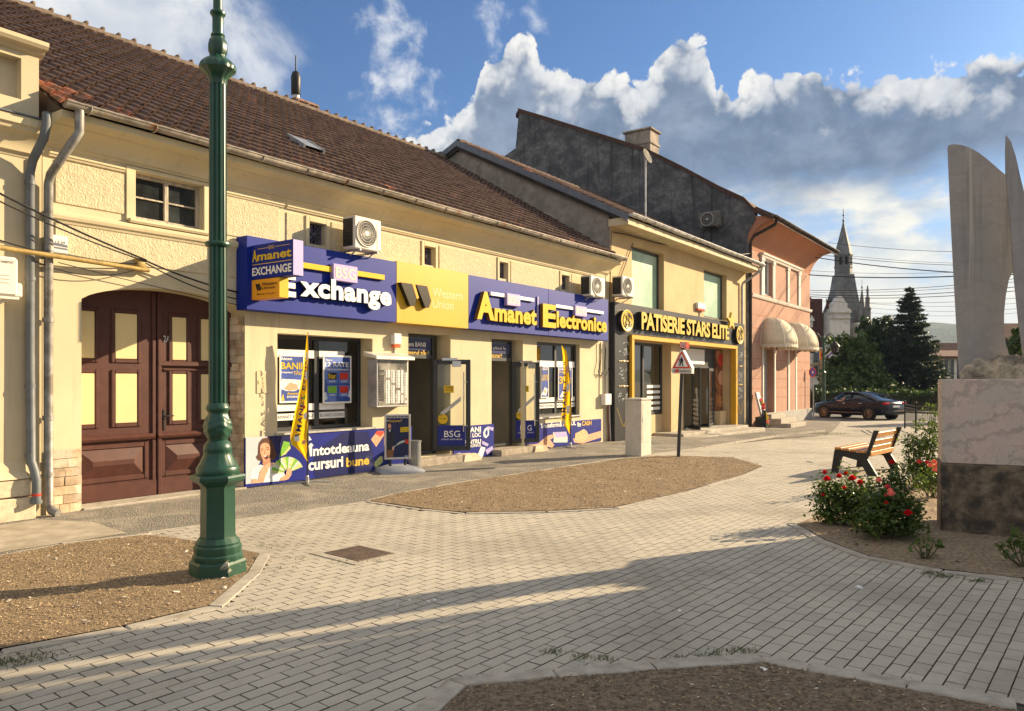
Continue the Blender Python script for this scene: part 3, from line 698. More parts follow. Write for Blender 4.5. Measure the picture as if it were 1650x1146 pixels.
# ------------------------------------------------------------------ the arched gate
gate_y = .385
def panel_raised(mb, t0, t1, z0, z1, y, d=.03, rim=.05):
    q0 = [(t0, y, z0), (t1, y, z0), (t1, y, z1), (t0, y, z1)]; q1 = [(t0 + rim, y - d, z0 + rim), (t1 - rim, y - d, z0 + rim), (t1 - rim, y - d, z1 - rim), (t0 + rim, y - d, z1 - rim)]
    mb.loft([q0, q1], caps=False); mb.poly(q1)
gm = GT0 + (GT1 - GT0) * .495
for side, (a, b) in enumerate(((GT0 - .05, gm - .005), (gm + .005, GT1 + .0))):
    mb = MB(FM); n = 14
    for i in range(n):
        ta, tb = a + (b - a) * i / n, a + (b - a) * (i + 1) / n
        za, zb = (archz(min(max(x, GT0 + .001), GT1 - .001)) + .06 for x in (ta, tb))
        k = mb.vs([(ta, gate_y, .03), (tb, gate_y, .03), (tb, gate_y, zb), (ta, gate_y, za), (ta, gate_y + .06, .03), (tb, gate_y + .06, .03), (tb, gate_y + .06, zb), (ta, gate_y + .06, za)])
        for f in ((0, 1, 2, 3), (4, 7, 6, 5), (0, 4, 5, 1), (3, 2, 6, 7)): mb.face([k + j for j in f])
        if i == 0: mb.face((k, k + 3, k + 7, k + 4))
        if i == n - 1: mb.face((k + 1, k + 5, k + 6, k + 2))
    y = gate_y
    A0 = max(a, GT0); w = b - A0
    mb.box(A0, b, y - .035, y, .03, .27, bev=.01)                       # kick board
    mb.prism([(y, .90), (y - .06, .905), (y - .075, .94), (y - .03, .985), (y, .99)], A0, b - (.0 if side else .04), 'x')   # drip rail
    frame_rect(mb, A0 + .06, b - .12, .30, .86, .07, y - .022, y, bev=.012)
    panel_raised(mb, A0 + .14, b - .20, .38, .79, y, .06, .17)
    if side == 1:
        mb.box(gm + .005, gm + .075, y - .045, y, .0, 3.15, bev=.012); mb.box(gm + .005, b, y - .05, y, 2.02, 2.10, bev=.014); mb.box(gm + .10, b - .05, y - .035, y, 1.95, 1.985, bev=.01)
    else:
        mb.box(gm - .075, gm - .01, y - .028, y, .0, 3.15, bev=.01)
    cols = [(A0 + .03, A0 + .36), (A0 + .66, A0 + .99)] if side == 0 else [(gm + .26, gm + .50), (gm + .76, gm + 1.02)]
    for c0, c1 in cols:
        for z0, z1 in ((1.16, 1.90), (2.12, 2.80)):
            frame_rect(mb, c0 - .06, c1 + .06, z0 - .06, z1 + .06, .055, y - .024, y, bev=.012)
    leaf = part('gate_leaf', mb, M_brown, H1)
    for c0, c1 in cols:
        for z0, z1 in ((1.16, 1.90), (2.12, 2.80)):
            m2 = MB(FM); m2.box(c0, c1, y - .016, y + .001, z0, z1, bev=.008); part('inlay', m2, M_creamP, leaf)
    if side == 1:
        m2 = MB(FM); m2.box(gm + .115, gm + .15, y - .012, y, 1.02, 1.34, bev=.004); m2.tube([(gm + .132, y - .01, 1.24), (gm + .132, y - .07, 1.24), (gm + .25, y - .07, 1.245)], .011, 8)
        part('handle', m2, M_iron, leaf)
        m2 = MB(FM); add_text(m2, '2A', gm + .12, gm + .23, 2.40, 2.50, y - .003, bold=.0); part('house_number', m2, M_white, leaf)
# threshold
mb = MB(FM); mb.box(GT0, GT1, -.06, .42, -.03, .03, bev=.008); part('threshold', mb, M_conc, H1)

# ------------------------------------------------------------------ old two-sash window over the gate
def sash_window(parent, t0, t1, z0, z1, y, wf, cols, rows, mf, mg, name='window', bar=.022):
    mb = MB(FM); frame_rect(mb, t0, t1, z0, z1, wf, y, y + .06)
    for i in range(1, cols):
        x = t0 + wf + (t1 - t0 - 2 * wf) * i / cols; mb.box(x - wf * .6, x + wf * .6, y - .004, y + .055, z0 + wf, z1 - wf, bev=.006)
    for j in range(1, rows):
        z = z0 + wf + (z1 - z0 - 2 * wf) * j / rows; mb.box(t0 + wf, t1 - wf, y + .006, y + .05, z - bar / 2, z + bar / 2)
    w = part(name, mb, mf, parent)
    m2 = MB(FM); m2.poly([(t0 + wf, y + .035, z0 + wf), (t1 - wf, y + .035, z0 + wf), (t1 - wf, y + .035, z1 - wf), (t0 + wf, y + .035, z1 - wf)]); part('pane', m2, mg, w); return w
sash_window(H1, 1.2, 2.30, 4.17, 4.86, .10, .055, 2, 2, M_woodW, M_dglass)
mb = MB(FM); mb.prism([(.0, 4.10), (-.07, 4.09), (-.09, 4.12), (-.08, 4.155), (.10, 4.17), (.1, 4.12)], 1.10, 2.40, 'x'); part('window_sill', mb, M_plC, H1)
# pierced vent grilles
for a, b in vents:
    mb = MB(FM); y = .10; zc, tc_ = 4.465, (a + b) / 2; hw, hh = (b - a) / 2, .195
    frame_rect(mb, a, b, 4.27, 4.66, .018, y, y + .02)
    for sx in (-1, 1):
        mb.tube([(tc_ - sx * hw * .9, y + .01, zc - hh * .9), (tc_ + sx * hw * .9, y + .01, zc + hh * .9)], .017, 5)
        for sz in (-1, 1):
            mb.tube([(tc_ + sx * hw * (.5 + .38 * math.cos(q)), y + .01, zc + sz * hh * (.45 + .3 * math.sin(q))) for q in np.linspace(0, 6.28, 10)], .014, 5)
            mb.ball((tc_ + sx * hw * .25, y + .01, zc + sz * hh * .75), .03, 6, 4)
    mb.ball((tc_, y + .005, zc), .045, 8, 5); part('vent_grille', mb, mat('rusty grille', (.10, .085, .135), .8, var=.3), H1)
    mb = MB(FM); mb.poly([(a, .3, 4.27), (b, .3, 4.27), (b, .3, 4.66), (a, .3, 4.66)]); part('vent_recess', mb, M_black, H1)

# ------------------------------------------------------------------ shop windows and doors of the long house
def shop_window(parent, t0, t1, z0, z1, y, mull, f=.075, mf=None):
    mb = MB(FM); frame_rect(mb, t0, t1, z0, z1, f, y, y + .07)
    for x in mull: mb.box(x - .055, x + .055, y - .003, y + .065, z0 + f, z1 - f, bev=.006)
    w = part('shop_window', mb, mf or M_anth, parent)
    m2 = MB(FM); m2.poly([(t0 + f, y + .03, z0 + f), (t1 - f, y + .03, z0 + f), (t1 - f, y + .03, z1 - f), (t0 + f, y + .03, z1 - f)]); part('pane', m2, M_glass, w); return w
W1 = shop_window(H1, 3.72, 5.98, .88, 2.62, .33, (4.86,))
W2 = shop_window(H1, 11.81, 13.99, .83, 2.81, .12, (12.90,))
parts_each('window_sill', (lambda m: m.box(3.66, 6.04, -.05, .33, .845, .885, bev=.006), lambda m: m.box(11.75, 14.05, -.05, .12, .795, .835, bev=.006)), M_zinc2, H1, FM)
M_wht0 = mat('pale card', (.60, .60, .58), .5, var=.1)
M_room = mat('shop room wall', (.30, .29, .265), .9, var=.15, vs=1.2)
mb = MB(FM)                                    # rooms behind the glass
for a, b, d in ((3.3, 6.6, 2.4), (6.65, 9.2, 3.4), (9.3, 11.5, 3.4), (11.55, 14.4, 2.4)):
    mb.poly([(a, d, .1), (b, d, .1), (b, d, 2.95), (a, d, 2.95)]); mb.poly([(a, .41, .1), (a, d, .1), (a, d, 2.95), (a, .41, 2.95)]); mb.poly([(b, .41, .1), (b, d, .1), (b, d, 2.95), (b, .41, 2.95)])
    mb.poly([(a, .41, 2.95), (b, .41, 2.95), (b, d, 2.95), (a, d, 2.95)]); mb.poly([(a, .41, .1), (b, .41, .1), (b, d, .1), (a, d, .1)])
part('room', mb, M_room, H1)
for q in ((7.05, 7.5, 3.36, 1.5, 2.3), (7.6, 8.0, 3.36, 1.45, 2.2), (8.15, 8.7, 3.36, 1.5, 2.1)):
    mb = MB(FM); mb.box(q[0], q[1], q[2], q[2] + .03, q[3], q[4]); part('wall_poster', mb, M_wht0, H1)
for i in range(5):
    for j in range(2): mb = MB(FM); mb.box(11.0 + .0, 11.02, 1.0 + j * .4, 1.25 + j * .4, .6 + i * .38, .8 + i * .38); part('display_card', mb, M_wht0, H1)
mb = MB(FM)                                    # counters and shelving seen through the doors
mb.box(7.2, 9.0, 2.3, 2.8, .12, 1.2, bev=.02); mb.box(9.5, 11.3, 3.0, 3.35, .12, 2.4, bev=.02); mb.box(10.6, 11.42, 1.4, 2.0, .12, 2.2, bev=.02)
part('shop_counter', mb, mat('counter wood', (.32, .20, .09), .5, var=.2), H1)
M_blueP = mat('shop blue', (.010, .018, .20), .35, var=.05, vs=2)
M_blueD = mat('dark shop blue', (.008, .012, .085), .35, var=.06, vs=2)
M_yel = mat('signal yellow', (.60, .40, .012), .4, var=.03)
M_gold = mat('gold lettering', (.65, .42, .05), .4, var=.03)
M_wht = mat('white lettering', (.78, .78, .76), .4, var=.02)
M_lil = mat('lilac panel', (.40, .36, .66), .4, var=.03)

def door_unit(t0, t1, z0, z1, yf, hinge_t, leaf_end, words, zt, wt):
    """frame with a transom light, and a glazed leaf swung right out on its right hand hinge"""
    mb = MB(FM); tf = wt
    frame_rect(mb, t0 - .12, tf, z0, z1, .06, yf, yf + .07)
    mb.box(t0 - .06, tf - .06, yf - .003, yf + .068, zt, zt + .09, bev=.006)
    fr = part('door_frame', mb, M_anth, H1)
    m2 = MB(FM); m2.poly([(t0 - .08, yf + .03, zt + .06), (tf - .05, yf + .03, zt + .06), (tf - .05, yf + .03, z1 - .05), (t0 - .08, yf + .03, z1 - .05)]); part('transom_pane', m2, mat('dark transom glass', (.02, .022, .03), .08, var=.1), fr)
    m2 = MB(FM); m2.box(t0 - .04, tf - .10, yf + .005, yf + .028, zt + .18, z1 - .10); tr = part('transom_sign', m2, M_blueD, fr)
    m2 = MB(FM); add_text(m2, words[0], t0 - .0, tf - .28, z1 - .265, z1 - .165, yf + .002, bold=.012); m3 = MB(FM); add_text(m3, words[1], t0 + (.0 if len(words[1]) > 9 else .16), tf - .18 if len(words[1]) > 9 else tf - .45, z1 - .445, z1 - .335, yf + .002, bold=.012)
    part('sign_words', m2, M_wht, fr); part('sign_words', m3, M_gold, fr)
    # fixed left reveal leaf
    # swinging leaf: local x from hinge to free edge
    h = Vector((hinge_t, yf - .02, 0)); e = Vector((leaf_end[0], -leaf_end[1], 0)); d = (e - h); wl = d.length; d.normalize(); nn = Vector((d.y, -d.x, 0))
    LM = Matrix.Translation(h) @ Matrix(((d.x, -nn.x, 0, 0), (d.y, -nn.y, 0, 0), (0, 0, 1, 0), (0, 0, 0, 1)))
    z0l, z1l = z0 + .045, zt - .01; MM = FM @ LM
    mb = MB(MM); frame_rect(mb, 0, wl, z0l, z1l, .105, -.035, .035, bev=.01); lf = part('door_leaf', mb, M_anth, H1)
    m2 = MB(MM); m2.poly([(.1, 0, z0l + .1), (wl - .1, 0, z0l + .1), (wl - .1, 0, z1l - .1), (.1, 0, z1l - .1)]); part('pane', m2, M_glass, lf)
    m2 = MB(MM); x = wl - .16; m2.tube([(x, -.075, z0l + .42), (x, -.075, z1l - .28)], .014, 8)
    for z in (z0l + .55, z1l - .5): m2.tube([(x, -.075, z), (x + .0, -.02, z), (x + .10, -.03, z)], .01, 6)
    part('handle', m2, M_steel, lf)
    m2 = MB(MM); m2.box(.10, wl - .12, -.006, -.003, z0l + .10, z0l + .56); part('film', m2, M_blueP, lf)
    m2 = MB(MM); add_text(m2, 'BSG', wl * .30, wl * .72, z0l + .30, z0l + .44, -.010, bold=.0); add_text(m2, 'AMANET & EXCHANGE', wl * .22, wl * .78, z0l + .235, z0l + .265, -.010, bold=.0)
    part('film_words', m2, M_wht, lf)
    m2 = MB(MM); m2.lathe([(.11, 0), (.11, .004)], (0, 0, 0), 20, Matrix.Translation((.22, -.004, z0l + .70)) @ Matrix.Rotation(R(90), 4, 'X')); part('sticker', m2, M_yel, lf); m2 = MB(MM); m2.box(.24, .46, -.006, -.003, z0l + 1.28, z0l + 1.44); part('sticker', m2, M_yel, lf)
    m2 = MB(MM); add_text(m2, 'ATENTIE', .27, .43, z0l + 1.38, z0l + 1.41, -.009); add_text(m2, 'usa se deschide', .26, .44, z0l + 1.33, z0l + 1.355, -.009); add_text(m2, 'BUN VENIT', .14, .30, z0l + .69, z0l + .72, -.009); part('sticker_words', m2, M_black, lf)
    m2 = MB(MM); m2.box(.0, .34, -.05, .0, 0, .055, Matrix.Translation((.2, -.01, z1l - .02)) @ Matrix.Rotation(R(0), 4, 'Y')); m2.box(.42, .62, -.06, -.03, z1l - .16, z1l - .03, bev=.01); part('door_closer', m2, M_steel, lf)
    m2 = MB(MM); m2.poly([(.17, -.008, z0l + .84), (.17, -.008, z0l + .74), (.62, -.008, z0l + 1.10), (.62, -.008, z0l + 1.20)]); part('clear_strip', m2, mat('frosted strip', (.45, .46, .46), .4), lf)
door_unit(7.0, 8.36, .20, 2.79, .27, 8.05, (8.62, .36), ('Aducem BANII', 'buzunarul tău!'), 2.27, 8.12)
door_unit(9.87, 11.18, .18, 2.80, .22, 10.98, (11.62, .20), ('Fă-ți plinul la', 'buzunar!'), 2.27, 11.03)
parts_each('doorstep', (lambda m: m.box(6.98, 8.40, -.32, .42, 0, .165, bev=.01), lambda m: m.box(9.86, 11.2, -.30, .42, 0, .15, bev=.01)), mat('worn stone', (.30, .26, .21), .85, var=.25, vs=8), H1, FM)
for t, s in ((8.42, 1), (11.22, 1)):
    mb = MB(FM); mb.prism([(t, 0), (t + .65, 0), (t + .5, .15), (t + .05, .16)], -.34, -.06, 'y'); part('ramp', mb, M_clad, H1)

# ================================================================== SIGNS AND FITTINGS ON THE LONG HOUSE
def fpt(u, v, n): t, z = F(u, v, n); return (t, -n, z)
def fpoly(mb, pts, n): mb.poly([fpt(u, v, n) for u, v in pts])
def ftext(mb, txt, ul, vt, vb, ur, n, depth=0., bold=.02, spacing=1., vtr=None, vbr=None):
    """letters in the box whose left edge is photo column ul between rows vt and vb, right edge column ur"""
    t0, z1 = F(ul, vt, n); _, z0 = F(ul, vb, n); t1 = Ft(ur, n)
    if vtr: z1 = F(*vtr, n)[1]
    if vbr: z0 = F(*vbr, n)[1]
    add_text(mb, txt, t0, t1, z0, z1, -n, depth, bold, spacing)
M_sblue = mat('fascia blue', (.006, .022, .24), .5, var=.05, vs=1.5, spec=.2)
M_syel = mat('fascia yellow', (.56, .335, .012), .38, var=.04, vs=1.5)
M_edge = mat('sign return dark blue', (.018, .025, .11), .4, var=.1)
M_letY = mat('yellow acrylic', (.62, .43, .012), .3, var=.02)
M_letO = mat('orange acrylic', (.80, .36, .015), .35, var=.02)
M_pale = mat('pale lettering', (.74, .50, .24), .4, var=.02)
M_lilL = mat('lilac acrylic', (.42, .34, .62), .35, var=.02)
M_cream = mat('cream lettering', (.80, .74, .48), .35, var=.02)

SG = thing('fascia_sign', 'long blue and yellow shop sign with raised letters over the windows of the yellow house', 'sign', FM @ Vector((9, -.3, 3.5)))
for a, b in ((2.89, 6.34), (8.62, 11.9), (11.905, 15.11)): mb = MB(FM); mb.box(a, b, -.30, -.02, 2.95, 4.15, bev=.006); part('blue_panel', mb, M_sblue, SG)
mb = MB(FM); mb.box(6.345, 8.615, -.302, -.02, 2.95, 4.17, bev=.004); part('yellow_panel', mb, M_syel, SG)
nl = .41
def sbar(name, ul, vl, ur, w, m):
    t0, z = F(ul, vl, .36); t1 = Ft(ur, .36); mb = MB(FM); mb.box(t0, t1, -.36, -.303, z - w / 2, z + w / 2, bev=.004); part(name, mb, m, SG)
def stile(u0, v0, u1, v1):
    t0, z1 = F(u0, v0, .40); t1 = Ft(u1, .40); z0 = F(u0, v1, .40)[1]; mb = MB(FM); mb.box(t0, t1, -.40, -.303, z0, z1, bev=.015); p = part('letter_tile', mb, M_lilL, SG)
    m2 = MB(FM); w = t1 - t0; h = z1 - z0; add_text(m2, 'BSG', t0 + w * .10, t1 - w * .10, z0 + h * .2, z1 - h * .18, -.404, bold=.0); part('tile_words', m2, M_cream, p)
sbar('bar', 480, 426, 620, .10, M_letY)
stile(537, 424, 577, 452)
mb = MB(FM); ftext(mb, 'E', 453, 440, 477, 477, nl, .10, .05); ftext(mb, 'xchange', 484, 450, 488, 631, nl, .10, .042, 1.06, (536, 450), (600, 499)); part('raised_letters', mb, [M_wht, M_edge], SG)
# slanted double stroke emblem
t0, z1 = F(646, 455, .40); t1, _ = F(695, 459, .40); z0 = F(646, 491, .40)[1]; w = t1 - t0; h = z1 - z0
for a in (0, 1):
    mb = MB(FM); x = t0 + a * w * .50
    mb.prism([(x, z1), (x + w * .36, z1), (x + w * .50, z0 + h * .34), (x + w * .42, z0), (x + w * .30, z0)], -.40, -.303, 'y'); part('emblem_stroke', mb, mat('emblem bronze black', (.028, .022, .012), .3, var=.05), SG)
    mb = MB(FM); mb.poly([(x + w * .37, -.398, z1), (x + w * .455, -.398, z1), (x + w * .585, -.398, z0 + h * .40), (x + w * .52, -.398, z0 + h * .34)]); part('emblem_edge', mb, M_letO, SG)
mb = MB(FM); ftext(mb, 'Western', 697, 463, 478, 745, .304, 0, .008); ftext(mb, 'Union', 697, 481, 496, 731, .304, 0, .008); part('printed_words', mb, M_pale, SG)
def yellow_word(big, b4, small, s4, x):
    mb = MB(FM); ftext(mb, big, *b4, nl, .10, .045); ftext(mb, small, *s4, nl, .10, .042, 1.05, *x); part('raised_letters', mb, [M_letY, mat('dark amber acrylic', (.20, .10, .01), .4)], SG)
yellow_word('A', (769, 468, 514, 797), 'manet', (797, 495, 521, 865), ((859, 499), (862, 524.5)))
sbar('bar', 791, 473, 861, .085, M_wht); stile(817, 472, 839, 492)
yellow_word('E', (875, 489, 527, 896), 'lectronice', (897, 502, 529, 978), ((898, 501.5), (898, 528)))
sbar('bar', 896, 493, 973, .085, M_wht); stile(927, 492, 946, 509)
t, z1 = F(867, 478, .33); z0 = F(867, 528, .33)[1]; mb = MB(FM); mb.box(t - .02, t + .02, -.33, -.303, z0, z1); part('divider', mb, M_lil, SG)

# the blade sign standing out from its left end
tb = 2.97
def Tt(u, v, t=tb):
    r = ray(u, v); k = (FA + t * FD - CAMP).dot(FD) / r.dot(FD); p = CAMP + k * r; return (p - FA).dot(FI), p.z
BS = thing('blade_sign', 'small two box sign projecting from the left end of the blue shop sign', 'sign', FM @ Vector((3.05, -.6, 3.5)))
y1, zt = Tt(472, 385); _, zb = Tt(472, 443); y2, zt2 = Tt(449, 443); _, zb2 = Tt(449, 479)
mb = MB(FM); mb.box(tb, tb + .20, y1, -.303, zb, zt, bev=.006); bb = part('blue_box', mb, M_sblue, BS)
mb = MB(FM); mb.box(tb + .004, tb + .196, y1 - .004, y1 + .001, zb + .004, zt - .004); part('end_panel', mb, M_lil, bb)
mb = MB(FM); mb.box(tb + .01, tb + .19, y2, -.303, zb2, zb - .004, bev=.006); yb = part('yellow_box', mb, mat('box orange', (.80, .36, .02), .4, var=.04), BS)
mb = MB(FM); mb.box(tb + .014, tb + .186, y2 - .004, y2 + .001, zb2 + .004, zb - .008); part('end_panel', mb, M_yel, yb)
# its left face carries words: build in a frame whose x runs outwards (-y) and whose front is -t
BM = FM @ Matrix(((0, 1, 0, tb), (-1, 0, 0, 0), (0, 0, 1, 0), (0, 0, 0, 1)))     # local x -> -y(out), local y -> +t
xo0, xo1 = .34, -y1 - .03; hh = zt - zb
mb = MB(BM); add_text(mb, 'A', xo0, xo0 + .13, zb + hh * .50, zb + hh * .86, -.004, bold=.04); add_text(mb, 'manet', xo0 + .13, xo1, zb + hh * .52, zb + hh * .74, -.004, bold=.03); part('sign_words', mb, M_letY, bb)
mb = MB(BM); add_text(mb, 'EXCHANGE', xo0, xo1, zb + hh * .10, zb + hh * .34, -.004, bold=.03); part('sign_words', mb, M_wht, bb)
mb = MB(BM); add_text(mb, 'BSG', (xo0 + xo1) / 2 - .07, (xo0 + xo1) / 2 + .07, zb + hh * .82, zb + hh * .92, -.004, bold=.0); mb.box(xo0, xo1, -.003, 0, zb + hh * .415, zb + hh * .435); mb.box(xo0 + .14, (xo0 + xo1) / 2 - .09, -.003, 0, zb + hh * .86, zb + hh * .875); mb.box((xo0 + xo1) / 2 + .09, xo1 - .04, -.003, 0, zb + hh * .86, zb + hh * .875); part('sign_words', mb, M_gold, bb)
h2 = zb - zb2
xw1 = -y2 - .04
mb = MB(BM)
for a in (0, .06): mb.poly([(.42 + a, -.003, zb2 + h2 * .76), (.47 + a, -.003, zb2 + h2 * .76), (.51 + a, -.003, zb2 + h2 * .45), (.47 + a, -.003, zb2 + h2 * .42)])
add_text(mb, 'Western', .585, xw1, zb2 + h2 * .64, zb2 + h2 * .80, -.003, bold=.01); add_text(mb, 'Union', .585, xw1 - .05, zb2 + h2 * .46, zb2 + h2 * .60, -.003, bold=.01); add_text(mb, 'Money Transfer', .46, xw1 - .03, zb2 + h2 * .18, zb2 + h2 * .28, -.003, bold=.01)
part('sign_words', mb, M_black, yb)

# ------------------------------------------------------------------ air conditioners
M_ac = mat('air conditioner casing', (.66, .63, .56), .45, var=.05, vs=5)
M_acg = mat('air conditioner grille', (.50, .48, .43), .5, var=.05)
def aircon(x0, x1, z0, z1, y0, y1, label, M=None, group='air conditioner units on the houses', dark=False, grille=True):
    """front at y0 (outside), back at y1"""
    M = M or FM; t = thing('air_conditioner', label, 'air conditioner', M @ Vector(((x0 + x1) / 2, y1, z0)), group)
    mb = MB(M); mb.box(x0, x1, y0, y1, z0, z1, bev=.02); c = part('casing', mb, M_ac if grille else mat('grimy casing', (.13, .125, .115), .7, var=.3, vs=4), t)
    cx, cz, r = x0 + (x1 - x0) * .42, (z0 + z1) / 2, min((z1 - z0) * .43, (x1 - x0) * .36)
    RM = M @ Matrix.Translation((cx, y0, cz)) @ Matrix.Rotation(R(90), 4, 'X')
    mb = MB(RM); mb.lathe([(r, -.002), (r, .004), (.001, .004)], (0, 0, 0), 28); part('fan_opening', mb, M_black, c)
    mb = MB(RM)
    if grille:
        for k in range(36):
            a = k * 2 * math.pi / 36; mb.tube([(r * .2 * math.cos(a), r * .2 * math.sin(a), .012), (r * .65 * math.cos(a + .12), r * .65 * math.sin(a + .12), .016), (r * 1.02 * math.cos(a + .3), r * 1.02 * math.sin(a + .3), .008)], .0045, 4)
    for q in (.4, .62, .84, 1.0): mb.tube([(r * q * math.cos(a), r * q * math.sin(a), .012) for a in np.linspace(0, 2 * math.pi, 29)], .005 if q < 1 else .012, 5)
    mb.lathe([(r * .2, .004), (r * .2, .018), (.001, .024)], (0, 0, 0), 16); part('fan_grille', mb, M_ac if not dark else M_acg, c)
    mb = MB(M); mb.box(x1 - (x1 - x0) * .17, x1 - .03, y0 - .008, y0, z0 + .04, z1 - .06, bev=.004); part('cover', mb, M_white if grille else mat('grimy casing'), c)
    mb = MB(M); w = y1 - y0
    for j in range(9): z = z0 + .05 + (z1 - z0 - .1) * j / 8; mb.tube([(x0 - .006, y0 + .05, z), (x0 - .006, y1 - .02, z)], .004, 4)
    mb.box(x0 - .003, x0, y0 + .05, y1 - .02, z0 + .05, z1 - .05); part('side_grille', mb, M_iron, c)
    for x in (x0 + .12, x1 - .12):
        mb = MB(M); mb.box(x - .02, x + .02, y0 - .03, y1 + .22, z0 - .035, z0, bev=.004); mb.tube([(x, y1 + .2, z0 - .24), (x, y0 + .1, z0 - .03)], .012, 6); mb.box(x - .018, x + .018, y1 + .17, y1 + .2, z0 - .26, z0); part('bracket', mb, M_zinc2, t)
    return t
aircon(5.00, 5.68, 4.22, 4.82, -.55, -.22, 'air conditioner with the round white fan above the first blue sign panel')
a0, z1 = F(952, 443, .55); a1 = Ft(975, .55); z0 = F(952, 476, .55)[1]
aircon(a0, a1, z0, z1, -.55, -.22, 'smaller air conditioner above the far right end of the blue shop sign')
a0, z1 = F(1003, 444, .5); a1 = Ft(1022, .5); z0 = F(1003, 476, .5)[1]
aircon(a0, a1, z0, z1, -.5, -.15, 'shadowed air conditioner over the left end of the black bakery sign', dark=True)

# ------------------------------------------------------------------ alarm sirens
def siren(u0, v0, u1, v1, n, label):
    t0, z1 = F(u0, v0, n); t1 = Ft(u1, n); z0 = F(u0, v1, n)[1]
    t = thing('alarm_siren', label, 'alarm', FM @ Vector(((t0 + t1) / 2, 0, z0)), 'alarm sirens on the walls')
    mb = MB(FM); mb.box(t0, t1, -n, -.0, z0 + (z1 - z0) * .22, z1, bev=.02); c = part('casing', mb, M_white, t)
    mb = MB(FM); mb.box(t0 + .01, t1 - .01, -n + .01, -.01, z0, z0 + (z1 - z0) * .215, bev=.02); part('beacon', mb, mat('orange lens', (.65, .10, .02), .3, var=.03), t)
    mb = MB(FM); mb.tube([((t0 + t1) / 2, -.02, z0), ((t0 + t1) / 2, -.02, z0 - .22)], .02, 6); part('conduit', mb, M_ac, t)
    return t
siren(635, 537, 648, 560, .12, 'white siren box with orange beacon above the metal price board')
siren(1125, 487, 1137, 500, .12, 'white siren box with orange beacon above the black bakery sign')

# ------------------------------------------------------------------ price display case with its little roof
t0, z1 = F(607, 578, .26); t1 = Ft(658, .26); z0 = F(607, 657, .26)[1]
PB = thing('price_board', 'metal cased exchange rate board with hooded top between window and door', 'notice board', FM @ Vector(((t0 + t1) / 2, 0, z0)))
mb = MB(FM); mb.box(t0, t1, -.26, -.0, z0, z1, bev=.012); part('case', mb, M_zinc2, PB)
mb = MB(FM); mb.prism([(-.36, z1 - .01), (-.36, z1 + .05), (.0, z1 + .14), (.0, z1 + .06)], t0 - .10, t1 + .08, 'x'); part('hood', mb, mat('pale sheet metal', (.62, .60, .55), .45, .3, var=.08), PB)
def board_mat():
    m = bpy.data.materials.new('price display'); m.use_nodes = True; g = NG(m.node_tree); b = g.n['Principled BSDF']; pos = g.node('ShaderNodeNewGeometry').outputs['Position']
    c = g.mix(g.step(g.noise(pos, 3, 4, .6), .35, .65), (.10, .095, .08), (.34, .325, .28)); g.put(b.inputs['Base Color'], c); b.inputs['Roughness'].default_value = .18; return m
mb = MB(FM); mb.box(t0 + .04, t1 - .04, -.268, -.26, z0 + .04, z1 - .03); part('display', mb, board_mat(), PB)
rows = [('EUR', '5.02', '5.12'), ('USD', '4.28', '4.41'), ('GBP', '5.80', '5.98'), ('CHF', '5.30', '5.45'), ('HUF', '1.21', '1.29'), ('MDL', '0.24', '0.26'), ('CAD', '3.08', '3.22'), ('AUD', '2.75', '2.91'), ('SEK', '0.44', '0.47'), ('NOK', '0.42', '0.45')]
mb = MB(FM); ww, hh = t1 - t0, z1 - z0; m3 = MB(FM)
for i in range(13):
    z = z0 + .075 + i * (hh * .70) / 13
    for j, x in enumerate((.07, .27, .44, .60, .75, .86)):
        xa = t0 + ww * x; wd = ww * (.14, .12, .10, .11, .07, .08)[j]
        if (i * 7 + j * 3) % 11 == 0: continue
        (mb if j else m3).box(xa, xa + wd, -.272, -.268, z, z + .045)
        if j in (1, 2, 3, 5): m3.box(xa + wd * .3, xa + wd * .42, -.2735, -.272, z, z + .045)
part('price_plate', mb, mat('price plate', (.68, .68, .66), .3, var=.2, vs=30), PB); part('price_plate', m3, M_iron, PB)

# ------------------------------------------------------------------ posters and strips in the shop windows
def poster(label, pts, n, base, name='poster'):
    """pts = (ul, vt, vb, ur)"""
    ul, vt, vb, ur = pts; t0, z1 = F(ul, vt, n); z0 = F(ul, vb, n)[1]; t1 = Ft(ur, n)
    t = thing(name, label, 'poster', FM @ Vector(((t0 + t1) / 2, -n, z0)))
    mb = MB(FM); frame_rect(mb, t0, t1, z0, z1, .035, -n - .012, -n + .01); part('frame', mb, M_wht, t)
    mb = MB(FM); mb.box(t0 + .03, t1 - .03, -n - .003, -n + .002, z0 + .03, z1 - .03); part('sheet', mb, base, t)
    def at(a, b): return (t0 + (t1 - t0) * a, z0 + (z1 - z0) * b)
    def words(txt, a0, a1, b0, b1, m, k=1):
        q = MB(FM); x0, y0 = at(a0, b0); x1, y1 = at(a1, b1); add_text(q, txt, x0, x1, y0, y1, -n - .004 - .001 * k, bold=.02); part('words', q, m, t)
    def shape(ab, m, k=0):
        q = MB(FM); q.poly([(at(a, b)[0], -n - .0045 - .0012 * k, at(a, b)[1]) for a, b in ab]); part('print', q, m, t)
    return t, words, shape
M_pblue = mat('poster blue', (.030, .065, .30), .4, var=.25, vs=3); M_lblue = mat('light poster blue', (.10, .17, .48), .4, var=.1)
M_pskin = mat('printed skin', (.60, .32, .20), .5, var=.12, vs=14); M_pmint = mat('printed banknote', (.50, .55, .50), .5, var=.3, vs=30); M_pgreen = mat('printed green', (.16, .40, .03), .5, var=.2, vs=30); M_pred = mat('printed red', (.50, .035, .02), .5, var=.2, vs=20); M_pgrey = mat('printed pale', (.55, .60, .66), .5, var=.2, vs=10)
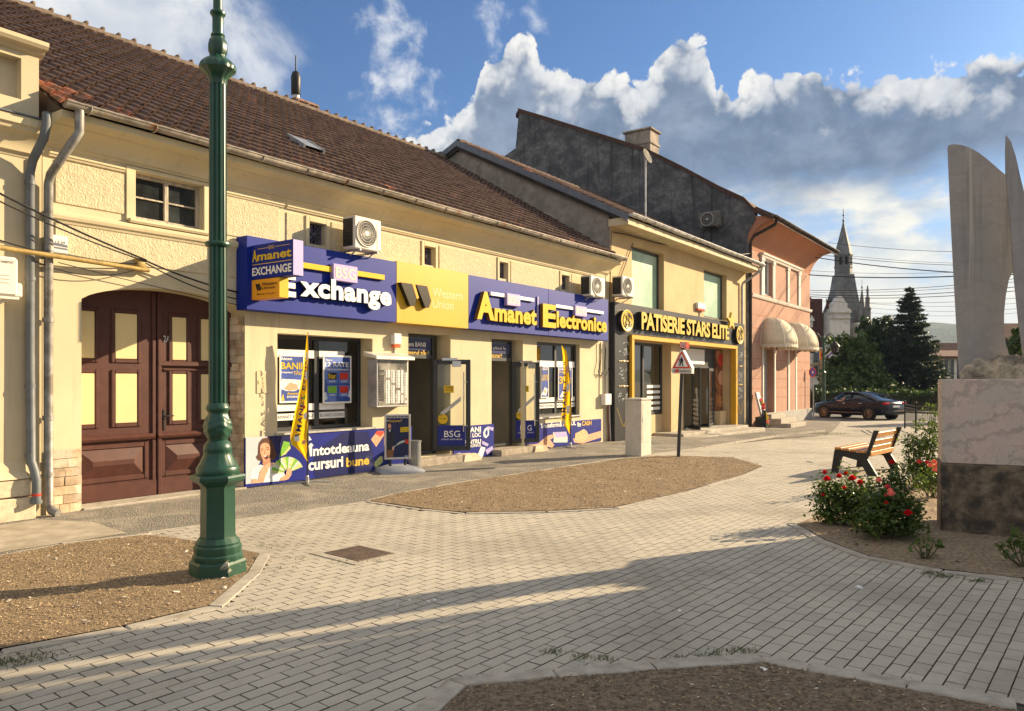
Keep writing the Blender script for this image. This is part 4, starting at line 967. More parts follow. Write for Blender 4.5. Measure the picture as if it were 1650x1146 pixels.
M_pnote = mat('printed yellow green note', (.46, .52, .20), .5, var=.35, vs=40); M_phair = mat('printed brown hair', (.085, .032, .018), .5, var=.4, vs=26); M_pshirt = mat('printed white shirt', (.72, .72, .72), .5, var=.05, vs=6)
mb = MB(FM); t0, z1 = F(413, 598, .0); t1 = Ft(437, .0); z0 = F(413, 634, .0)[1]; mb.box(t0, t1, -.012, .002, z0, z1, bev=.004); mb.box(t0 + .03, t0 + .05, -.02, -.012, (z0 + z1) / 2 - .03, (z0 + z1) / 2 + .03); part('wall_hatch', mb, mat('hatch paint', (.58, .49, .31), .8, var=.05), H1)
p, wd, sh = poster('navy poster with big yellow BANII behind the yellow flag', (450, 571, 650, 490), -.28, M_pblue)
wd('Aducem', .06, .50, .885, .945, M_wht); wd('BANII', .06, .92, .70, .84, M_letY); wd('în buzunarul', .06, .52, .615, .655, M_wht); wd('TĂU!', .56, .92, .58, .68, M_letY)
sh([(.02, .30), (.10, .50), (.85, .48), (.92, .32), (.6, .24), (.25, .25)], M_pgrey); sh([(.20, .30), (.40, .42), (.72, .38), (.74, .28), (.4, .25)], M_pskin, 1)
wd('Amanet', .30, .78, .17, .225, M_letY); wd('EXCHANGE', .30, .78, .105, .15, M_wht); sh([(.05, .05), (.15, .2), (.2, .05)], M_gold)
p, wd, sh = poster('blue poster reading 12 RATE with four card pictures', (520, 572, 651, 566), -.28, M_pblue)
sh([(.0, .99), (.68, .99), (.68, .78), (.40, .5), (.0, .5)], M_lblue); sh([(.02, .02), (.5, .02), (.4, .2), (.02, .22)], M_lblue)
wd('Plata in', .10, .32, .88, .92, M_wht); wd('12 RATE', .08, .90, .76, .86, M_wht); wd('FĂRĂ DOBÂNDĂ', .08, .90, .685, .735, M_wht)
for a, b, m in ((.14, .50, M_black), (.55, .50, M_pred), (.14, .22, M_pgreen), (.55, .22, M_pred)):
    sh([(a, b - .08), (a + .36, b - .08), (a + .36, b + .16), (a, b + .16)], M_lblue, 1); sh([(a + .03, b + .0), (a + .33, b + .0), (a + .33, b + .14), (a + .03, b + .14)], m, 2); wd('4 RATE', a + .08, a + .28, b - .055, b - .025, M_wht, 3)
wd('Star', .18, .45, .52, .62, M_letY, 4); sh([(.0, .04), (.0, .22), (.10, .24), (.16, .10)], M_pgrey, 2); sh([(.86, .14), (.94, .30), (1.0, .28), (1.0, .10)], M_pgrey, 2); sh([(.92, .50), (1., .58), (1., .50)], M_black, 2)
p, wd, sh = poster('narrow navy poster with a yellow percent figure left in the second shop window', (871, 590, 642, 884), -.08, M_pblue)
wd('DOBÂNDĂ', .04, .92, .88, .95, M_wht); wd('0,01%', .04, .95, .52, .74, M_letY); sh([(.1, .1), (.5, .35), (.9, .28), (.7, .08)], M_pgrey); sh([(.3, .2), (.6, .28), (.7, .15)], M_pskin, 1)
p, wd, sh = poster('navy poster with a yellow figure 3 behind the tall right hand flag', (899, 590, 645, 922), -.08, M_pblue)
wd('OFERTĂ', .08, .92, .88, .95, M_wht); wd('PLATA', .08, .6, .80, .85, M_gold); wd('3', .08, .34, .48, .70, M_letY); wd('RATE', .4, .92, .50, .66, M_letY); sh([(.1, .08), (.4, .35), (.9, .3), (.8, .08)], M_pgrey)
# white film strips on the panes
for (ta, tb_, y, zz, words) in ((3.80, 4.80, .325, None, 0), (4.92, 5.55, .325, None, 0), (11.9, 12.84, .115, None, 1), (12.96, 13.9, .115, None, 1)):
    mb = MB(FM); zs = ((2.21, 2.36), (1.245, 1.37), (1.08, 1.20)) if y > .2 else ((2.16, 2.32), (1.22, 1.34), (1.06, 1.18))
    org = FM @ Vector(((ta + tb_) / 2, y, 1.1)); st = thing('window_film', {3.80: 'white film strips on the pane behind the left yellow flag', 4.92: 'white film strips round the 12 RATE poster pane', 11.9: 'white film strips on the left pane of the second shop window', 12.96: 'white film strips on the pane behind the right yellow flag'}[ta], 'window film', org)
    for a, b in zs: mb = MB(FM); mb.box(ta, tb_, y, y + .003, a, b); part('strip', mb, M_pshirt, st)
    q = MB(FM); add_text(q, 'BSG AMANET & EXCHANGE', ta + .02, tb_ - .02, zs[2][0] + .03, zs[2][1] - .03, y - .002, bold=.0); part('film_words', q, M_iron, st)

# ------------------------------------------------------------------ printed boards along the foot of the wall
def board(label, pts, n):
    """flat board; pts (ul, vtl, vbl, ur)"""
    ul, vt, vb, ur = pts; t0, z1 = F(ul, vt, n); z0 = F(ul, vb, n)[1]; t1 = Ft(ur, n)
    t = thing('advertising_board', label, 'advertising board', FM @ Vector(((t0 + t1) / 2, -n, max(z0, 0))))
    mb = MB(FM); mb.box(t0, t1, -n, -.002, max(z0, .02), z1, bev=.004); part('board', mb, M_blueP, t); t['zz'] = (t0, t1, z0, z1); return t
M_bgrey = mat('printed light grey', (.50, .52, .56), .4, var=.04, vs=2)
M_lips = mat('printed lips', (.45, .03, .03), .4, var=.1)
M_skinD = mat('printed shaded skin', (.42, .20, .12), .5, var=.12, vs=14)
B1 = board('blue wall board with a smiling woman holding a fan of banknotes', (395, 706, 789, 664), .03)
Z = 1650 / 230.0
def zb1(x, y): return (395 + x / Z, 690 + y / Z)
def bprint(par, name, pts, n, m, zf=None):
    mb = MB(FM); fpoly(mb, [zf(*p) for p in pts] if zf else pts, n); part(name, mb, m, par)
bprint(B1, 'grey_field', [(8, 104), (258, 97), (200, 330), (60, 640), (8, 650)], .032, M_bgrey, zb1)
bprint(B1, 'dark_field', [(258, 97), (520, 82), (515, 190), (400, 300), (300, 340), (270, 200)], .032, M_blueD, zb1)
bprint(B1, 'dark_field', [(1130, 52), (1425, 40), (1480, 300), (1455, 500), (810, 575), (775, 420), (830, 250)], .032, M_blueD, zb1)
W_ = [(60, 645), (80, 590), (190, 450), (230, 410), (330, 400), (400, 420), (470, 560), (410, 610), (200, 630)]
bprint(B1, 'shirt', W_, .034, M_pshirt, zb1)
bprint(B1, 'shirt_shade', [(60, 570), (80, 470), (180, 420), (215, 440), (150, 520), (95, 600)], .0335, M_pgrey, zb1)
hair = [(150, 240), (160, 170), (200, 120), (255, 108), (300, 130), (330, 190), (345, 260), (368, 310), (350, 350), (320, 370), (270, 370), (245, 330), (215, 345), (190, 380), (150, 370), (125, 335), (150, 300)]
bprint(B1, 'hair', hair, .036, M_phair, zb1)
bprint(B1, 'neck', [(205, 350), (290, 345), (300, 400), (330, 400), (240, 440), (200, 420)], .037, M_skinD, zb1)
bprint(B1, 'face', [(172, 235), (178, 200), (200, 175), (240, 168), (275, 185), (290, 225), (288, 290), (270, 345), (240, 388), (215, 378), (190, 330), (176, 285)], .038, M_pskin, zb1)
bprint(B1, 'mouth', [(212, 325), (258, 312), (250, 345), (232, 358), (218, 345)], .040, M_lips, zb1)
bprint(B1, 'teeth', [(215, 325), (254, 315), (250, 327), (220, 334)], .041, M_wht, zb1)
for q in ([(182, 250), (212, 248), (210, 256), (186, 258)], [(248, 242), (282, 236), (280, 246), (252, 250)], [(180, 232), (212, 228), (212, 234), (182, 238)], [(244, 222), (282, 216), (282, 223), (246, 229)], [(226, 252), (234, 252), (236, 300), (222, 302)]):
    bprint(B1, 'features', q, .0395, M_phair if q[0][1] != 252 or q[0][0] != 226 else M_skinD, zb1)
bprint(B1, 'arm', [(150, 630), (170, 500), (215, 440), (285, 395), (335, 400), (330, 425), (275, 450), (262, 500), (240, 540), (215, 625)], .039, M_pskin, zb1)
bprint(B1, 'arm', [(75, 640), (85, 590), (140, 585), (150, 635)], .039, M_pskin, zb1)
cx, cy = 490, 520
for k in range(13):
    a = math.radians(172 - k * 11.8); da = math.radians(8); r0, r1 = 40, 190
    mm = (M_pnote, M_pgreen, M_pmint)[k % 3]
    bprint(B1, 'banknote', [(cx + r0 * math.cos(a - da * .4), cy - r0 * math.sin(a - da * .4)), (cx + r1 * math.cos(a - da), cy - r1 * math.sin(a - da)), (cx + r1 * math.cos(a + da), cy - r1 * math.sin(a + da)), (cx + r0 * math.cos(a + da * .4), cy - r0 * math.sin(a + da * .4))], .0352 + k * .0003, mm, zb1)
bprint(B1, 'hand', [(400, 605), (420, 570), (470, 540), (485, 470), (500, 460), (515, 480), (540, 470), (535, 540), (500, 590), (450, 605)], .0405, M_pskin, zb1)
bprint(B1, 'banknote', [(390, 340), (445, 150), (515, 165), (520, 220), (470, 290)], .0345, M_pgreen, zb1); bprint(B1, 'banknote', [(410, 330), (520, 200), (525, 235), (470, 300)], .0347, M_pnote, zb1)
bprint(B1, 'banknote', [(1455, 130), (1530, 30), (1612, 35), (1610, 75), (1515, 218)], .0345, M_pskin, zb1); bprint(B1, 'banknote', [(1500, 60), (1530, 32), (1610, 38), (1590, 75), (1560, 100)], .0347, M_pred, zb1)
bprint(B1, 'banknote', [(1490, 440), (1500, 390), (1560, 325), (1590, 330), (1590, 390), (1520, 470)], .0345, M_pnote, zb1)
bprint(B1, 'banknote', [(735, 85), (770, 135), (735, 145)], .0345, M_pgrey, zb1)
mb = MB(FM); ftext(mb, 'Întotdeauna', 497, 715, 736, 595, .036, 0, .03); ftext(mb, 'cursuri', 497, 741, 759, 553, .036, 0, .03); part('board_words', mb, M_wht, B1)
mb = MB(FM); ftext(mb, 'bune', 558, 738, 753, 595, .036, 0, .03); part('board_words', mb, M_gold, B1)
B2 = board('blue wall board with scattered banknotes and phones between the two doors', (731, 688, 742, 796), .03)
z7 = lambda x, y: (580 + x / 4.407, 520 + y / 4.407)
mb = MB(FM); ftext(mb, 'BANI', 752, 689, 698, 775, .036, 0, .03); ftext(mb, 'PE LOC', 752, 699, 706, 775, .036, 0, .03); ftext(mb, 'PENTRU', 748, 710, 717, 775, .036, 0, .03); ftext(mb, 'ELECTRONICE', 742, 718, 723, 775, .036, 0, .02); part('board_words', mb, M_wht, B2)
for q, m in (([(875, 780), (885, 755), (905, 740), (918, 760), (915, 800), (895, 822), (878, 810)], M_pgrey), ([(890, 785), (895, 765), (905, 758), (908, 790), (897, 805)], M_blueP), ([(905, 735), (950, 745), (945, 770), (915, 755)], M_lil), ([(868, 838), (915, 862), (905, 880), (868, 862)], M_lil), ([(890, 905), (940, 875), (948, 900), (905, 942)], M_lil), ([(835, 945), (860, 880), (892, 888), (868, 960)], M_wht), ([(750, 930), (820, 925), (822, 965), (765, 970)], M_wht), ([(775, 940), (800, 935), (805, 965), (785, 965)], M_black), ([(668, 935), (715, 922), (712, 940), (672, 962)], M_lil)):
    bprint(B2, 'print', q, .034 + .0015 * (m in (M_blueP, M_black)), m, z7)
B3 = board('blue wall board reading Transforma with two hands swapping gold for cash', (848, 685, 730, 969), .03)
z8 = lambda x, y: (740 + x / 4.407, 520 + y / 4.407)
mb = MB(FM); ftext(mb, 'Transformă AURUL', 871, 682, 690.5, 928, .036, 0, .03); ftext(mb, 'în', 930, 680.5, 688, 936, .036, 0, .03); part('board_words', mb, M_wht, B3)
mb = MB(FM); ftext(mb, 'CASH', 937.5, 679, 686.5, 953, .036, 0, .03); part('board_words', mb, M_gold, B3)
bprint(B3, 'hand', [(482, 918), (482, 868), (560, 860), (620, 805), (670, 792), (678, 815), (645, 830), (675, 870), (660, 888), (600, 875), (550, 905)], .034, M_pskin, z8)
bprint(B3, 'sleeve', [(482, 918), (482, 868), (545, 862), (552, 905)], .0355, M_skinD, z8)
bprint(B3, 'banknote', [(665, 778), (760, 775), (770, 815), (768, 850), (668, 852), (672, 815)], .033, M_pmint, z8); bprint(B3, 'banknote', [(672, 778), (762, 778), (764, 810), (690, 818)], .0345, M_lil, z8)
bprint(B3, 'hand', [(1008, 768), (1008, 815), (930, 840), (875, 860), (815, 850), (808, 820), (850, 835), (890, 805), (930, 790)], .034, M_pskin, z8)
bprint(B3, 'gold_heap', [(820, 830), (825, 785), (850, 775), (885, 755), (905, 770), (920, 800), (905, 830), (870, 850)], .0355, mat('printed gold', (.55, .40, .22), .5, var=.6, vs=45), z8)

# ------------------------------------------------------------------ feather flags
def clothmat(name, a, b):
    m = bpy.data.materials.new(name); m.use_nodes = True; g = NG(m.node_tree); bs = g.n['Principled BSDF']; out = [n for n in g.n if n.type == 'OUTPUT_MATERIAL'][0]; bs.inputs['Base Color'].default_value = (*a, 1); bs.inputs['Roughness'].default_value = .8
    tl = g.node('ShaderNodeBsdfTranslucent'); tl.inputs[0].default_value = (*b, 1); mx = g.node('ShaderNodeMixShader'); mx.inputs[0].default_value = .55; g.l.new(bs.outputs[0], mx.inputs[1]); g.l.new(tl.outputs[0], mx.inputs[2]); g.l.new(mx.outputs[0], out.inputs[0]); return m
M_flag = clothmat('yellow flag cloth', (.88, .55, .02), (.95, .60, .02))
def flag_cloth_mat(): pass
def feather_flag(foot, top_v, left, right, label, yaw, words, k):
    """foot: photo point of the pole's base on the ground; left/right edges: photo points in the flag's upright plane (facing the camera side)"""
    b = G(*foot); yv = b.y
    t = thing('feather_flag', label, 'flag', b, 'yellow feather flags on the pavement')
    def P(u, v, d=0.): q = Y(u, v, yv + d); return q
    pole = [P(u, v) for u, v in k['pole']]
    mb = MB(); mb.tube([b + Vector((0, 0, .03))] + pole, [.014] * (len(pole)) + [.006], 8); part('pole', mb, M_iron, t)
    mb = MB()
    for a in (20, 110, 200, 290): mb.tube([b + Vector((0, 0, .03)), b + Vector((.42 * math.cos(R(a)), .42 * math.sin(R(a)), .012))], [.014, .010], 6)
    mb.lathe([(.03, 0), (.035, .02), (.03, .12), (.02, .14)], b, 12); part('cross_base', mb, M_zinc2, t)
    n = len(left); mb = MB(); nx = 9; grid = []
    for i in range(n):
        row = []
        for j in range(nx + 1):
            f = j / nx; u = left[i][0] + (right[i][0] - left[i][0]) * f; v = left[i][1] + (right[i][1] - left[i][1]) * f
            d = .05 * math.sin(f * 7 + i * .6) * (1 - f) + .02 * math.sin(i * 1.3 + f * 3)
            row.append(P(u, v, d))
        grid.append(row)
    ks = [mb.vs(r) for r in grid]
    for a, c in zip(ks, ks[1:]):
        for j in range(nx): mb.face((a + j, a + j + 1, c + j + 1, c + j))
    f = part('cloth', mb, M_flag, t, smooth=True)
    return t, P
L1 = [(495.0, 537), (492.5, 560), (489.5, 585), (486, 610), (481.5, 635), (476, 660), (471, 685), (467.5, 705), (469, 716), (477, 722), (487, 732), (494.5, 743)]
R1 = [(496.2, 536), (496.2, 560), (496.2, 585), (496.2, 610), (496.1, 635), (496, 660), (495.9, 685), (495.8, 705), (495.7, 716), (495.6, 724), (495.6, 734), (495.6, 744)]
fl, P1 = feather_flag((495, 779), 536, L1, R1, 'wide yellow feather flag in front of the first shop window', 0, 'AMANET', {'pole': [(495.4, 760), (495.9, 740), (496.2, 640), (496.3, 535)]})
M_nav = mat('navy print', (.02, .035, .14), .8, var=.05)
def vletters(P, par, pts, size_px, m, d):
    mb = MB()
    for ch, (u, v, w, h, rot) in pts:
        vs, fs = text_geo(ch, .03); k = len(mb.v); ca, sa = math.cos(R(rot)), math.sin(R(rot))
        for a, b_ in vs:
            x, yv = (a - .5) * w, (b_ - .5) * h; mb.v.append(P(u + x * ca - yv * sa, v - (x * sa + yv * ca), d))
        for f in fs: mb.face([k + i for i in f])
    part('flag_words', mb, m, par)
vletters(P1, fl, [('A', (479, 703, 12, 8, 78)), ('M', (481.5, 690, 11, 8, 78)), ('A', (483.5, 677, 11, 7, 80)), ('N', (485.2, 664, 11, 6.5, 80)), ('E', (487, 652, 9, 6, 82)), ('T', (488.2, 642, 9, 6, 82)), ('E', (489.5, 625, 8, 4.5, 84)), ('X', (490.4, 615, 8, 4, 84)), ('C', (491.2, 605, 8, 4, 84)), ('H', (492, 595, 8, 3.4, 84)), ('A', (492.7, 585, 8, 3, 85)), ('N', (493.4, 575, 8, 2.6, 85))], 10, M_nav, -.07)
def fprints(P, par, lst):
    for pts, m in lst:
        mb = MB(); mb.poly([P(u, v, -.075) for u, v in pts]); part('print', mb, m, par)
fprints(P1, fl, [([(474, 704), (482, 702), (483, 711), (475, 711)], M_pgrey), ([(487, 710), (493, 709), (492, 716), (486, 716)], M_pskin), ([(487, 655), (492, 653), (492, 658), (488, 660)], M_pred), ([(488.5, 668), (494, 664), (494, 674), (490, 676)], M_pgrey), ([(488, 640), (492, 637), (492, 642), (489, 645)], M_pgreen), ([(492, 600), (495, 598), (495, 612), (492, 612)], M_pgrey), ([(493, 570), (495.5, 568), (495.5, 580), (493, 580)], M_pgrey)])
z8 = lambda x, y: (740 + x / 4.407, 520 + y / 4.407)
L2 = [z8(*p) for p in ((727, 163), (733, 230), (738, 300), (741, 380), (741, 460), (738, 540), (732, 610), (724, 680), (730, 712), (750, 735), (770, 765), (784, 792))]
R2 = [z8(*p) for p in ((731, 161), (757, 195), (772, 250), (781, 330), (787, 420), (791, 520), (793, 610), (794, 690), (793, 720), (791, 745), (789, 770), (787, 794))]
fl, P2 = feather_flag((919.2, 722), 557, L2, R2, 'narrow yellow feather flag in front of the second shop window', 0, 'AMANET', {'pole': [z8(*p) for p in ((789, 830), (789, 780), (794, 690), (793, 600), (787, 420), (772, 250), (757, 195), (729, 160))]})
vletters(P2, fl, [(c, (908.3 + i * .35, 672 - i * 11.2, 8, 6.5 - .25 * i, 86)) for i, c in enumerate('AMANET')], 8, M_nav, -.07)
vletters(P2, fl, [(c, (909.8 - i * .25, 604 - i * 6, 5, 4, 87)) for i, c in enumerate('EXCH')], 8, M_nav, -.07)
fprints(P2, fl, [([(913, 655), (918, 653), (917, 666), (913, 667)], M_pgrey), ([(913, 620), (917.5, 617), (917.5, 630), (913, 632)], M_pgrey), ([(906, 678), (910, 676), (911, 684), (907, 684)], M_pmint), ([(912, 590), (916, 588), (916, 600), (912, 602)], M_pskin)])

# ------------------------------------------------------------------ wind-proof pavement sign
bs = G(641, 762); yv = bs.y
def PS(u, v, d=0.): return Y(u, v, yv + d)
AB = thing('pavement_sign', 'dark blue sign in a silver frame standing on a grey base by the door', 'sign', bs)
c0 = PS(620.5, 741); c1 = PS(660, 748); tl = PS(619.5, 668); tr = PS(659.5, 667)
# upright frame: build as a slab between its four corners, turned slightly to the left
ax = Vector((tr.x - tl.x, .22, 0)).normalized(); wS = (tr - tl).length / ax.x * .99; SM = Matrix.Translation((tl.x, yv - .02, 0)) @ Matrix(((ax.x, -ax.y, 0, 0), (ax.y, ax.x, 0, 0), (0, 0, 1, 0), (0, 0, 0, 1)))
zt, zb = tl.z, c0.z
mb = MB(SM); frame_rect(mb, 0, wS, zb, zt, .04, -.03, .03, bev=.008); part('frame', mb, M_steel, AB)
mb = MB(SM); mb.box(.035, wS - .035, -.012, .012, zb + .035, zt - .035); part('panel', mb, mat('sign navy', (.012, .018, .075), .35, var=.08), AB)
def psw(txt, a0, a1, b0, b1, m): q = MB(SM); add_text(q, txt, wS * a0, wS * a1, zb + (zt - zb) * b0, zb + (zt - zb) * b1, -.016, bold=.015); part('panel_words', q, m, AB)
def pss(ab, m, k=0): q = MB(SM); q.poly([(wS * a, -.0145 - .001 * k, zb + (zt - zb) * b) for a, b in ab]); part('print', q, m, AB)
psw('Intră și fă-ți plinul', .09, .91, .905, .95, M_wht); psw('la', .09, .16, .845, .885, M_wht); psw('buzunar!', .19, .66, .83, .885, M_gold)
pss([(.08, .22), (.07, .55), (.15, .68), (.28, .66), (.38, .55), (.36, .24), (.30, .20)], mat('printed dark jumper', (.02, .022, .035), .5, var=.2, vs=12)); pss([(.13, .68), (.13, .78), (.19, .82), (.25, .78), (.25, .69), (.20, .65)], M_pskin, 1); pss([(.12, .77), (.14, .83), (.22, .84), (.26, .79), (.25, .76), (.19, .80)], M_phair, 2); pss([(.13, .72), (.16, .67), (.22, .67), (.25, .72), (.20, .685)], M_phair, 2); pss([(.16, .66), (.19, .61), (.24, .66)], M_pshirt, 2)
pss([(.10, .04), (.10, .22), (.34, .21), (.33, .04)], mat('printed brown trousers', (.20, .09, .04), .5, var=.2), 1); pss([(.30, .28), (.34, .26), (.50, .36), (.60, .40), (.78, .42), (.77, .38), (.62, .35), (.52, .32)], M_pmint, 1); pss([(.78, .36), (.80, .45), (.92, .43), (.93, .35), (.86, .33)], M_pred, 1); pss([(.28, .22), (.36, .20), (.37, .26), (.30, .28)], M_pskin, 2)
pss([(.60, .60), (.94, .61), (.94, .72), (.60, .71)], M_letY, 1); psw('BANI pe loc', .63, .91, .67, .695, M_black); psw('pentru orice', .63, .91, .625, .65, M_black); psw('BSG', .78, .92, .05, .085, M_pgrey)
mb = MB(SM)
for x in (wS * .22, wS * .80): mb.tube([(x, 0, zb + .01), (x, 0, .13)], .028, 10)
part('leg', mb, M_iron, AB)
mb = MB(SM @ Matrix.Translation((wS / 2 + .03, 0, 0)))
mb.loft([[(x * .44, y * .30, z) for x, y in ((-1, -1), (-.5, -1.12), (.5, -1.12), (1, -1), (1.06, 0), (1, 1), (.5, 1.12), (-.5, 1.12), (-1, 1), (-1.06, 0))] for z in (0, .045)] +
        [[(x * .40, y * .26, .075 + (.05 if abs(x) < .7 else 0)) for x, y in ((-1, -1), (-.5, -1.1), (.5, -1.1), (1, -1), (1.04, 0), (1, 1), (.5, 1.1), (-.5, 1.1), (-1, 1), (-1.04, 0))],
         [(x * .30, y * .12, .10 + (.05 if abs(x) < .7 else 0)) for x, y in ((-1, -1), (-.5, -1.1), (.5, -1.1), (1, -1), (1.04, 0), (1, 1), (.5, 1.1), (-.5, 1.1), (-1, 1), (-1.04, 0))]])
part('base', mb, mat('grey plastic base', (.25, .27, .31), .4, var=.1, vs=8), AB, auto=50)

# clear tube stand by the door
p = fpt(668, 700, .35); q = FM @ Vector((p[0], p[1], .0))
mb = MB(); mb.lathe([(.15, 0), (.15, .02), (.13, .03), (.13, .55), (.145, .56), (.145, .58), (.10, .58)], q, 20); single('tube_bin', mb, mat('clear grey plastic', (.40, .40, .38), .25, var=.1, trans=.55), 'clear cylindrical bin standing at the step of the first door', 'bin', q, auto=40)

# ================================================================== THE CREAM HOUSE AT THE FAR LEFT
base = FM @ Vector((-2.5, 2, 0))
H0 = thing('cream_house', 'cream house at the left edge with a panelled parapet and travertine base', 'house', base)
M_pl0 = mat('cream plaster', (.55, .47, .32), .93, var=.07, vs=1.5, bump=.3, bs=60, bd=.004, col2=(.50, .43, .30), c2=(.52, .8), streak=.35)
M_trav = mat('travertine', (.55, .47, .34), .7, var=.14, vs=12, bump=.4, bs=30, bd=.004, col2=(.40, .33, .23), c2=(.56, .74))
mb = MB(FM); mb.box(-8, -.20, -.02, .4, 0, 5.3); mb.box(-8, -.06, .0, 6.2, .0, 5.0); mb.prism([(.4, 5.0), (6.3, 5.0), (6.3, 9.3)], -8, -.1, 'x'); part('wall', mb, M_pl0, H0)
# parapet with sunk panels, its coping, the cornice ledge below it
mb = MB(FM); holes0 = [(-1.75, -.36, 5.42, 5.95), (-3.5, -2.1, 5.42, 5.95), (-5.3, -3.9, 5.42, 5.95)]
wall_holes(mb, -8, -.15, 5.22, 6.04, holes0, -.13, .02); mb.box(-8, -.17, .02, .34, 5.22, 6.02)
part('parapet', mb, M_pl0, H0)
mb = MB(FM); mb.prism([(.34, 6.03), (-.13, 6.03), (-.17, 6.05), (-.20, 6.09), (-.28, 6.10), (-.31, 6.14), (-.31, 6.19), (.36, 6.23)], -8, -.10, 'x'); part('coping', mb, M_pl0, H0, auto=30)
mb = MB(FM); mb.prism([(.0, 4.70), (-.03, 4.70), (-.05, 4.74), (-.09, 4.76), (-.10, 4.82), (-.14, 4.90), (-.21, 4.96), (-.28, 4.99), (-.30, 5.04), (-.33, 5.05), (-.34, 5.15), (.0, 5.20)], -8, -.17, 'x'); part('cornice', mb, M_plC, H0, auto=30)
mb = MB(FM); mb.prism([(-.36, 5.155), (-.36, 5.175), (-.12, 5.235), (-.12, 5.2)], -8, -.15, 'x'); part('lead_flashing', mb, M_pvc, H0)
for (a, b, c, d) in ((-1.2, -.19, .30, .52), (-1.1, -.19, -.02, .285), (-2.4, -1.21, .30, .52), (-2.6, -1.11, -.02, .285)):
    mb = MB(FM); mb.box(a, b, -.12 - (.03 if c < .2 else 0), -.02, c, d, bev=.012); part('base_stone', mb, M_trav, H0)
mb = MB(FM); mb.box(-.245, -.21, -.05, 0, .55, 4.7, bev=.01); mb.prism([(-.02, .52), (-.14, .53), (-.06, .62), (-.02, .75)], -2.6, -.20, 'x'); part('base_moulding', mb, M_pl0, H0)
mb = MB(FM); mb.box(-2.45, -1.62, 5.2, 5.8, 9.1, 10.6, bev=.02); part('chimney', mb, mat('red brick', (.36, .10, .05), .9, var=.4, vs=9, bump=.6, bs=20, bd=.01), H0)
mb = MB(FM)
mb.tube([(-.17, -.40, 5.24), (-.18, -.42, 5.10), (-.19, -.36, 4.92), (-.24, -.17, 4.66), (-.245, -.10, 4.5), (-.245, -.10, 2.2), (-.235, -.11, .75), (-.22, -.17, .62), (-.21, -.20, .5), (-.21, -.20, .24)], .056, 12)
mb.tube([(-.21, -.20, .20), (-.21, -.20, .245)], .070, 12)
for z in (4.35, 3.1, 1.7, .8): mb.tube([(-.243, -.10, z), (-.243, -.10, z + .05)], .064, 12)
part('downpipe', mb, M_pvc, H0, auto=50)
mb = MB(FM); mb.tube([(-.21, -.20, .30), (-.21, -.20, .33)], .0585, 12); part('red_band', mb, M_pred, H0)

# wall box with louvres, its bracket
HB = thing('boiler_box', 'white slotted wall box with small lettering beside the downpipes at the left edge', 'heating unit', FM @ Vector((-1, -.02, 2.85)))
mb = MB(FM); mb.box(-1.35, -.52, -.45, -.03, 2.84, 3.33, bev=.03); mb.box(-.53, -.45, -.40, -.10, 2.84, 3.02, bev=.02); c = part('casing', mb, M_ac, HB)
for i in range(3): mb = MB(FM); mb.box(-.86, -.62, -.455, -.45, 3.00 + i * .045, 3.012 + i * .045); part('slot', mb, M_acg, c)
mb = MB(FM); add_text(mb, 'HABITAT', -.715, -.575, 3.245, 3.275, -.453, bold=.01); part('lettering', mb, M_iron, c)
mb = MB(FM); mb.tube([(-.6, -.4, 2.83), (-.85, -.03, 2.6)], .02, 6); mb.box(-1.3, -.5, -.42, -.03, 2.81, 2.84); part('bracket', mb, M_ac, HB)

# gas pipe across the wall and the bracket at its end
mb = MB(FM); mb.tube([(-4, -.30, 3.46), (-.6, -.28, 3.45), (1.28, -.10, 3.42), (1.36, -.10, 3.42)], .032, 10)
mb.box(1.18, 1.30, -.13, 0, 3.44, 3.58, bev=.01); mb.tube([(1.34, -.10, 3.42), (1.34, -.02, 3.42)], .02, 8)
single('gas_pipe', mb, mat('ochre painted pipe', (.36, .25, .08), .6, var=.25, vs=8, col2=(.20, .12, .05), c2=(.6, .75)), 'ochre gas pipe running along the wall above the arched gate', 'pipe', FM @ Vector((-.6, -.28, 3.45)), auto=50)
mb = MB(FM); mb.box(.02, .22, -.12, .0, 3.50, 3.74, bev=.012); b = thing('junction_box', 'pale box with faded writing beside the zinc downpipe', 'junction box', FM @ Vector((.12, 0, 3.5))); part('casing', mb, M_white, b)
mb = MB(FM); add_text(mb, '13-29', .06, .18, 3.63, 3.665, -.123, bold=.0); part('lettering', mb, M_iron, b)
def cable(name, pts, r, label, cat='cable', m=None, group=None):
    mb = MB(); mb.tube([FM @ Vector(p) for p in pts], r, 6); return single(name, mb, m or M_black, label, cat, FM @ Vector(pts[0]), group)
def sag(a, b, s, n=9): a, b = Vector(a), Vector(b); return [tuple(a.lerp(b, i / n) - Vector((0, 0, s * 4 * (i / n) * (1 - i / n)))) for i in range(n + 1)]
for i, (a, b, s, r) in enumerate((((-3, -.9, 4.9), (1.3, -.14, 3.56), .12, .014), ((-3, -.86, 4.82), (1.3, -.13, 3.54), .16, .010), ((1.3, -.13, 3.55), (3.2, -.06, 3.22), .06, .014), ((1.3, -.12, 3.52), (3.2, -.05, 3.12), .10, .010), ((-.9, -.2, 3.62), (1.2, -.1, 3.50), .10, .009), ((-.3, -.12, 3.40), (1.2, -.11, 3.42), .16, .007), ((.1, -.1, 3.38), (3.1, -.04, 3.02), .02, .006))):
    cable('wall_cable', sag(a, b, s), r, None, None, group=None)['group'] = 'black cables along the wall over the gate'
for o in COL.objects:
    if o.name.startswith('wall_cable'): o['label'] = 'black cable slung along the wall over the arched gate'; o['category'] = 'cable'

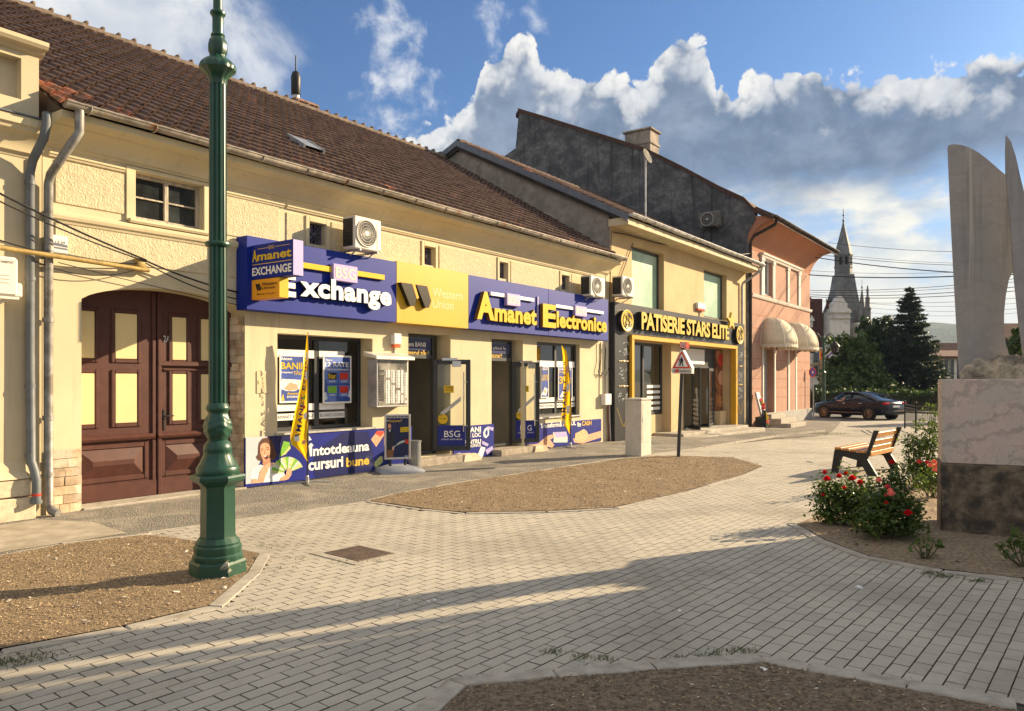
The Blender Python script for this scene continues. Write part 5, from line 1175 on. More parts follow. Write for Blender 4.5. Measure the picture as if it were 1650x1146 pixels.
# ================================================================== THE PALE YELLOW HOUSE WITH THE BAKERY
base = FM @ Vector((22, 3, 0))
H2 = thing('bakery_house', 'pale yellow two storey house with green frosted windows above a black bakery front', 'house', base)
T2, T3 = 15.80, 28.08
SO0, SO1 = 16.95, 26.05
holes = [(SO0, SO1, -.4, 3.06), (17.22, 19.64, 4.13, 6.10), (23.23, 25.69, 4.20, 6.05)]
mb = MB(FM); wall_holes(mb, T2, T3, -.4, 6.42, holes, 0, .45); mb.box(T2, T3, 8, 8.3, 0, 6.4); part('wall', mb, M_pl2, H2)
M_grey = mat('grey cement render', (.30, .265, .225), .95, var=.22, vs=3, bump=.7, bs=22, bd=.012, col2=(.22, .195, .17), c2=(.45, .7), streak=.3)
mb = MB(FM); mb.prism([(.02, 3), (8.2, 3), (8.2, 8.75), (5.85, 9.90), (.02, 7.02)], T2 - .005, T2 + .3, 'x'); part('gable_wall', mb, M_grey, H2)
RY2, RZ2, EY2, EZ2 = 5.85, 9.98, -.66, 6.66
mb = MB(FM); mb.prism([(EY2 + .05, EZ2 - .09), (RY2, RZ2 - .10), (9.2, 8.3), (9.2, 8.2), (RY2, RZ2 - .25), (EY2 + .10, EZ2 - .22)], T2 - .12, T3, 'x'); part('roof_deck', mb, M_dark, H2)
mb = MB(FM); tiles(mb, T2 - .08, T3 - .02, EY2, EZ2, RY2, RZ2, red=lambda t, s: random.random() < .05); part('roof', mb, [M_tile, M_tileR], H2)
mb = MB(FM); t = T2 - .1
while t < T3 - .1: mb.tube([(t, RY2, RZ2 + .01), (min(t + .38, T3), RY2, RZ2 + .03)], [.12, .14], 8); t += .36
part('ridge', mb, M_tile, H2)
M_flash = mat('grey sheet flashing', (.13, .15, .175), .5, .3, var=.12, vs=5)
mb = MB(FM)
mb.prism([(EY2 - .02, EZ2 - .16), (RY2, RZ2 - .14), (RY2, RZ2 + .06), (EY2 - .02, EZ2 + .03)], T2 - .19, T2 - .10, 'x'); mb.prism([(RY2, RZ2 - .14), (8.8, 8.52), (8.8, 8.72), (RY2, RZ2 + .06)], T2 - .19, T2 - .10, 'x'); part('verge_flashing', mb, M_flash, H2)
M_board = mat('boarded soffit', (.52, .44, .29), .8, var=.14, vs=4, streak=.2)
mb = MB(FM)
for i in range(6): y = -.62 + i * .106; mb.box(T2 - .10, T3 - .05, y, y + .10, 6.405, 6.43)
mb.box(T2 - .12, T3 - .05, -.66, -.625, 6.405, 6.60, bev=.006); mb.box(T2 - .13, T2 - .10, -.66, .0, 6.40, 6.62)
part('soffit', mb, M_board, H2)
mb = MB(FM); gutter(mb, T2 - .16, T3 - .06, -.75, 6.70, .085, .62); mb.tube([(T3 - .25, -.75, 6.60), (T3 - .25, -.72, 6.45), (T3 - .75, -.10, 5.90), (T3 - .8, -.08, 5.75), (T3 - .8, -.08, -.25)], .055, 8); part('gutter', mb, M_zinc2, H2, auto=40)
M_frost = mat('frosted mint glass', (.27, .42, .315), .35, var=.14, vs=1.6, col2=(.36, .50, .395), c2=(.48, .62))
for a, b, c, d in holes[1:]:
    mb = MB(FM); frame_rect(mb, a, b, c, d, .10, .20, .28); w = part('window', mb, M_anth, H2)
    mb = MB(FM); mb.box(a + .1, b - .1, .23, .25, c + .1, d - .1); part('frosted_pane', mb, M_frost, w)
# ground floor behind the black front
yb = .38
t = {k: Ft(k, -.38) for k in (1026, 1067, 1087, 1106, 1122, 1150, 1170)}
mb = MB(FM); tw0, tw1, tp1, td1, tq = 17.1, t[1067], t[1087], t[1150], t[1170]
parts_each('shop_wall', (lambda m: m.box(SO0 - .3, tw1, yb - .02, yb + .2, -.3, .62), lambda m: m.box(tw1, tp1, .04, yb + .3, -.3, 3.06), lambda m: m.box(td1, tq + .3, .10, yb + .3, -.3, .56), lambda m: m.box(tq + .05, SO1 + .3, .10, yb + .2, -.3, 3.06)), M_pl2, H2, FM)
mb = MB(FM); frame_rect(mb, SO0 - .1, tw1, .62, 3.06, .10, yb, yb + .08); x = (tw0 + tw1) / 2 + .1; mb.box(x - .05, x + .05, yb - .004, yb + .07, .7, 3.0); w = part('shop_window', mb, M_anth, H2)
mb = MB(FM); mb.poly([(SO0, yb + .04, .7), (tw1 - .1, yb + .04, .7), (tw1 - .1, yb + .04, 3.0), (SO0, yb + .04, 3.0)]); part('pane', mb, M_glass, w)
mb = MB(FM)
for i in range(5): mb.box(x + .35, tw1 - .12, yb + .03, yb + .034, .78 + i * .19, .88 + i * .19)
part('film_stripe', mb, M_pshirt, w)
mb = MB(FM); frame_rect(mb, tp1, td1 + .1, -.02, 3.06, .10, yb, yb + .08); mb.box(tp1, td1, yb - .004, yb + .07, 2.28, 2.36); mb.box(tp1 + .1, td1, yb + .02, yb + .03, 2.36, 3.0); dw = part('door_frame', mb, M_anth, H2)
mb = MB(FM); mb.box(tp1 + .12, td1 - 1.0, yb - .01, yb - .006, 2.42, 3.0); part('door_banner', mb, M_pshirt, dw)
# one leaf opened outwards, one standing inwards
def simple_leaf(h, e, z0, z1, parent, stripes=True):
    hv = Vector((h[0], h[1], 0)); ev = Vector((e[0], e[1], 0)); d = (ev - hv); wl = d.length; d.normalize()
    MM = FM @ Matrix.Translation(hv) @ Matrix(((d.x, -d.y, 0, 0), (d.y, d.x, 0, 0), (0, 0, 1, 0), (0, 0, 0, 1)))
    mb = MB(MM); frame_rect(mb, 0, wl, z0, z1, .12, -.03, .03, bev=.008); lf = part('door_leaf', mb, M_anth, parent)
    m2 = MB(MM); m2.poly([(.1, 0, z0 + .1), (wl - .1, 0, z0 + .1), (wl - .1, 0, z1 - .1), (.1, 0, z1 - .1)]); part('pane', m2, M_glass, lf)
    m2 = MB(MM)
    for i in range(6): m2.box(.12, wl - .12, -.006, -.003, z0 + .16 + i * .17, z0 + .25 + i * .17)
    m2.box(wl * .4, wl * .62, -.006, -.003, z1 - .95, z1 - .75); part('film_stripe', m2, M_pshirt, lf)
    m2 = MB(MM); m2.tube([(wl - .16, -.08, z0 + .5), (wl - .16, -.08, z0 + 1.5)], .016, 6); part('handle', m2, M_steel, lf)
simple_leaf((t[1106] + .5, yb - .03), (t[1106] - .55, yb - .75), .0, 2.27, H2)
simple_leaf((t[1150] - .1, yb - .03), (t[1122] + .1, yb - .45), .0, 2.27, H2)
mb = MB(FM)
for a, b, d in ((SO0 - .3, tw1 + .1, 2.6), (tw1 + .2, SO1 + .2, 3.6)):
    mb.poly([(a, d, -.1), (b, d, -.1), (b, d, 3.1), (a, d, 3.1)]); mb.poly([(a, .46, -.1), (a, d, -.1), (a, d, 3.1), (a, .46, 3.1)]); mb.poly([(b, .46, -.1), (b, d, -.1), (b, d, 3.1), (b, .46, 3.1)]); mb.poly([(a, .46, 3.1), (b, .46, 3.1), (b, d, 3.1), (a, d, 3.1)]); mb.poly([(a, .46, -.1), (b, .46, -.1), (b, d, -.1), (a, d, -.1)])
part('room', mb, mat('bakery room wall', (.74, .68, .55), .9, var=.1, vs=1.2), H2)
mb = MB(FM); mb.box(tp1 + .5, td1 + .5, 2.2, 2.9, -.1, 1.25, bev=.03); mb.box(tp1 + .4, tp1 + .8, 1.0, 2.0, -.1, 2.5, bev=.02); part('shop_counter', mb, mat('counter wood', (.32, .20, .09)), H2)
mb = MB(FM); mb.box(tw1 - 2.8, 26.4, -1.35, .45, -.32, -.10, bev=.03); part('doorstep', mb, M_conc, H2)
mb = MB(FM); mb.box(tw1 - .8, 26.1, -.75, .4, -.12, .0, bev=.02); part('doorstep', mb, M_conc, H2)
# bakery poster beside the door
PS_ = thing('bakery_poster', 'tall brown poster of baked goods beside the bakery door', 'poster', FM @ Vector(((td1 + tq) / 2, .3, .56)))
mb = MB(FM); mb.box(td1 + .08, tq + .05, .30, .36, .58, 3.0); part('sheet', mb, mat('poster brown', (.22, .075, .030), .5, var=.6, vs=3, col2=(.45, .20, .08), c2=(.5, .62)), PS_)
for a, b, r, m in ((.35, 2.62, .28, M_pred), (.40, 1.9, .30, M_pskin), (.75, 1.3, .33, M_pskin), (.3, .95, .25, mat('printed crust', (.40, .17, .05), .5, var=.5, vs=9)), (.95, 2.1, .22, mat('printed crust', (.40, .17, .05)))):
    mb = MB(FM); mb.lathe([(r, 0), (r * .98, .006), (.001, .006)], (0, 0, 0), 14, Matrix.Translation((td1 + .1 + a * (tq - td1 - .1), .298, b)) @ Matrix.Rotation(R(90), 4, 'X')); part('print', mb, m, PS_)

# ------------------------------------------------------------------ the black bakery front
M_bpan = mat('black composite panel', (.020, .021, .023), .33, var=.25, vs=1.5, col2=(.032, .032, .034), c2=(.45, .7))
M_ora = mat('orange yellow frame', (.60, .32, .012), .4, var=.04)
M_gold2 = mat('gold sign', (.58, .40, .05), .35, var=.05)
BF = thing('bakery_sign', 'black bakery front with yellow raised lettering and round gold medallions', 'sign', FM @ Vector((21, -.2, 3.3)))
mb = MB(FM); mb.box(15.70, 27.28, -.20, -.004, 3.22, 4.15, bev=.01); part('fascia', mb, M_bpan, BF)
for a, b in ((15.70, 16.90), (26.40, 27.28)): mb = MB(FM); mb.box(a, b, -.20, -.004, -.15, 3.215, bev=.01); part('pilaster', mb, M_bpan, BF)
mb = MB(FM); mb.box(16.66, 26.16, -.29, -.06, 3.07, 3.205, bev=.01); mb.box(16.66, 16.83, -.29, -.06, -.1, 3.065, bev=.01); mb.box(25.96, 26.16, -.29, -.06, -.2, 3.065, bev=.01); part('yellow_frame', mb, M_ora, BF)
mb = MB(FM); ftext(mb, 'PATISERIE STARS ELITE', 1034, 502, 530, 1175, .36, .15, .035, .95, (1034, 502), (1034, 531)); part('raised_letters', mb, [M_gold2, M_black], BF)
for (u0, v0, u1, v1) in ((1001, 499, 1021, 535), (1187, 525, 1199, 555)):
    ta, z1 = F(u0, v0, .34); tb2, z0 = F(u1, v1, .34); z0 = F((u0 + u1) / 2, v1, .34)[1]; z1 = F((u0 + u1) / 2, v0, .34)[1]; rx, rz = (tb2 - ta) / 2, (z1 - z0) / 2
    MM = FM @ Matrix.Translation(((ta + tb2) / 2, -.2, (z0 + z1) / 2)) @ Matrix.Rotation(R(90), 4, 'X') @ Matrix.Diagonal((rx, rz, 1, 1))
    mb = MB(MM); mb.lathe([(1, 0), (1, .13), (.001, .13)], (0, 0, 0), 28); d = part('medallion', mb, M_black, BF, auto=40)
    mb = MB(MM); mb.lathe([(.985, .132), (.985, .14), (.9, .145), (.86, .138), (.001, .138)], (0, 0, 0), 28); part('gold_face', mb, M_gold2, d, auto=40)
    mb = MB(MM)
    for q in (.66, .72): mb.tube([(q * math.cos(a), q * math.sin(a), .14) for a in np.linspace(.3, 5.9, 24)], .014, 5)
    mb.tube([(-.2, -.55, .14), (-.3, -.1, .14), (-.1, .15, .14), (-.25, .45, .14), (.1, .6, .14), (.3, .35, .14), (.12, .1, .14), (.35, -.15, .14), (.2, -.55, .14)], .03, 5); mb.tube([(-.25, -.3, .14), (.3, -.3, .14)], .03, 5); part('relief', mb, mat('relief line', (.30, .30, .26), .4), d)
ts, zs = F(1178, 518, .36); mb = MB(FM)
star = [((.50 if k % 2 == 0 else .21) * math.sin(k * math.pi / 5), (.36 if k % 2 == 0 else .15) * math.cos(k * math.pi / 5)) for k in range(10)]
mb.prism([(ts + a, zs + b) for a, b in star], -.40, -.30, 'y'); part('star', mb, M_gold2, BF)
# engraved line drawings on the pilasters
M_line = mat('silver line drawing', (.60, .60, .58), .4)
rnd = random.Random(5)
def doodle(x, z, w, h, n, m=M_line):
    mb = MB(FM)
    for k in range(n):
        cx, cz = x + rnd.uniform(-.5, .5) * w, z + rnd.uniform(-.5, .5) * h; r = rnd.uniform(.25, .5) * min(w, h) * .6; a0 = rnd.uniform(0, 6)
        mb.tube([(cx + r * math.cos(a0 + q), -.203, cz + r * .8 * math.sin(a0 + q)) for q in np.linspace(0, rnd.uniform(2, 4.5), 9)], .010, 4)
    part('line_drawing', mb, m, BF)
for xc in (16.25, 26.75):
    k = 1 if xc < 20 else .8
    for z in (2.78, 2.0, 1.25): doodle(xc, z, .55 * k, .36, 9)
    for z in (2.38, 1.62):
        mb = MB(FM)
        for i in range(5): mb.ball((xc + (i - 2) * .13 * k, -.204, z), .028 if i != 2 else .045, 6, 4)
        part('gold_beads', mb, M_gold2, BF)
    mb = MB(FM)
    for s in (-1, 1):
        for i in range(9): mb.ball((xc + s * (.05 + .045 * i * k), -.204, .42 + .065 * i), .022, 6, 4, None, (.8, .5, 1.5))
    part('gold_beads', mb, M_gold2, BF)

# ================================================================== THE PINK HOUSE
base = FM @ Vector((33, 3, 0))
H3 = thing('pink_house', 'salmon pink two storey house with coved eaves and dark weathered side wall', 'house', base)
M_pink = mat('salmon plaster', (.36, .205, .150), .92, var=.08, vs=1.2, bump=.25, bs=40, bd=.005, col2=(.30, .165, .118), c2=(.5, .8), streak=.2)
M_cove = mat('orange cove plaster', (.40, .18, .105), .92, var=.08, vs=1.2, col2=(.38, .165, .09), c2=(.5, .8))
M_trim = mat('pale pink trim', (.66, .60, .54), .85, var=.06, vs=4)
M_base = mat('grey cement base', (.31, .30, .28), .9, var=.14, vs=3, streak=.25)
def soot():
    m = bpy.data.materials.new('sooty weathered render'); m.use_nodes = True; g = NG(m.node_tree); b = g.n['Principled BSDF']; pos = g.node('ShaderNodeNewGeometry').outputs['Position']
    n = g.noise(g.mapping(pos, (1, 1, 1.3), (R(35), 0, 0)), 1.1, 9, .72, .35); f = g.noise(g.mapping(pos, (1, 1, 1), loc=(3, 3, 3)), 5, 6, .7, .4); st = g.noise(g.mapping(pos, (2.6, 2.6, .16)), 1.5, 4, .6)
    c = g.mix(g.step(n, .40, .66), (.068, .071, .079), (.205, .205, .208)); c = g.mix(g.step(f, .35, .7, .55, 0), c, (.05, .05, .052)); c = g.mix(g.step(st, .54, .70, 0, .8), c, (.028, .028, .03))
    g.put(b.inputs['Base Color'], c); b.inputs['Roughness'].default_value = .95; bn = g.node('ShaderNodeBump'); bn.inputs['Strength'].default_value = .9; bn.inputs['Distance'].default_value = .06; g.put(bn.inputs['Height'], g.add(n, g.mul(f, .3))); g.l.new(bn.outputs[0], b.inputs['Normal']); return m
M_fire = soot()
P0, P1 = 28.10, 38.38
doorh = (30.35, 31.95, .28, 3.25)
holes = [doorh, (30.35, 31.65, 5.72, 7.45)]
mb = MB(FM); wall_holes(mb, P0 + .02, P1, -.4, 8.0, holes, 0, .4); mb.box(P1 - .4, P1, .4, 10, -.4, 8.0); part('wall', mb, M_pink, H3)
mb = MB(FM); mb.prism([(-.06, -.4), (12.2, -.4), (12.2, 13.6), (11.95, 15.8), (10.28, 15.05), (4.76, 12.5), (2.92, 11.36), (1.18, 10.2), (.08, 9.55), (-.35, 9.05), (-.40, 8.7), (-.06, 8.1)], P0 - .03, P0 + .35, 'x'); part('side_wall', mb, M_fire, H3)
mb = MB(FM); mb.prism([(12.2, 5), (22, 5), (22, 10), (12.2, 14.0)], P0 + .1, P0 + .5, 'x'); part('rear_wall', mb, M_fire, H3)
# cove, eaves and roof
cv = [(0, 7.5), (-.03, 7.62), (-.10, 7.82), (-.24, 8.08), (-.44, 8.32), (-.68, 8.5), (-.92, 8.6), (-1.08, 8.64), (-1.08, 8.74), (0, 8.9)]
mb = MB(FM); n = len(cv)
rings = [[(P0 + .02, y, z) for y, z in cv], [(P1 + .0, y, z) for y, z in cv]]
mb.loft(rings)
# the cove turns the corner: swept quarter round
rr = []
for k in range(7):
    a = k / 6 * math.pi / 2; rr.append([(P1 + (-y) * math.sin(a), y * math.cos(a), z) for y, z in cv])
mb.loft(rr, caps=False); rr2 = [[(P1 - y, .0, z) for y, z in cv], [(P1 - y, 9, z) for y, z in cv]]; mb.loft(rr2, caps=False)
part('cove', mb, M_cove, H3, auto=40)
mb = MB(FM); L3 = [(-1.16, 8.70), (-.35, 9.12), (.08, 9.62), (1.18, 10.27), (2.92, 11.43), (4.76, 12.58), (10.28, 15.13), (11.95, 15.88)]
under = [(y, z - .12) for y, z in L3]; mb.prism(L3 + under[::-1], P0 - .10, P1 + 1.0, 'x'); mb.prism([(11.95, 15.88), (12.1, 15.7), (12.1, 15.5), (11.95, 15.7)], P0 - .1, P1 + 1, 'x'); part('roof', mb, M_tile, H3)
mb = MB(FM)
for i in range(len(L3) - 1):
    a, b = L3[i], L3[i + 1]; mb.prism([a, b, (b[0], b[1] + .07), (a[0], a[1] + .07)], P0 - .14, P0 + .10, 'x')
part('verge_tiles', mb, M_tile, H3)
mb = MB(FM)
for k in range(46):
    tt = P0 + .1 + k * .245
    if tt > P1 + .9: break
    mb.tube([(tt, -1.18, 8.74), (tt, -.35, 9.19)], [.085, .085], 6)
part('eaves_tiles', mb, M_tile, H3)
mb = MB(FM); gutter(mb, P0 - .05, P1 + 1.05, -1.22, 8.76, .08, .8); mb.tube([(P0 + .35, -1.2, 8.68), (P0 + .35, -1.12, 8.45), (P0 + .22, -.25, 8.02), (P0 + .20, -.10, 7.8), (P0 + .20, -.10, -.25)], .075, 8); part('gutter', mb, mat('dark brown gutter', (.035, .025, .02), .45, .3, var=.2), H3, auto=40)
mb = MB(FM); mb.box(P0 + 1.0, P0 + 2.0, 5.0, 6.35, 11.5, 13.85, bev=.03); mb.box(P0 + .95, P0 + 2.05, 4.95, 6.4, 13.2, 13.30); mb.box(P0 + .9, P0 + 2.1, 4.9, 6.45, 13.85, 13.95, bev=.03); part('chimney', mb, mat('rendered chimney', (.30, .26, .22), .95, var=.3, vs=3, streak=.5), H3)
# trims
mb = MB(FM); mb.prism([(0, 5.46), (-.06, 5.47), (-.10, 5.54), (-.12, 5.60), (0, 5.64)], P0 + .55, P1 + .1, 'x'); part('string_course', mb, M_trim, H3)
mb = MB(FM)
for a, b in ((29.98, 30.33), (31.68, 31.98), (34.05, 34.35), (36.0, 36.35)): mb.box(a, b, -.07, .002, 5.64, 7.36, bev=.01); mb.box(a - .05, b + .05, -.10, .002, 7.20, 7.36, bev=.02)
mb.prism([(0, 7.36), (-.10, 7.37), (-.13, 7.44), (-.18, 7.48), (-.18, 7.55), (0, 7.58)], 29.9, 36.45, 'x'); mb.box(30.33, 31.68, .0, .12, 7.30, 7.45); part('window_surround', mb, M_trim, H3)
mb = MB(FM)
for z in (.98, 1.42, 1.86, 2.30, 2.74): mb.box(32.15, 34.15, -.004, .02, z, z + .035); mb.box(35.75, P1 + .004, -.004, .02, z, z + .035); mb.box(P0 + .6, 30.1, -.004, .02, z, z + .035)
for z in (3.5, 4.1, 4.7): mb.box(P0 + .6, P1 + .004, -.004, .02, z, z + .035)
part('groove', mb, mat('groove shadow plaster', (.32, .13, .085), .95), H3)
mb = MB(FM)
for a, b in ((30.2, 30.35), (31.95, 32.12), (34.2, 34.45), (35.5, 35.72)): mb.box(a, b, -.05, .002, .28, 3.4, bev=.01)
mb.box(34.45, 35.5, -.02, .002, .28, 3.4); part('pilaster', mb, M_trim, H3)
mb = MB(FM); mb.box(34.46, 35.49, -.026, -.02, .28, 3.4); part('blind_panel', mb, M_pink, H3)
mb = MB(FM); frame_rect(mb, 30.35, 31.65, 5.72, 7.45, .09, .14, .20); mb.box(30.97, 31.03, .136, .2, 5.8, 7.36); w = part('window', mb, M_white, H3)
mb = MB(FM); mb.poly([(30.4, .18, 5.76), (31.6, .18, 5.76), (31.6, .18, 7.4), (30.4, .18, 7.4)]); part('pane', mb, mat('curtained glass', (.22, .24, .25), .1, var=.3, vs=3), w)
mb = MB(FM); mb.box(doorh[0], doorh[1], .30, .38, .28, 3.25); part('door', mb, mat('grey door', (.30, .30, .29), .6, var=.06), H3)
mb = MB(FM); mb.box(30.1, P1 + .05, -.10, .02, -.4, .30, bev=.01); part('plinth', mb, M_base, H3)
mb = MB(FM)
for i, (a, d, z) in enumerate(((30.2, 1.45, -.10), (30.2, 1.0, .10), (30.2, .55, .28))): mb.box(29.6 + i * .1, 32.0, -d, -.0 - .10, -.4, z - .0, bev=.015)
part('doorstep', mb, M_conc, H3)
# the two hooped awnings
M_can = mat('cream awning cloth', (.60, .53, .40), .85, var=.08, vs=3, bump=.3, bs=12, bd=.02, streak=.3)
def awning(tc, hw, zb, zt, dep, label):
    t = thing('dome_awning', label, 'awning', FM @ Vector((tc, 0, zt)), 'cream hooped awnings on the pink house')
    mb = MB(FM); rings = []; ns, nr = 16, 7
    for j in range(nr + 1):
        a = j / nr * math.pi / 2; out, up = dep * math.sin(a), math.cos(a)      # rib profile from the wall top to the front edge
        ring = []
        for i in range(ns + 1):
            b = math.pi * i / ns; q = math.sin(a) ** .8
            sc = 1 + .05 * abs(math.sin(b * 3))
            ring.append((tc - hw * (math.cos(b)) * (.12 + .88 * q), -dep * (math.sin(b) ** .75) * q, zb + .16 + (zt - zb - .16) * up))
        rings.append(ring)
    mb.loft(rings, caps=False, closed=False); h = part('hood', mb, M_can, t, smooth=True); sm = h.modifiers.new('thickness', 'SOLIDIFY'); sm.thickness = .01
    mb = MB(FM); top = rings[-1]; low = []
    for k in range(len(top) - 1):
        for f in np.linspace(0, 1, 4, endpoint=False): p = Vector(top[k]).lerp(Vector(top[k + 1]), f); low.append(p)
    low.append(Vector(top[-1])); r2 = [(p.x, p.y, p.z - .15 - .03 * math.sin(i * 1.9)) for i, p in enumerate(low)]
    mb.loft([[tuple(p) for p in low], r2], caps=False, closed=False); v = part('valance', mb, M_can, t, smooth=True); sm = v.modifiers.new('thickness', 'SOLIDIFY'); sm.thickness = .008
    mb = MB(FM)
    for i in (0, 4, 8, 12, 16): mb.tube([r[i] for r in rings], .018, 5)
    mb.tube([rings[-1][i] for i in range(ns + 1)], .018, 5); part('hoop', mb, M_trim, t)
awning(31.25, 1.25, 3.26, 4.70, 1.25, 'cream hooped awning over the grey door of the pink house')
awning(35.0, 1.25, 3.26, 4.72, 1.25, 'cream hooped awning nearest the far corner of the pink house')
# air conditioner on the dark side wall: outer side faces -t
AM = FM @ Matrix(((0, 1, 0, P0 - .03), (-1, 0, 0, 0), (0, 0, 1, 0), (0, 0, 0, 1)))
aircon(-1.95, -1.02, 8.52, 9.18, -.50, -.16, 'grimy air conditioner high on the dark side wall of the pink house', AM, dark=True, grille=False)
# mast on the bakery roof, a round shell standing in for its coiled cables
t0, z0 = 20.6, 7.4
AN = thing('cable_mast', 'thin mast with a small round fitting in front of the dark side wall', 'mast', FM @ Vector((22.4, .5, 7.2)))
q = Vector(fpt(1040, 345, -.5)); q2 = Vector(fpt(1040, 250, -.5)); mb = MB(FM); mb.tube([q + Vector((0, 0, -.5)), q2], .035, 8); part('mast', mb, M_zinc2, AN)
mb = MB(FM @ Matrix.Translation(q2 + Vector((-.1, -.05, -.1))) @ Matrix.Rotation(R(70), 4, 'X')); mb.lathe([(.26, .09), (.22, .05), (.12, .02), (.001, 0), (.001, -.02), (.14, 0), (.23, .04), (.27, .09)], (0, 0, 0), 18); part('round_fitting', mb, M_base, AN, auto=60)

# ------------------------------------------------------------------ meter boxes and loose wiring between the two houses
def mbox(u0, v0, u1, v1, n, label, name='meter_box'):
    t0, z1 = F(u0, v0, n); t1 = Ft(u1, n); z0 = F(u0, v1, n)[1]; mb = MB(FM); mb.box(t0, t1, -n, 0, z0, z1, bev=.012); tt = thing(name, label, 'meter box', FM @ Vector(((t0 + t1) / 2, 0, z0))); part('casing', mb, M_white, tt)
    mb = MB(FM); mb.box(t0 + .03, t1 - .03, -n - .006, -n, z0 + .03, z1 - .03, bev=.003); part('lid', mb, M_white, tt)
mbox(975, 635, 985.5, 653, .16, 'pale meter box on the wall beside the black bakery pilaster')
mbox(988, 578, 994.5, 592, .14, 'small white cable box among the loose wires above the meter box', 'cable_box')
for k, pts in enumerate(([(980, 653), (979, 670), (981, 700), (980, 712)], [(982, 653), (982.5, 680), (984, 712)], [(968, 552), (968, 580), (964, 600), (968, 606), (974, 595), (976, 560)], [(990, 470), (988, 520), (986, 560), (983, 590), (976, 605), (968, 600)], [(986, 540), (990, 570), (985, 585), (991, 590)], [(972, 552), (971, 640)], [(978, 552), (978, 635)], [(985, 372), (984, 420), (981, 520)], [(1020, 392), (1004, 436), (990, 470)])):
    mb = MB(FM); mb.tube([fpt(u, v, .05 + .01 * (k % 4)) for u, v in pts], .022 if k in (0, 1, 5, 6) else .014, 6)
    single('wall_wire', mb, [mat('red brown conduit', (.20, .07, .05), .6), M_ac, M_iron, M_iron, M_iron, M_ac, M_ac, M_iron, M_iron][k], 'loose wires and conduits on the wall between the two shop signs', 'wire', FM @ Vector(fpt(*pts[0], .05)), 'wires between the blue and the black shop sign')
cable('eaves_cable', [fpt(u, v, .10) for u, v in ((988, 374), (1010, 378), (1060, 392), (1110, 402), (1180, 412), (1215, 408))], .02, 'black cable looped along under the eaves of the bakery house', 'cable')

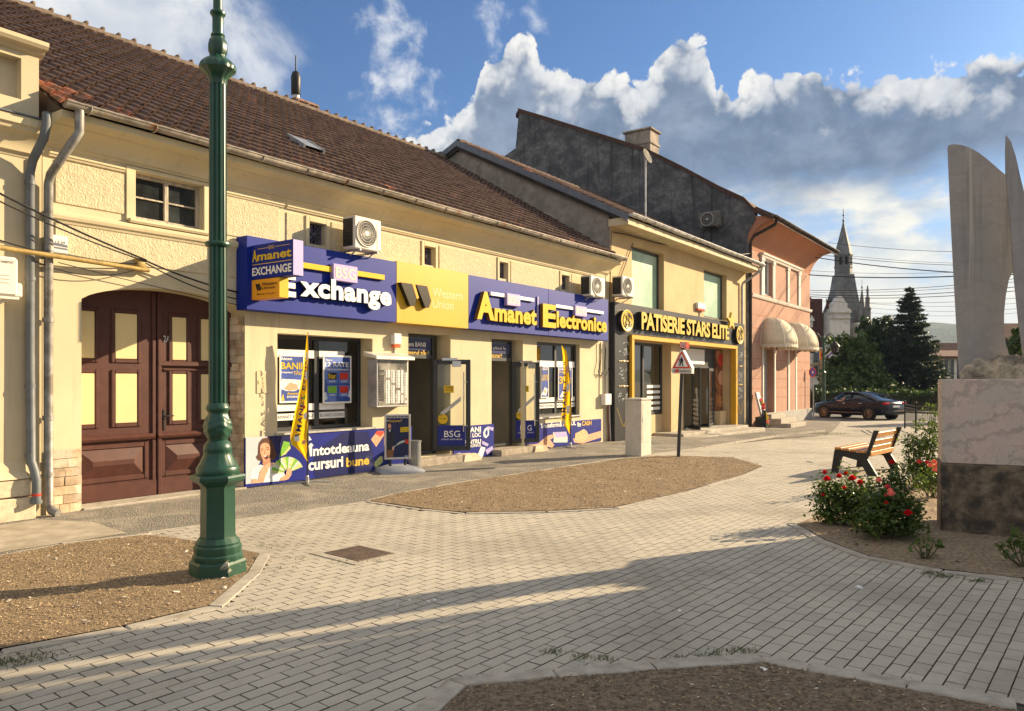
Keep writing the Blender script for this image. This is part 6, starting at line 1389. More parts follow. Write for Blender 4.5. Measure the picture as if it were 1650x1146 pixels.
# ================================================================== STREET FURNITURE IN THE SQUARE
M_green = mat('dark green enamel', (.010, .056, .034), .36, var=.16, vs=6, spec=.55, bump=.08, bs=30, bd=.002, col2=(.016, .075, .048), c2=(.5, .7))
M_worn = mat('chipped green enamel', (.010, .056, .034), .45, var=.2, vs=8, spec=.5, col2=(.30, .28, .23), c2=(.585, .61), bump=.2, bs=30)
def street_lamp(c, k, label, m, full=True, ys=7.15):
    """profile rows (photo row, half width in photo px) scaled by k metres per px about the base"""
    t = thing('street_lamp', label, 'street lamp', c)
    zz = lambda v: (940 - v) * k
    hexr = R(12)
    def ring(name, prof, seg, flute=None, rot=0., auto=35):
        mb = MB(); mb.lathe([(r * k, zz(v)) for v, r in prof], c, seg, None, flute, rot); return part(name, mb, M_worn if name in ('base_block', 'base_moulding') else m, t, auto=auto)
    ring('base_block', [(946, 44), (908, 44), (904, 41), (903, 36)], 6, None, hexr, 20)
    def scal(a, r, z): return r * (1 + .018 * math.cos(a * 14))
    ring('base_moulding', [(904, 37), (900, 38), (896, 38), (893, 35), (890, 36), (882, 36), (879, 33.5), (876, 34), (872, 31), (868, 28)], 48, scal)
    ring('pedestal', [(872, 27.6), (862, 27), (790, 26.5), (786, 28), (783, 31), (779, 38), (776, 42), (771, 43), (768, 41), (766, 34)], 6, None, hexr, 20)
    def leaf(a, r, z): return r * (1 + .05 * abs(math.cos(a * 8)))
    ring('drum', [(767, 32), (764, 33), (757, 33), (754, 31), (752, 29)], 32)
    ring('leaf_bell', [(753, 29), (748, 26), (742, 23.5), (736, 21), (731, 20.5), (728, 21.5)], 48, leaf)
    ring('neck', [(729, 21.5), (725, 22), (721, 21), (716, 18), (713, 15), (711, 15.5), (709, 16)], 32)
    def acorn(a, r, z): return r * (1 + .045 * math.sin(a * 6 + 0) + .03 * math.sin(z / k * .55 + abs(((a * 3 / math.pi) % 2) - 1) * 6))
    ring('acorn', [(710, 15)] + [(710 - i * 2.4, 15 + 6.3 * math.sin(math.pi * (i / 16) ** .9)) for i in range(1, 17)] + [(669, 14.5)], 60, acorn)
    ring('collar', [(671, 14.5), (667, 15), (665, 17.5), (662, 18.5), (659, 18), (657, 16.5), (655, 16), (653, 14.5)], 32)
    fl = lambda a, r, z: r * (1 - .16 * (max(0, math.cos(a * 12)) ** .6))
    ring('fluted_shaft', [(654, 14.2), (138, 13.2)], 96, fl)
    ring('collar', [(402, 14), (401, 18.5), (398, 20), (395, 19.5), (393, 14)], 32)
    fl2 = lambda a, r, z: r * (1 - .04 * (max(0, math.cos(a * 12)) ** .6))
    ring('capital', [(141, 13.5), (134, 14), (127, 17), (121, 23), (117, 28), (113, 28.5), (110, 28), (107, 26), (103, 22), (98, 15), (95, 12), (93, 12)], 72, fl2)
    ring('upper_acorn', [(94, 12), (91, 13), (86, 14.8), (78, 15), (71, 13.5), (66, 10.5), (64, 9.5), (62, 11), (60, 10.5), (58, 8.5)], 40, lambda a, r, z: r * (1 + .03 * math.cos(a * 8)))
    ring('upper_shaft', [(60, 8.5), (34, 8.3), (30, 9.5), (27, 11.8), (24, 11.8), (21, 9), (20, 7.2), (-150, 6.5), (-156, 9), (-166, 8), (-172, 3), (-190, .5)], 24)
    if full:
        for s in (-1, 1):
            mb = MB(); mb.tube([c + Vector((s * x * k, 0, zz(v))) for x, v in ((0, -60), (30, -95), (70, -120), (105, -112), (118, -90))], [.03, .026, .024, .022, .02], 8); part('arm', mb, m, t)
            mb = MB(); mb.lathe([(4 * k, 0), (10 * k, -8 * k), (24 * k, -26 * k), (26 * k, -30 * k), (18 * k, -58 * k), (6 * k, -64 * k)], c + Vector((s * 118 * k, 0, zz(-88))), 12); part('lantern', mb, M_frost, t)
    return t
LB = Vector(((351 - 825) / 1240 * 7.13, 7.13, -.06))
street_lamp(LB, 7.13 / 1240 * 1.0, 'large dark green cast iron lamp post with fluted shaft in the left soil bed', M_green)
mb = MB(); mb.lathe([(.262, 0), (.258, .045), (.25, .06)], LB + Vector((0, 0, .0)), 6, None, None, R(12))
# bare patch of worn paint on the base block
rnd = random.Random(3)
k = 7.13 / 1240; nfx = Vector((math.cos(R(12 - 90 - 12)), math.sin(R(12 - 90 - 12)), 0))
# manhole cover set in a concrete frame
MC = [G(521, 893), G(578, 881), G(636, 890), G(577, 907)]
ctr = sum(MC, Vector()) / 4
mh = thing('manhole_cover', 'rusty rectangular manhole cover set in the paving near the lamp post', 'manhole cover', Vector((ctr.x, ctr.y, 0)))
M_rust = mat('rusty cast iron', (.105, .078, .062), .8, .1, var=.3, vs=14, col2=(.15, .11, .085), c2=(.48, .7))
ax = (MC[3] - MC[0]).normalized(); ay = (MC[1] - MC[0]); ay = (ay - ax * ay.dot(ax)).normalized()
wx, wy = (MC[3] - MC[0]).length, (MC[1] - MC[0]).dot(ay)
HM = Matrix.Translation((ctr.x, ctr.y, 0)) @ Matrix(((ax.x, ay.x, 0, 0), (ax.y, ay.y, 0, 0), (0, 0, 1, 0), (0, 0, 0, 1)))
mb = MB(HM); mb.box(-wx / 2, wx / 2, -wy / 2, wy / 2, -.01, .011, bev=.004)
for i in range(-7, 8):
    for j in range(-6, 7): mb.box(i * wx / 16 - .012, i * wx / 16 + .012, j * wy / 14 - .006, j * wy / 14 + .006, .010, .0135)
part('plate', mb, M_rust, mh)
mb = MB(HM)
for a, b, c_, d_ in ((-wx / 2 - .10, wx / 2 + .10, -wy / 2 - .10, -wy / 2 - .006), (-wx / 2 - .10, wx / 2 + .10, wy / 2 + .006, wy / 2 + .10), (-wx / 2 - .10, -wx / 2 - .006, -wy / 2, wy / 2), (wx / 2 + .006, wx / 2 + .10, -wy / 2, wy / 2)): mb.box(a, b, c_, d_, -.02, .007)
part('concrete_surround', mb, M_conc, mh)

# cable cabinet on the soil bed
q = G(1033, 736); tq_ = (q - FA).dot(FD); nq = (q - FA).dot(FI)
UC = thing('utility_cabinet', 'narrow pale concrete utility cabinet at the far end of the soil bed', 'cabinet', Vector((q.x, q.y, 0)))
M_cab = mat('pale cabinet', (.52, .49, .43), .8, var=.08, vs=5, streak=.3)
hC = 1.8 - (642 - 613) * q.y / 1240
mb = MB(FM); mb.box(tq_, tq_ + .56, nq, nq + .42, .0, hC - .05, bev=.012); part('body', mb, M_cab, UC)
mb = MB(FM); mb.box(tq_ - .02, tq_ + .58, nq - .02, nq + .44, hC - .05, hC, bev=.015); part('lid', mb, M_cab, UC)
mb = MB(FM); mb.box(tq_ + .05, tq_ + .51, nq - .006, nq, .32, hC - .12, bev=.003); mb.box(tq_ + .07, tq_ + .10, nq - .012, nq - .006, .8, .92); part('door', mb, M_cab, UC)

# warning sign with walking figure
q = G(1093, 737); yv = q.y; def_y = lambda u, v, d=0.: Y(u, v, yv + d)
PSG = thing('trail_sign', 'triangular walker warning sign on a thin leaning pole at the end of the soil bed', 'sign', Vector((q.x, q.y, 0)))
mb = MB(); mb.tube([q - Vector((0, 0, .05)), def_y(1097, 640, .03), def_y(1100.5, 556, .05)], .042, 10); part('pole', mb, mat('dark pole', (.045, .05, .055), .45, .4, var=.2), PSG)
def slabpoly(pts, d0, d1): mb = MB(); a = [def_y(u, v, d0) for u, v in pts]; b = [p + Vector((.09 if d1 - d0 > .05 else 0, d1 - d0, 0)) for p in a]; mb.loft([a, b]); return mb
part('box', slabpoly([(1098, 563.5), (1101, 565), (1115, 593), (1114.5, 602), (1083, 602), (1081.5, 596), (1096, 565)], -.10, .06), M_ac, PSG)
part('red_border', slabpoly([(1098.5, 565.5), (1112.5, 593.5), (1083.5, 593.5)], -.108, -.104), mat('sign red', (.62, .05, .02), .4), PSG)
part('white_field', slabpoly([(1098.4, 570.5), (1108.6, 591), (1087.8, 591)], -.113, -.109), M_wht, PSG)
for pts in ([(1097.2, 575), (1099.2, 575), (1099.2, 577.3), (1097.2, 577.3)], [(1096.3, 577.5), (1100, 577.5), (1101.4, 582), (1099.5, 583.5), (1095.8, 583.5)], [(1096, 583), (1098.4, 583), (1096.4, 590), (1094.6, 590)], [(1098, 583), (1100, 583), (1101.4, 590), (1099.6, 590)], [(1094, 579), (1096, 578), (1095, 583), (1093.6, 590), (1093.2, 590), (1094, 583)]):
    part('walking_figure', slabpoly(pts, -.118, -.114), M_black, PSG)
mb = MB(); a = def_y(1084.5, 600, -.112); b = def_y(1112.5, 595.5, -.112); add_text(mb, 'Via   Transilvanica', a.x, b.x, a.z, b.z, a.y, bold=.01); part('sign_words', mb, M_iron, PSG)
mb = MB(); mb.lathe([(.04, 0), (.04, .004)], (0, 0, 0), 14, Matrix.Translation(def_y(1091, 597.6, -.11)) @ Matrix.Rotation(R(90), 4, 'X')); part('roundel', mb, mat('sign red'), PSG)
part('top_plate', slabpoly([(1095.5, 551), (1105.5, 551.5), (1105.5, 561.5), (1095.5, 561)], -.05, .03), mat('sign red'), PSG)
mb = MB(); p = def_y(1100.4, 556.2, -.055); mb.tube([p + Vector((.055 * math.cos(a), 0, .055 * math.sin(a))) for a in np.linspace(0, 6.283, 18)], .009, 5); mb.box(p.x - .03, p.x + .03, p.y - .004, p.y, p.z + .012, p.z + .027); mb.box(p.x - .008, p.x + .008, p.y - .004, p.y, p.z - .035, p.z + .02); part('roundel', mb, M_wht, PSG)

# ------------------------------------------------------------------ bench
b0 = G(1403, 767); e1 = Vector((.67, .742, 0)).normalized(); e2 = Vector((-e1.y, e1.x, 0))      # e1 along the bench, e2 towards its front
BMX = Matrix.Translation((b0.x, b0.y, 0)) @ Matrix(((e1.x, e2.x, 0, 0), (e1.y, e2.y, 0, 0), (0, 0, 1, 0), (0, 0, 0, 1)))
BN = thing('park_bench', 'black steel bench with orange wooden slats beside the rose bed', 'bench', Vector((b0.x, b0.y, 0)))
M_slat = mat('varnished slat', (.50, .235, .065), .42, var=.22, vs=10, stretch=(1, 1, 4), col2=(.40, .17, .045), c2=(.48, .7))
M_bsteel = mat('black powder coat', (.022, .021, .020), .5, var=.15)
LBn = 1.50; sc = 1.02
side = [[(-.10, .0), (.08, .0), (-.0, .12), (-.0, .30), (.12, .36), (.56, .43), (.45, .0), (.60, .0), (.73, .46), (.70, .50), (.10, .43), (-.04, .86), (-.13, .86), (.02, .40), (-.12, .30)]]
prof = [(-.12, 0), (.06, 0), (.20, .26), (.50, .33), (.52, .30), (.60, 0), (.72, 0), (.66, .42), (.64, .46), (.08, .40), (-.05, .84), (-.14, .84), (.06, .30)]
for x in (0.0, LBn - .055):
    mb = MB(BMX); mb.prism([(y * sc, z * sc) for y, z in prof], x, x + .045, 'x'); part('side_frame', mb, M_bsteel, BN)
for i in range(4):
    mb = MB(BMX); y0 = .10 + i * .145; z = .415 + i * .013; mb.box(.0 - .03, LBn + .03, y0, y0 + .125, z * sc, z * sc + .04, bev=.008); part('seat_slat', mb, M_slat, BN)
mb = MB(BMX); mb.box(-.03 + .06, LBn - .06, .0, .035, .36, .45, bev=.008); part('seat_slat', mb, M_slat, BN)
for z in (.50, .615, .755):
    f = (z - .40) / .44; y = .08 + (-.13) * f; mb = MB(BMX @ Matrix.Translation((0, y * sc - .0, z * sc)) @ Matrix.Rotation(R(16), 4, 'X')); mb.box(.056, LBn - .056, -.035, .005, -.05, .05, bev=.008); part('back_slat', mb, M_slat, BN)

# ------------------------------------------------------------------ monument
mp = Vector((5.10, 9.13, 0)); me_ = Vector((.9, -.436, 0)).normalized(); mi_ = Vector((-me_.y, me_.x, 0))      # along the front face, inwards
MMX = Matrix.Translation(mp) @ Matrix(((me_.x, mi_.x, 0, 0), (me_.y, mi_.y, 0, 0), (0, 0, 1, 0), (0, 0, 0, 1)))
def Mn(u, v, inset=0.):
    r = ray(u, v); o = mp + mi_ * inset; kk = (o - CAMP).dot(mi_) / r.dot(mi_); p = CAMP + kk * r; return (p - o).dot(me_), p.z
def marble(name, ca, cb, vein=.3):
    m = bpy.data.materials.new(name); m.use_nodes = True; g = NG(m.node_tree); b = g.n['Principled BSDF']; pos = g.node('ShaderNodeNewGeometry').outputs['Position']
    p2 = g.mapping(pos, (1, 1, 1), (0, R(28), 0)); d = g.noise(p2, 1.1, 6, .6, 1.2); w = g.node('ShaderNodeTexWave', wave_type='BANDS', bands_direction='DIAGONAL'); g.l.new(g.mapping(p2, (1, 1, 1.2)), w.inputs[0])
    w.inputs['Scale'].default_value = 1.2; w.inputs['Distortion'].default_value = 13; w.inputs['Detail'].default_value = 6; w.inputs['Detail Scale'].default_value = 1.4; w.inputs['Detail Roughness'].default_value = .65
    c = g.mix(g.step(d, .3, .7), ca, cb); c = g.mix(g.step(w.outputs[1], .72, .98, 0, vein), c, (.20, .19, .17)); c = g.mix(g.step(g.noise(p2, 7, 7, .7, 2), .5, .72, 0, .55), c, (.24, .22, .195))
    st = g.noise(g.mapping(pos, (5, 5, .25)), 2, 5, .6); sz = g.node('ShaderNodeSeparateXYZ'); g.l.new(pos, sz.inputs[0])
    c = g.mix(g.mul(g.step(st, .48, .7, 0, .75), g.step(sz.outputs[2], 1.9, 3.6)), c, (.16, .152, .143)); c = g.mix(g.mul(g.step(g.noise(g.mapping(pos, (9, 9, .15), loc=(4, 4, 0)), 2, 3, .5), .63, .68, 0, .7), g.step(sz.outputs[2], 2.2, 3.0)), c, (.42, .39, .34))
    g.put(b.inputs['Base Color'], c); b.inputs['Roughness'].default_value = .6; bn = g.node('ShaderNodeBump'); bn.inputs['Strength'].default_value = .35; bn.inputs['Distance'].default_value = .006; g.l.new(g.noise(pos, 40, 6, .65), bn.inputs['Height']); g.l.new(bn.outputs[0], b.inputs['Normal']); return m
M_marb = marble('veined marble', (.43, .385, .335), (.55, .415, .345), .42); M_marbW = marble('weathered grey marble', (.255, .25, .245), (.32, .285, .265))
M_mconc = mat('stained plinth concrete', (.15, .115, .078), .92, var=.4, vs=9, bump=.9, bs=24, bd=.015, col2=(.045, .039, .032), c2=(.44, .66), streak=.5)
WT = 1.56; DP = .79; zs = Mn(1519, 745)[1]; zt_ = Mn(1519, 611)[1]
MO = thing('monument', 'tall winged marble monument on a square veined plinth with a stained concrete base', 'monument', mp + me_ * WT / 2 + mi_ * DP / 2)
mb = MB(MMX); mb.box(-.01, WT + .01, -.01, DP, -.05, zs - .012, bev=.012); part('base', mb, M_mconc, MO)
mb = MB(MMX); mb.box(.0, WT, .0, DP - .02, zs - .008, zt_, bev=.008); part('plinth', mb, M_marb, MO)
wi = .62
def wing(mir):
    L = [(1546.5, 613), (1541, 520), (1536, 430), (1531, 330), (1527, 236), (1529.5, 233.5), (1537, 232.5), (1549, 233.5), (1563, 238), (1577, 246), (1590, 256), (1602, 266), (1612, 275), (1618, 280), (1621, 283), (1624, 330), (1629, 390), (1633, 436), (1626, 450), (1621, 475), (1618, 505), (1618, 530), (1621, 555), (1628, 578), (1638, 597), (1649, 613)]
    wy = wi - .30 if mir else wi
    P = [Mn(u, v, wi) for u, v in L]; P = [(s, max(z, zt_ - .01)) for s, z in P]
    if mir: P = [(2 * sc_ - s, z) for s, z in P]
    mb = MB(MMX); mb.prism(P, wy, wy + .06, 'y'); return part('wing', mb, M_marbW, MO)
sc_ = Mn(1655, 600, wi)[0]
wing(False); wing(True)
SPK = [(1621.5, 218), (1620.5, 240), (1621, 283), (1627, 350), (1633.5, 437), (1642, 520), (1650, 580), (1656, 613), (1690, 613), (1676, 520), (1668, 440), (1658, 340), (1644, 284), (1637, 252), (1629, 228)]
mb = MB(MMX); mb.prism([(s, max(z, zt_ - .01)) for s, z in (Mn(u, v, wi - .33) for u, v in SPK)], wi - .33, wi - .26, 'y'); part('spike', mb, M_marbW, MO)
# rough hewn rock at the foot of the wings
from mathutils import noise as mnz
r0, _ = Mn(1547, 600, .3); r1 = 2 * sc_ - r0 + .1; nS, nA = 40, 14; rings = []
for i in range(nS + 1):
    f = i / nS; s = r0 + (r1 - r0) * f; env = (math.sin(math.pi * min(max(f, .004), .996)) ** .35); hh_ = .33 * env * (1.0 - .25 * f); ring = []
    for j in range(nA + 1):
        a = math.pi * j / nA; q = Vector((s * 5, math.cos(a) * 1.2, math.sin(a) * 1.2 + 4)); nn = 1 + .32 * mnz.noise(q * 1.3) + .22 * mnz.noise(q * 3.3) + .12 * mnz.noise(q * 8)
        ring.append((s + .03 * mnz.noise(q * 2), .42 - .20 * math.cos(a) * env * nn, zt_ - .01 + hh_ * math.sin(a) * nn))
    rings.append(ring)
mb = MB(MMX); mb.loft(rings, caps=False, closed=False); part('rock', mb, mat('rough rock', (.40, .335, .25), .95, var=.3, vs=6, bump=1., bs=14, bd=.04, col2=(.17, .15, .125), c2=(.46, .62)), MO)

# ------------------------------------------------------------------ foliage helpers
def leafmat(name, a, b, trans=.35, rough=.5):
    m = bpy.data.materials.new(name); m.use_nodes = True; g = NG(m.node_tree); bs = g.n['Principled BSDF']; out = [n for n in g.n if n.type == 'OUTPUT_MATERIAL'][0]
    rn = g.node('ShaderNodeNewGeometry').outputs['Random Per Island']; c = g.mix(rn, a, b); g.put(bs.inputs['Base Color'], c); bs.inputs['Roughness'].default_value = rough; bs.inputs['Specular IOR Level'].default_value = .35
    tl = g.node('ShaderNodeBsdfTranslucent'); g.put(tl.inputs[0], g.mix(1., c, (1.6, 1.5, .7), 'MULTIPLY')); mx = g.node('ShaderNodeMixShader'); mx.inputs[0].default_value = trans; g.l.new(bs.outputs[0], mx.inputs[1]); g.l.new(tl.outputs[0], mx.inputs[2]); g.l.new(mx.outputs[0], out.inputs[0]); return m
M_rose_l = leafmat('rose leaf', (.034, .070, .017), (.105, .16, .036), .42, .36)
M_tree_l = leafmat('tree leaf', (.030, .068, .015), (.095, .15, .032), .4)
M_tree_d = leafmat('dark tree leaf', (.018, .042, .013), (.050, .085, .024), .3)
M_spruce = leafmat('blue green needles', (.016, .034, .028), (.040, .064, .050), .15)
M_weed = leafmat('weed blade', (.045, .070, .018), (.12, .14, .05), .3)
M_bark = mat('bark', (.075, .055, .038), .95, var=.3, vs=10, bump=.8, bs=30, bd=.01)
M_stem = mat('rose stem', (.07, .065, .028), .8, var=.3, vs=20)
def leaves_obj(name, P, N, size, m, parent, rng, aspect=1.6, fold=.0, kind=None):
    """numpy leaf quads (diamond shaped, two triangles folded) at points P facing roughly N"""
    n = len(P); P = np.asarray(P); N = np.asarray(N); s = size * (.65 + .7 * rng.rand(n))
    N = N / (np.linalg.norm(N, axis=1, keepdims=True) + 1e-9); a = rng.randn(n, 3); T = np.cross(N, a); T /= (np.linalg.norm(T, axis=1, keepdims=True) + 1e-9); B = np.cross(N, T)
    s = s[:, None]; w = s / aspect
    V = np.stack([P - T * s * .5, P - T * s * .08 + B * w * .5 + N * fold * s, P + T * s * .5, P - T * s * .08 - B * w * .5 + N * fold * s], 1).reshape(-1, 3)
    Fi = np.arange(n)[:, None] * 4; Fc = (Fi + np.array([[0, 1, 2, 3]])).reshape(-1)
    me = bpy.data.meshes.new(name); me.vertices.add(len(V)); off = np.array(root_of(parent)['_loc']); me.vertices.foreach_set('co', (V - off).astype(np.float32).ravel())
    me.loops.add(len(Fc)); me.loops.foreach_set('vertex_index', Fc.astype(np.int32)); me.polygons.add(n); me.polygons.foreach_set('loop_start', np.arange(0, 4 * n, 4, dtype=np.int32)); me.materials.append(m); me.update(calc_edges=True); me.validate()
    o = bpy.data.objects.new(name, me); COL.objects.link(o); o.parent = parent; return o

# ------------------------------------------------------------------ rose bushes
def rose_bush(base, clumps, label, nl, seed, flowers=(), leaf=.048, group=None, name='rose_bush', upright=0.):
    """base: ground point; clumps: (u, v, radius px) at depth of base.y (+dy)"""
    rng = np.random.RandomState(seed); rnd = random.Random(seed); y0 = base.y; t = thing(name, label, 'rose bush', base, group); k = y0 / 1240
    P, N = [], []; mb = MB()
    for (u, v, r, dy) in clumps:
        c = Y(u, v, y0 + dy); rr = r * k; nst = max(3, int(r / 7))
        for i in range(nst):
            a = rnd.uniform(0, 6.28); tip = c + Vector((rr * .75 * math.cos(a) * rnd.random() ** .5, rr * .75 * math.sin(a) * rnd.random() ** .5, rr * rnd.uniform(-.2, .8)))
            b = base + Vector((rnd.uniform(-.08, .08) + (c.x - base.x) * .35, rnd.uniform(-.08, .08), -.02)); mid = b.lerp(tip, .55) + Vector((rnd.uniform(-.05, .05), rnd.uniform(-.05, .05), .05))
            mb.tube([b, b.lerp(mid, .5) + Vector((rnd.uniform(-.03, .03), rnd.uniform(-.03, .03), .02)), mid, tip], [.010, .008, .006, .003], 5)
        n = int(nl * (r / 50) ** 2)
        d = rng.randn(n, 3); d /= np.linalg.norm(d, axis=1, keepdims=True); q = rr * (rng.rand(n) ** .45)[:, None] * (1 + .25 * np.sin(d[:, :1] * 5 + d[:, 2:] * 7))
        # leaflets gather in small sprays
        ns = max(4, n // 11); sc0 = rng.randint(0, n, ns); sp = (d * q)[sc0]; idx = rng.randint(0, ns, n); pts = sp[idx] + rng.randn(n, 3) * leaf * 1.05
        pts[:, 2] *= (.9 + upright); P.append(np.array(c) + pts); N.append(d[sc0][idx] * .5 + rng.randn(n, 3) * .45 + np.array([0, 0, .7]))
    P = np.concatenate(P); N = np.concatenate(N); ok = P[:, 2] > .06; part('stems', mb, M_stem, t); leaves_obj('leaves', P[ok], N[ok], leaf, M_rose_l, t, rng, 1.45, .12)
    for (u, v, r, m, dy) in flowers:
        c = Y(u, v, y0 + dy); mb = MB(); rr = r * k
        for ringn, (cnt, rad, tilt, zz) in enumerate(((6, 1.0, .80, -.4), (5, .9, 1.1, -.3), (5, .7, 1.3, -.15), (3, .45, 1.45, .0))):
            for i in range(cnt):
                a = i * 6.283 / cnt + ringn * .7 + rnd.uniform(-.2, .2); d = Vector((math.cos(a), math.sin(a), 0)); s_ = Vector((-d.y, d.x, 0)); up = Vector((0, -.25, 1)).normalized()
                b = c + up * zz * rr; o_ = d * math.cos(tilt) + up * math.sin(tilt); L = rr * (.62 + .40 * rad); w = rr * .52 * (.5 + rad * .6)
                k_ = mb.vs([b, b + o_ * L * .5 + s_ * w, b + o_ * L * .95 + s_ * w * .6 - d * .0, b + o_ * L + d * rr * .12, b + o_ * L * .95 - s_ * w * .6, b + o_ * L * .5 - s_ * w, b + o_ * L * .55 + d * rr * .12])
                for f in ((0, 1, 6), (1, 2, 6), (2, 3, 6), (3, 4, 6), (4, 5, 6), (5, 0, 6)): mb.face([k_ + j for j in f])
        part('rose_bloom', mb, m, t, smooth=True, label='deep red rose bloom' if m is M_rred else 'pink rose bloom')
    return t
def petal(name, a, b): return leafmat(name, a, b, .3, .6)
M_rred = petal('red petal', (.50, .004, .012), (.62, .012, .03)); M_rpink = petal('pink petal', (.80, .22, .25), (.88, .36, .36)); M_rros = petal('rose petal', (.62, .05, .10), (.74, .12, .16))
rose_bush(G(1352, 846), [(1345, 790, 34, 0), (1375, 800, 38, .1), (1335, 825, 26, -.1), (1372, 835, 28, -.1), (1322, 798, 14, 0), (1395, 822, 30, -.1), (1388, 795, 22, 0)], 'red flowering rose bush at the left tip of the rose bed', 1900, 11,
          [(1329, 762, 6.5, M_rred, -.1), (1332, 773, 8, M_rred, -.25), (1352, 768, 6.5, M_rred, -.2), (1363, 764, 6, M_rred, 0), (1373, 772, 8.5, M_rred, -.25), (1386, 779, 8, M_rred, -.25), (1360, 787, 5, M_rred, -.3), (1326, 798, 4.5, M_rred, -.2)], group='rose bushes in the bed')
rose_bush(G(1420, 868), [(1425, 800, 40, .1), (1440, 835, 40, 0), (1408, 838, 36, -.1), (1462, 838, 24, 0), (1440, 770, 18, .1), (1470, 815, 22, .1)], 'large pink and red rose bush in front of the bench', 1900, 12,
          [(1437, 746, 7, M_rred, 0), (1416, 775, 7, M_rpink, -.25), (1430, 785, 6, M_rros, -.2), (1434, 791, 6, M_rpink, -.3), (1436, 797, 8, M_rpink, -.35), (1428, 811, 4.5, M_rred, -.4), (1463, 828, 9, M_rred, -.35), (1427, 799, 4, M_rros, -.3)], group='rose bushes in the bed')
rose_bush(G(1490, 786), [(1488, 745, 30, 0), (1500, 715, 26, 0), (1478, 720, 22, -.1), (1500, 685, 17, .1), (1465, 705, 12, 0), (1505, 660, 9, 0), (1502, 762, 24, .1), (1470, 755, 22, 0)], 'tall green rose bush rising beside the monument plinth', 2100, 13,
          [(1481, 745, 6, M_rros, -.3), (1494, 746, 5, M_rros, -.3)], leaf=.05, group='rose bushes in the bed', upright=.1)
rose_bush(G(1505, 806), [(1508, 768, 16, 0), (1498, 785, 14, 0), (1480, 775, 14, .2)], 'pink rose bush pressed against the monument base', 1800, 14,
          [(1499, 751, 6.5, M_rpink, -.2), (1505, 745, 6, M_rpink, -.2), (1511, 751, 7, M_rpink, -.25), (1507, 758, 7, M_rpink, -.3), (1517, 739, 6, M_rpink, -.2), (1512, 760, 6, M_rros, -.2)], group='rose bushes in the bed')
def seedling(base, label, sprays, seed, group='small rose plants in the sandy bed'):
    rng = np.random.RandomState(seed); rnd = random.Random(seed); t = thing('rose_plant', label, 'rose plant', base, group); mb = MB(); P, N = [], []
    for (u, v, n) in sprays:
        tip = Y(u, v, base.y + rnd.uniform(-.06, .06)); mid = base.lerp(tip, .5) + Vector((rnd.uniform(-.02, .02), 0, -.02)); mb.tube([base, mid, tip], [.011, .007, .004], 5)
        P.append(np.array(tip) + rng.randn(n, 3) * .026); N.append(rng.randn(n, 3) * .5 + np.array([0, -.3, .7]))
    part('stems', mb, M_stem, t); leaves_obj('leaves', np.concatenate(P), np.concatenate(N), .055, M_rose_l, t, rng, 1.35, .1)
seedling(G(1492, 904), 'small leafy rose shoot near the kerb of the sandy bed', [(1472, 880, 9), (1480, 875, 8), (1492, 876, 9), (1500, 885, 8), (1505, 872, 7), (1516, 876, 9), (1484, 888, 7), (1503, 893, 4)], 21)
seedling(G(1652, 918), 'rose plant with bent stem at the right edge of the sandy bed', [(1612, 880, 12), (1622, 892, 12), (1632, 874, 14), (1640, 862, 12), (1648, 885, 14), (1658, 870, 14), (1670, 880, 14), (1628, 882, 10)], 22)

# ------------------------------------------------------------------ weeds and tufts in the joints, and litter
def tufts(name, spots, label, seed, h=.05):
    rng = np.random.RandomState(seed); V, Fc = [], []
    for (u, v, n, spread) in spots:
        c = G(u, v)
        for i in range(n):
            x, y_ = c.x + rng.randn() * spread, c.y + rng.randn() * spread * .6; z = gz(x, y_) + .004; a = rng.rand() * 6.28; l = h * (.4 + rng.rand()); w = .003 + .003 * rng.rand(); b = len(V); dx, dy = math.cos(a), math.sin(a)
            V += [(x - dy * w, y_ + dx * w, z), (x + dy * w, y_ - dx * w, z), (x + dx * l * .7, y_ + dy * l * .7, z + l * .8)]; Fc.append((b, b + 1, b + 2))
    me = bpy.data.meshes.new(name); me.from_pydata(V, [], Fc); me.materials.append(M_weed); o = bpy.data.objects.new(name, me); COL.objects.link(o); o['kind'] = 'stuff'; o['label'] = label; o['category'] = 'weeds'
tufts('weeds', [(1130, 1056, 25, .05), (1160, 1053, 35, .06), (1185, 1050, 45, .06), (1205, 1049, 35, .05), (1090, 1060, 30, .05), (890, 1052, 60, .05), (940, 1060, 50, .05), (975, 1063, 40, .04), (10, 1070, 160, .09), (60, 1058, 120, .09), (440, 880, 45, .10), (455, 915, 15, .05), (405, 985, 25, .06), (560, 905, 35, .10), (600, 905, 20, .10), (480, 900, 20, .08), (1520, 930, 120, .07), (1500, 925, 80, .05), (1580, 938, 60, .05), (1240, 690, 160, .35), (1345, 688, 900, .55), (1330, 690, 500, .5), (1265, 684, 100, .3), (985, 714, 120, .3), (1000, 716, 80, .2), (95, 822, 60, .04), (100, 818, 40, .04)], 'small weeds and grass tufts growing in the paving joints and along the kerbs', 5, .022)
lit = MB()
for (u, v, s) in ((1383, 946, .025), (1387, 948, .02), (1380, 947, .018), (1230, 1078, .02), (1233, 1080, .015), (690, 970, .02), (1308, 745, .05), (1302, 744, .04), (640, 975, .012), (700, 968, .02), (660, 968, .016), (1095, 985, .02)):
    c = G(u, v); a = random.random() * 3; lit.box(-s, s, -s * .5, s * .5, 0, s * .3, Matrix.Translation((c.x, c.y, .002)) @ Matrix.Rotation(a, 4, 'Z') @ Matrix.Rotation(.2, 4, 'X'))
o = single('litter', lit, M_pshirt, 'scraps of white paper litter dropped on the paving', 'litter', kind='stuff')

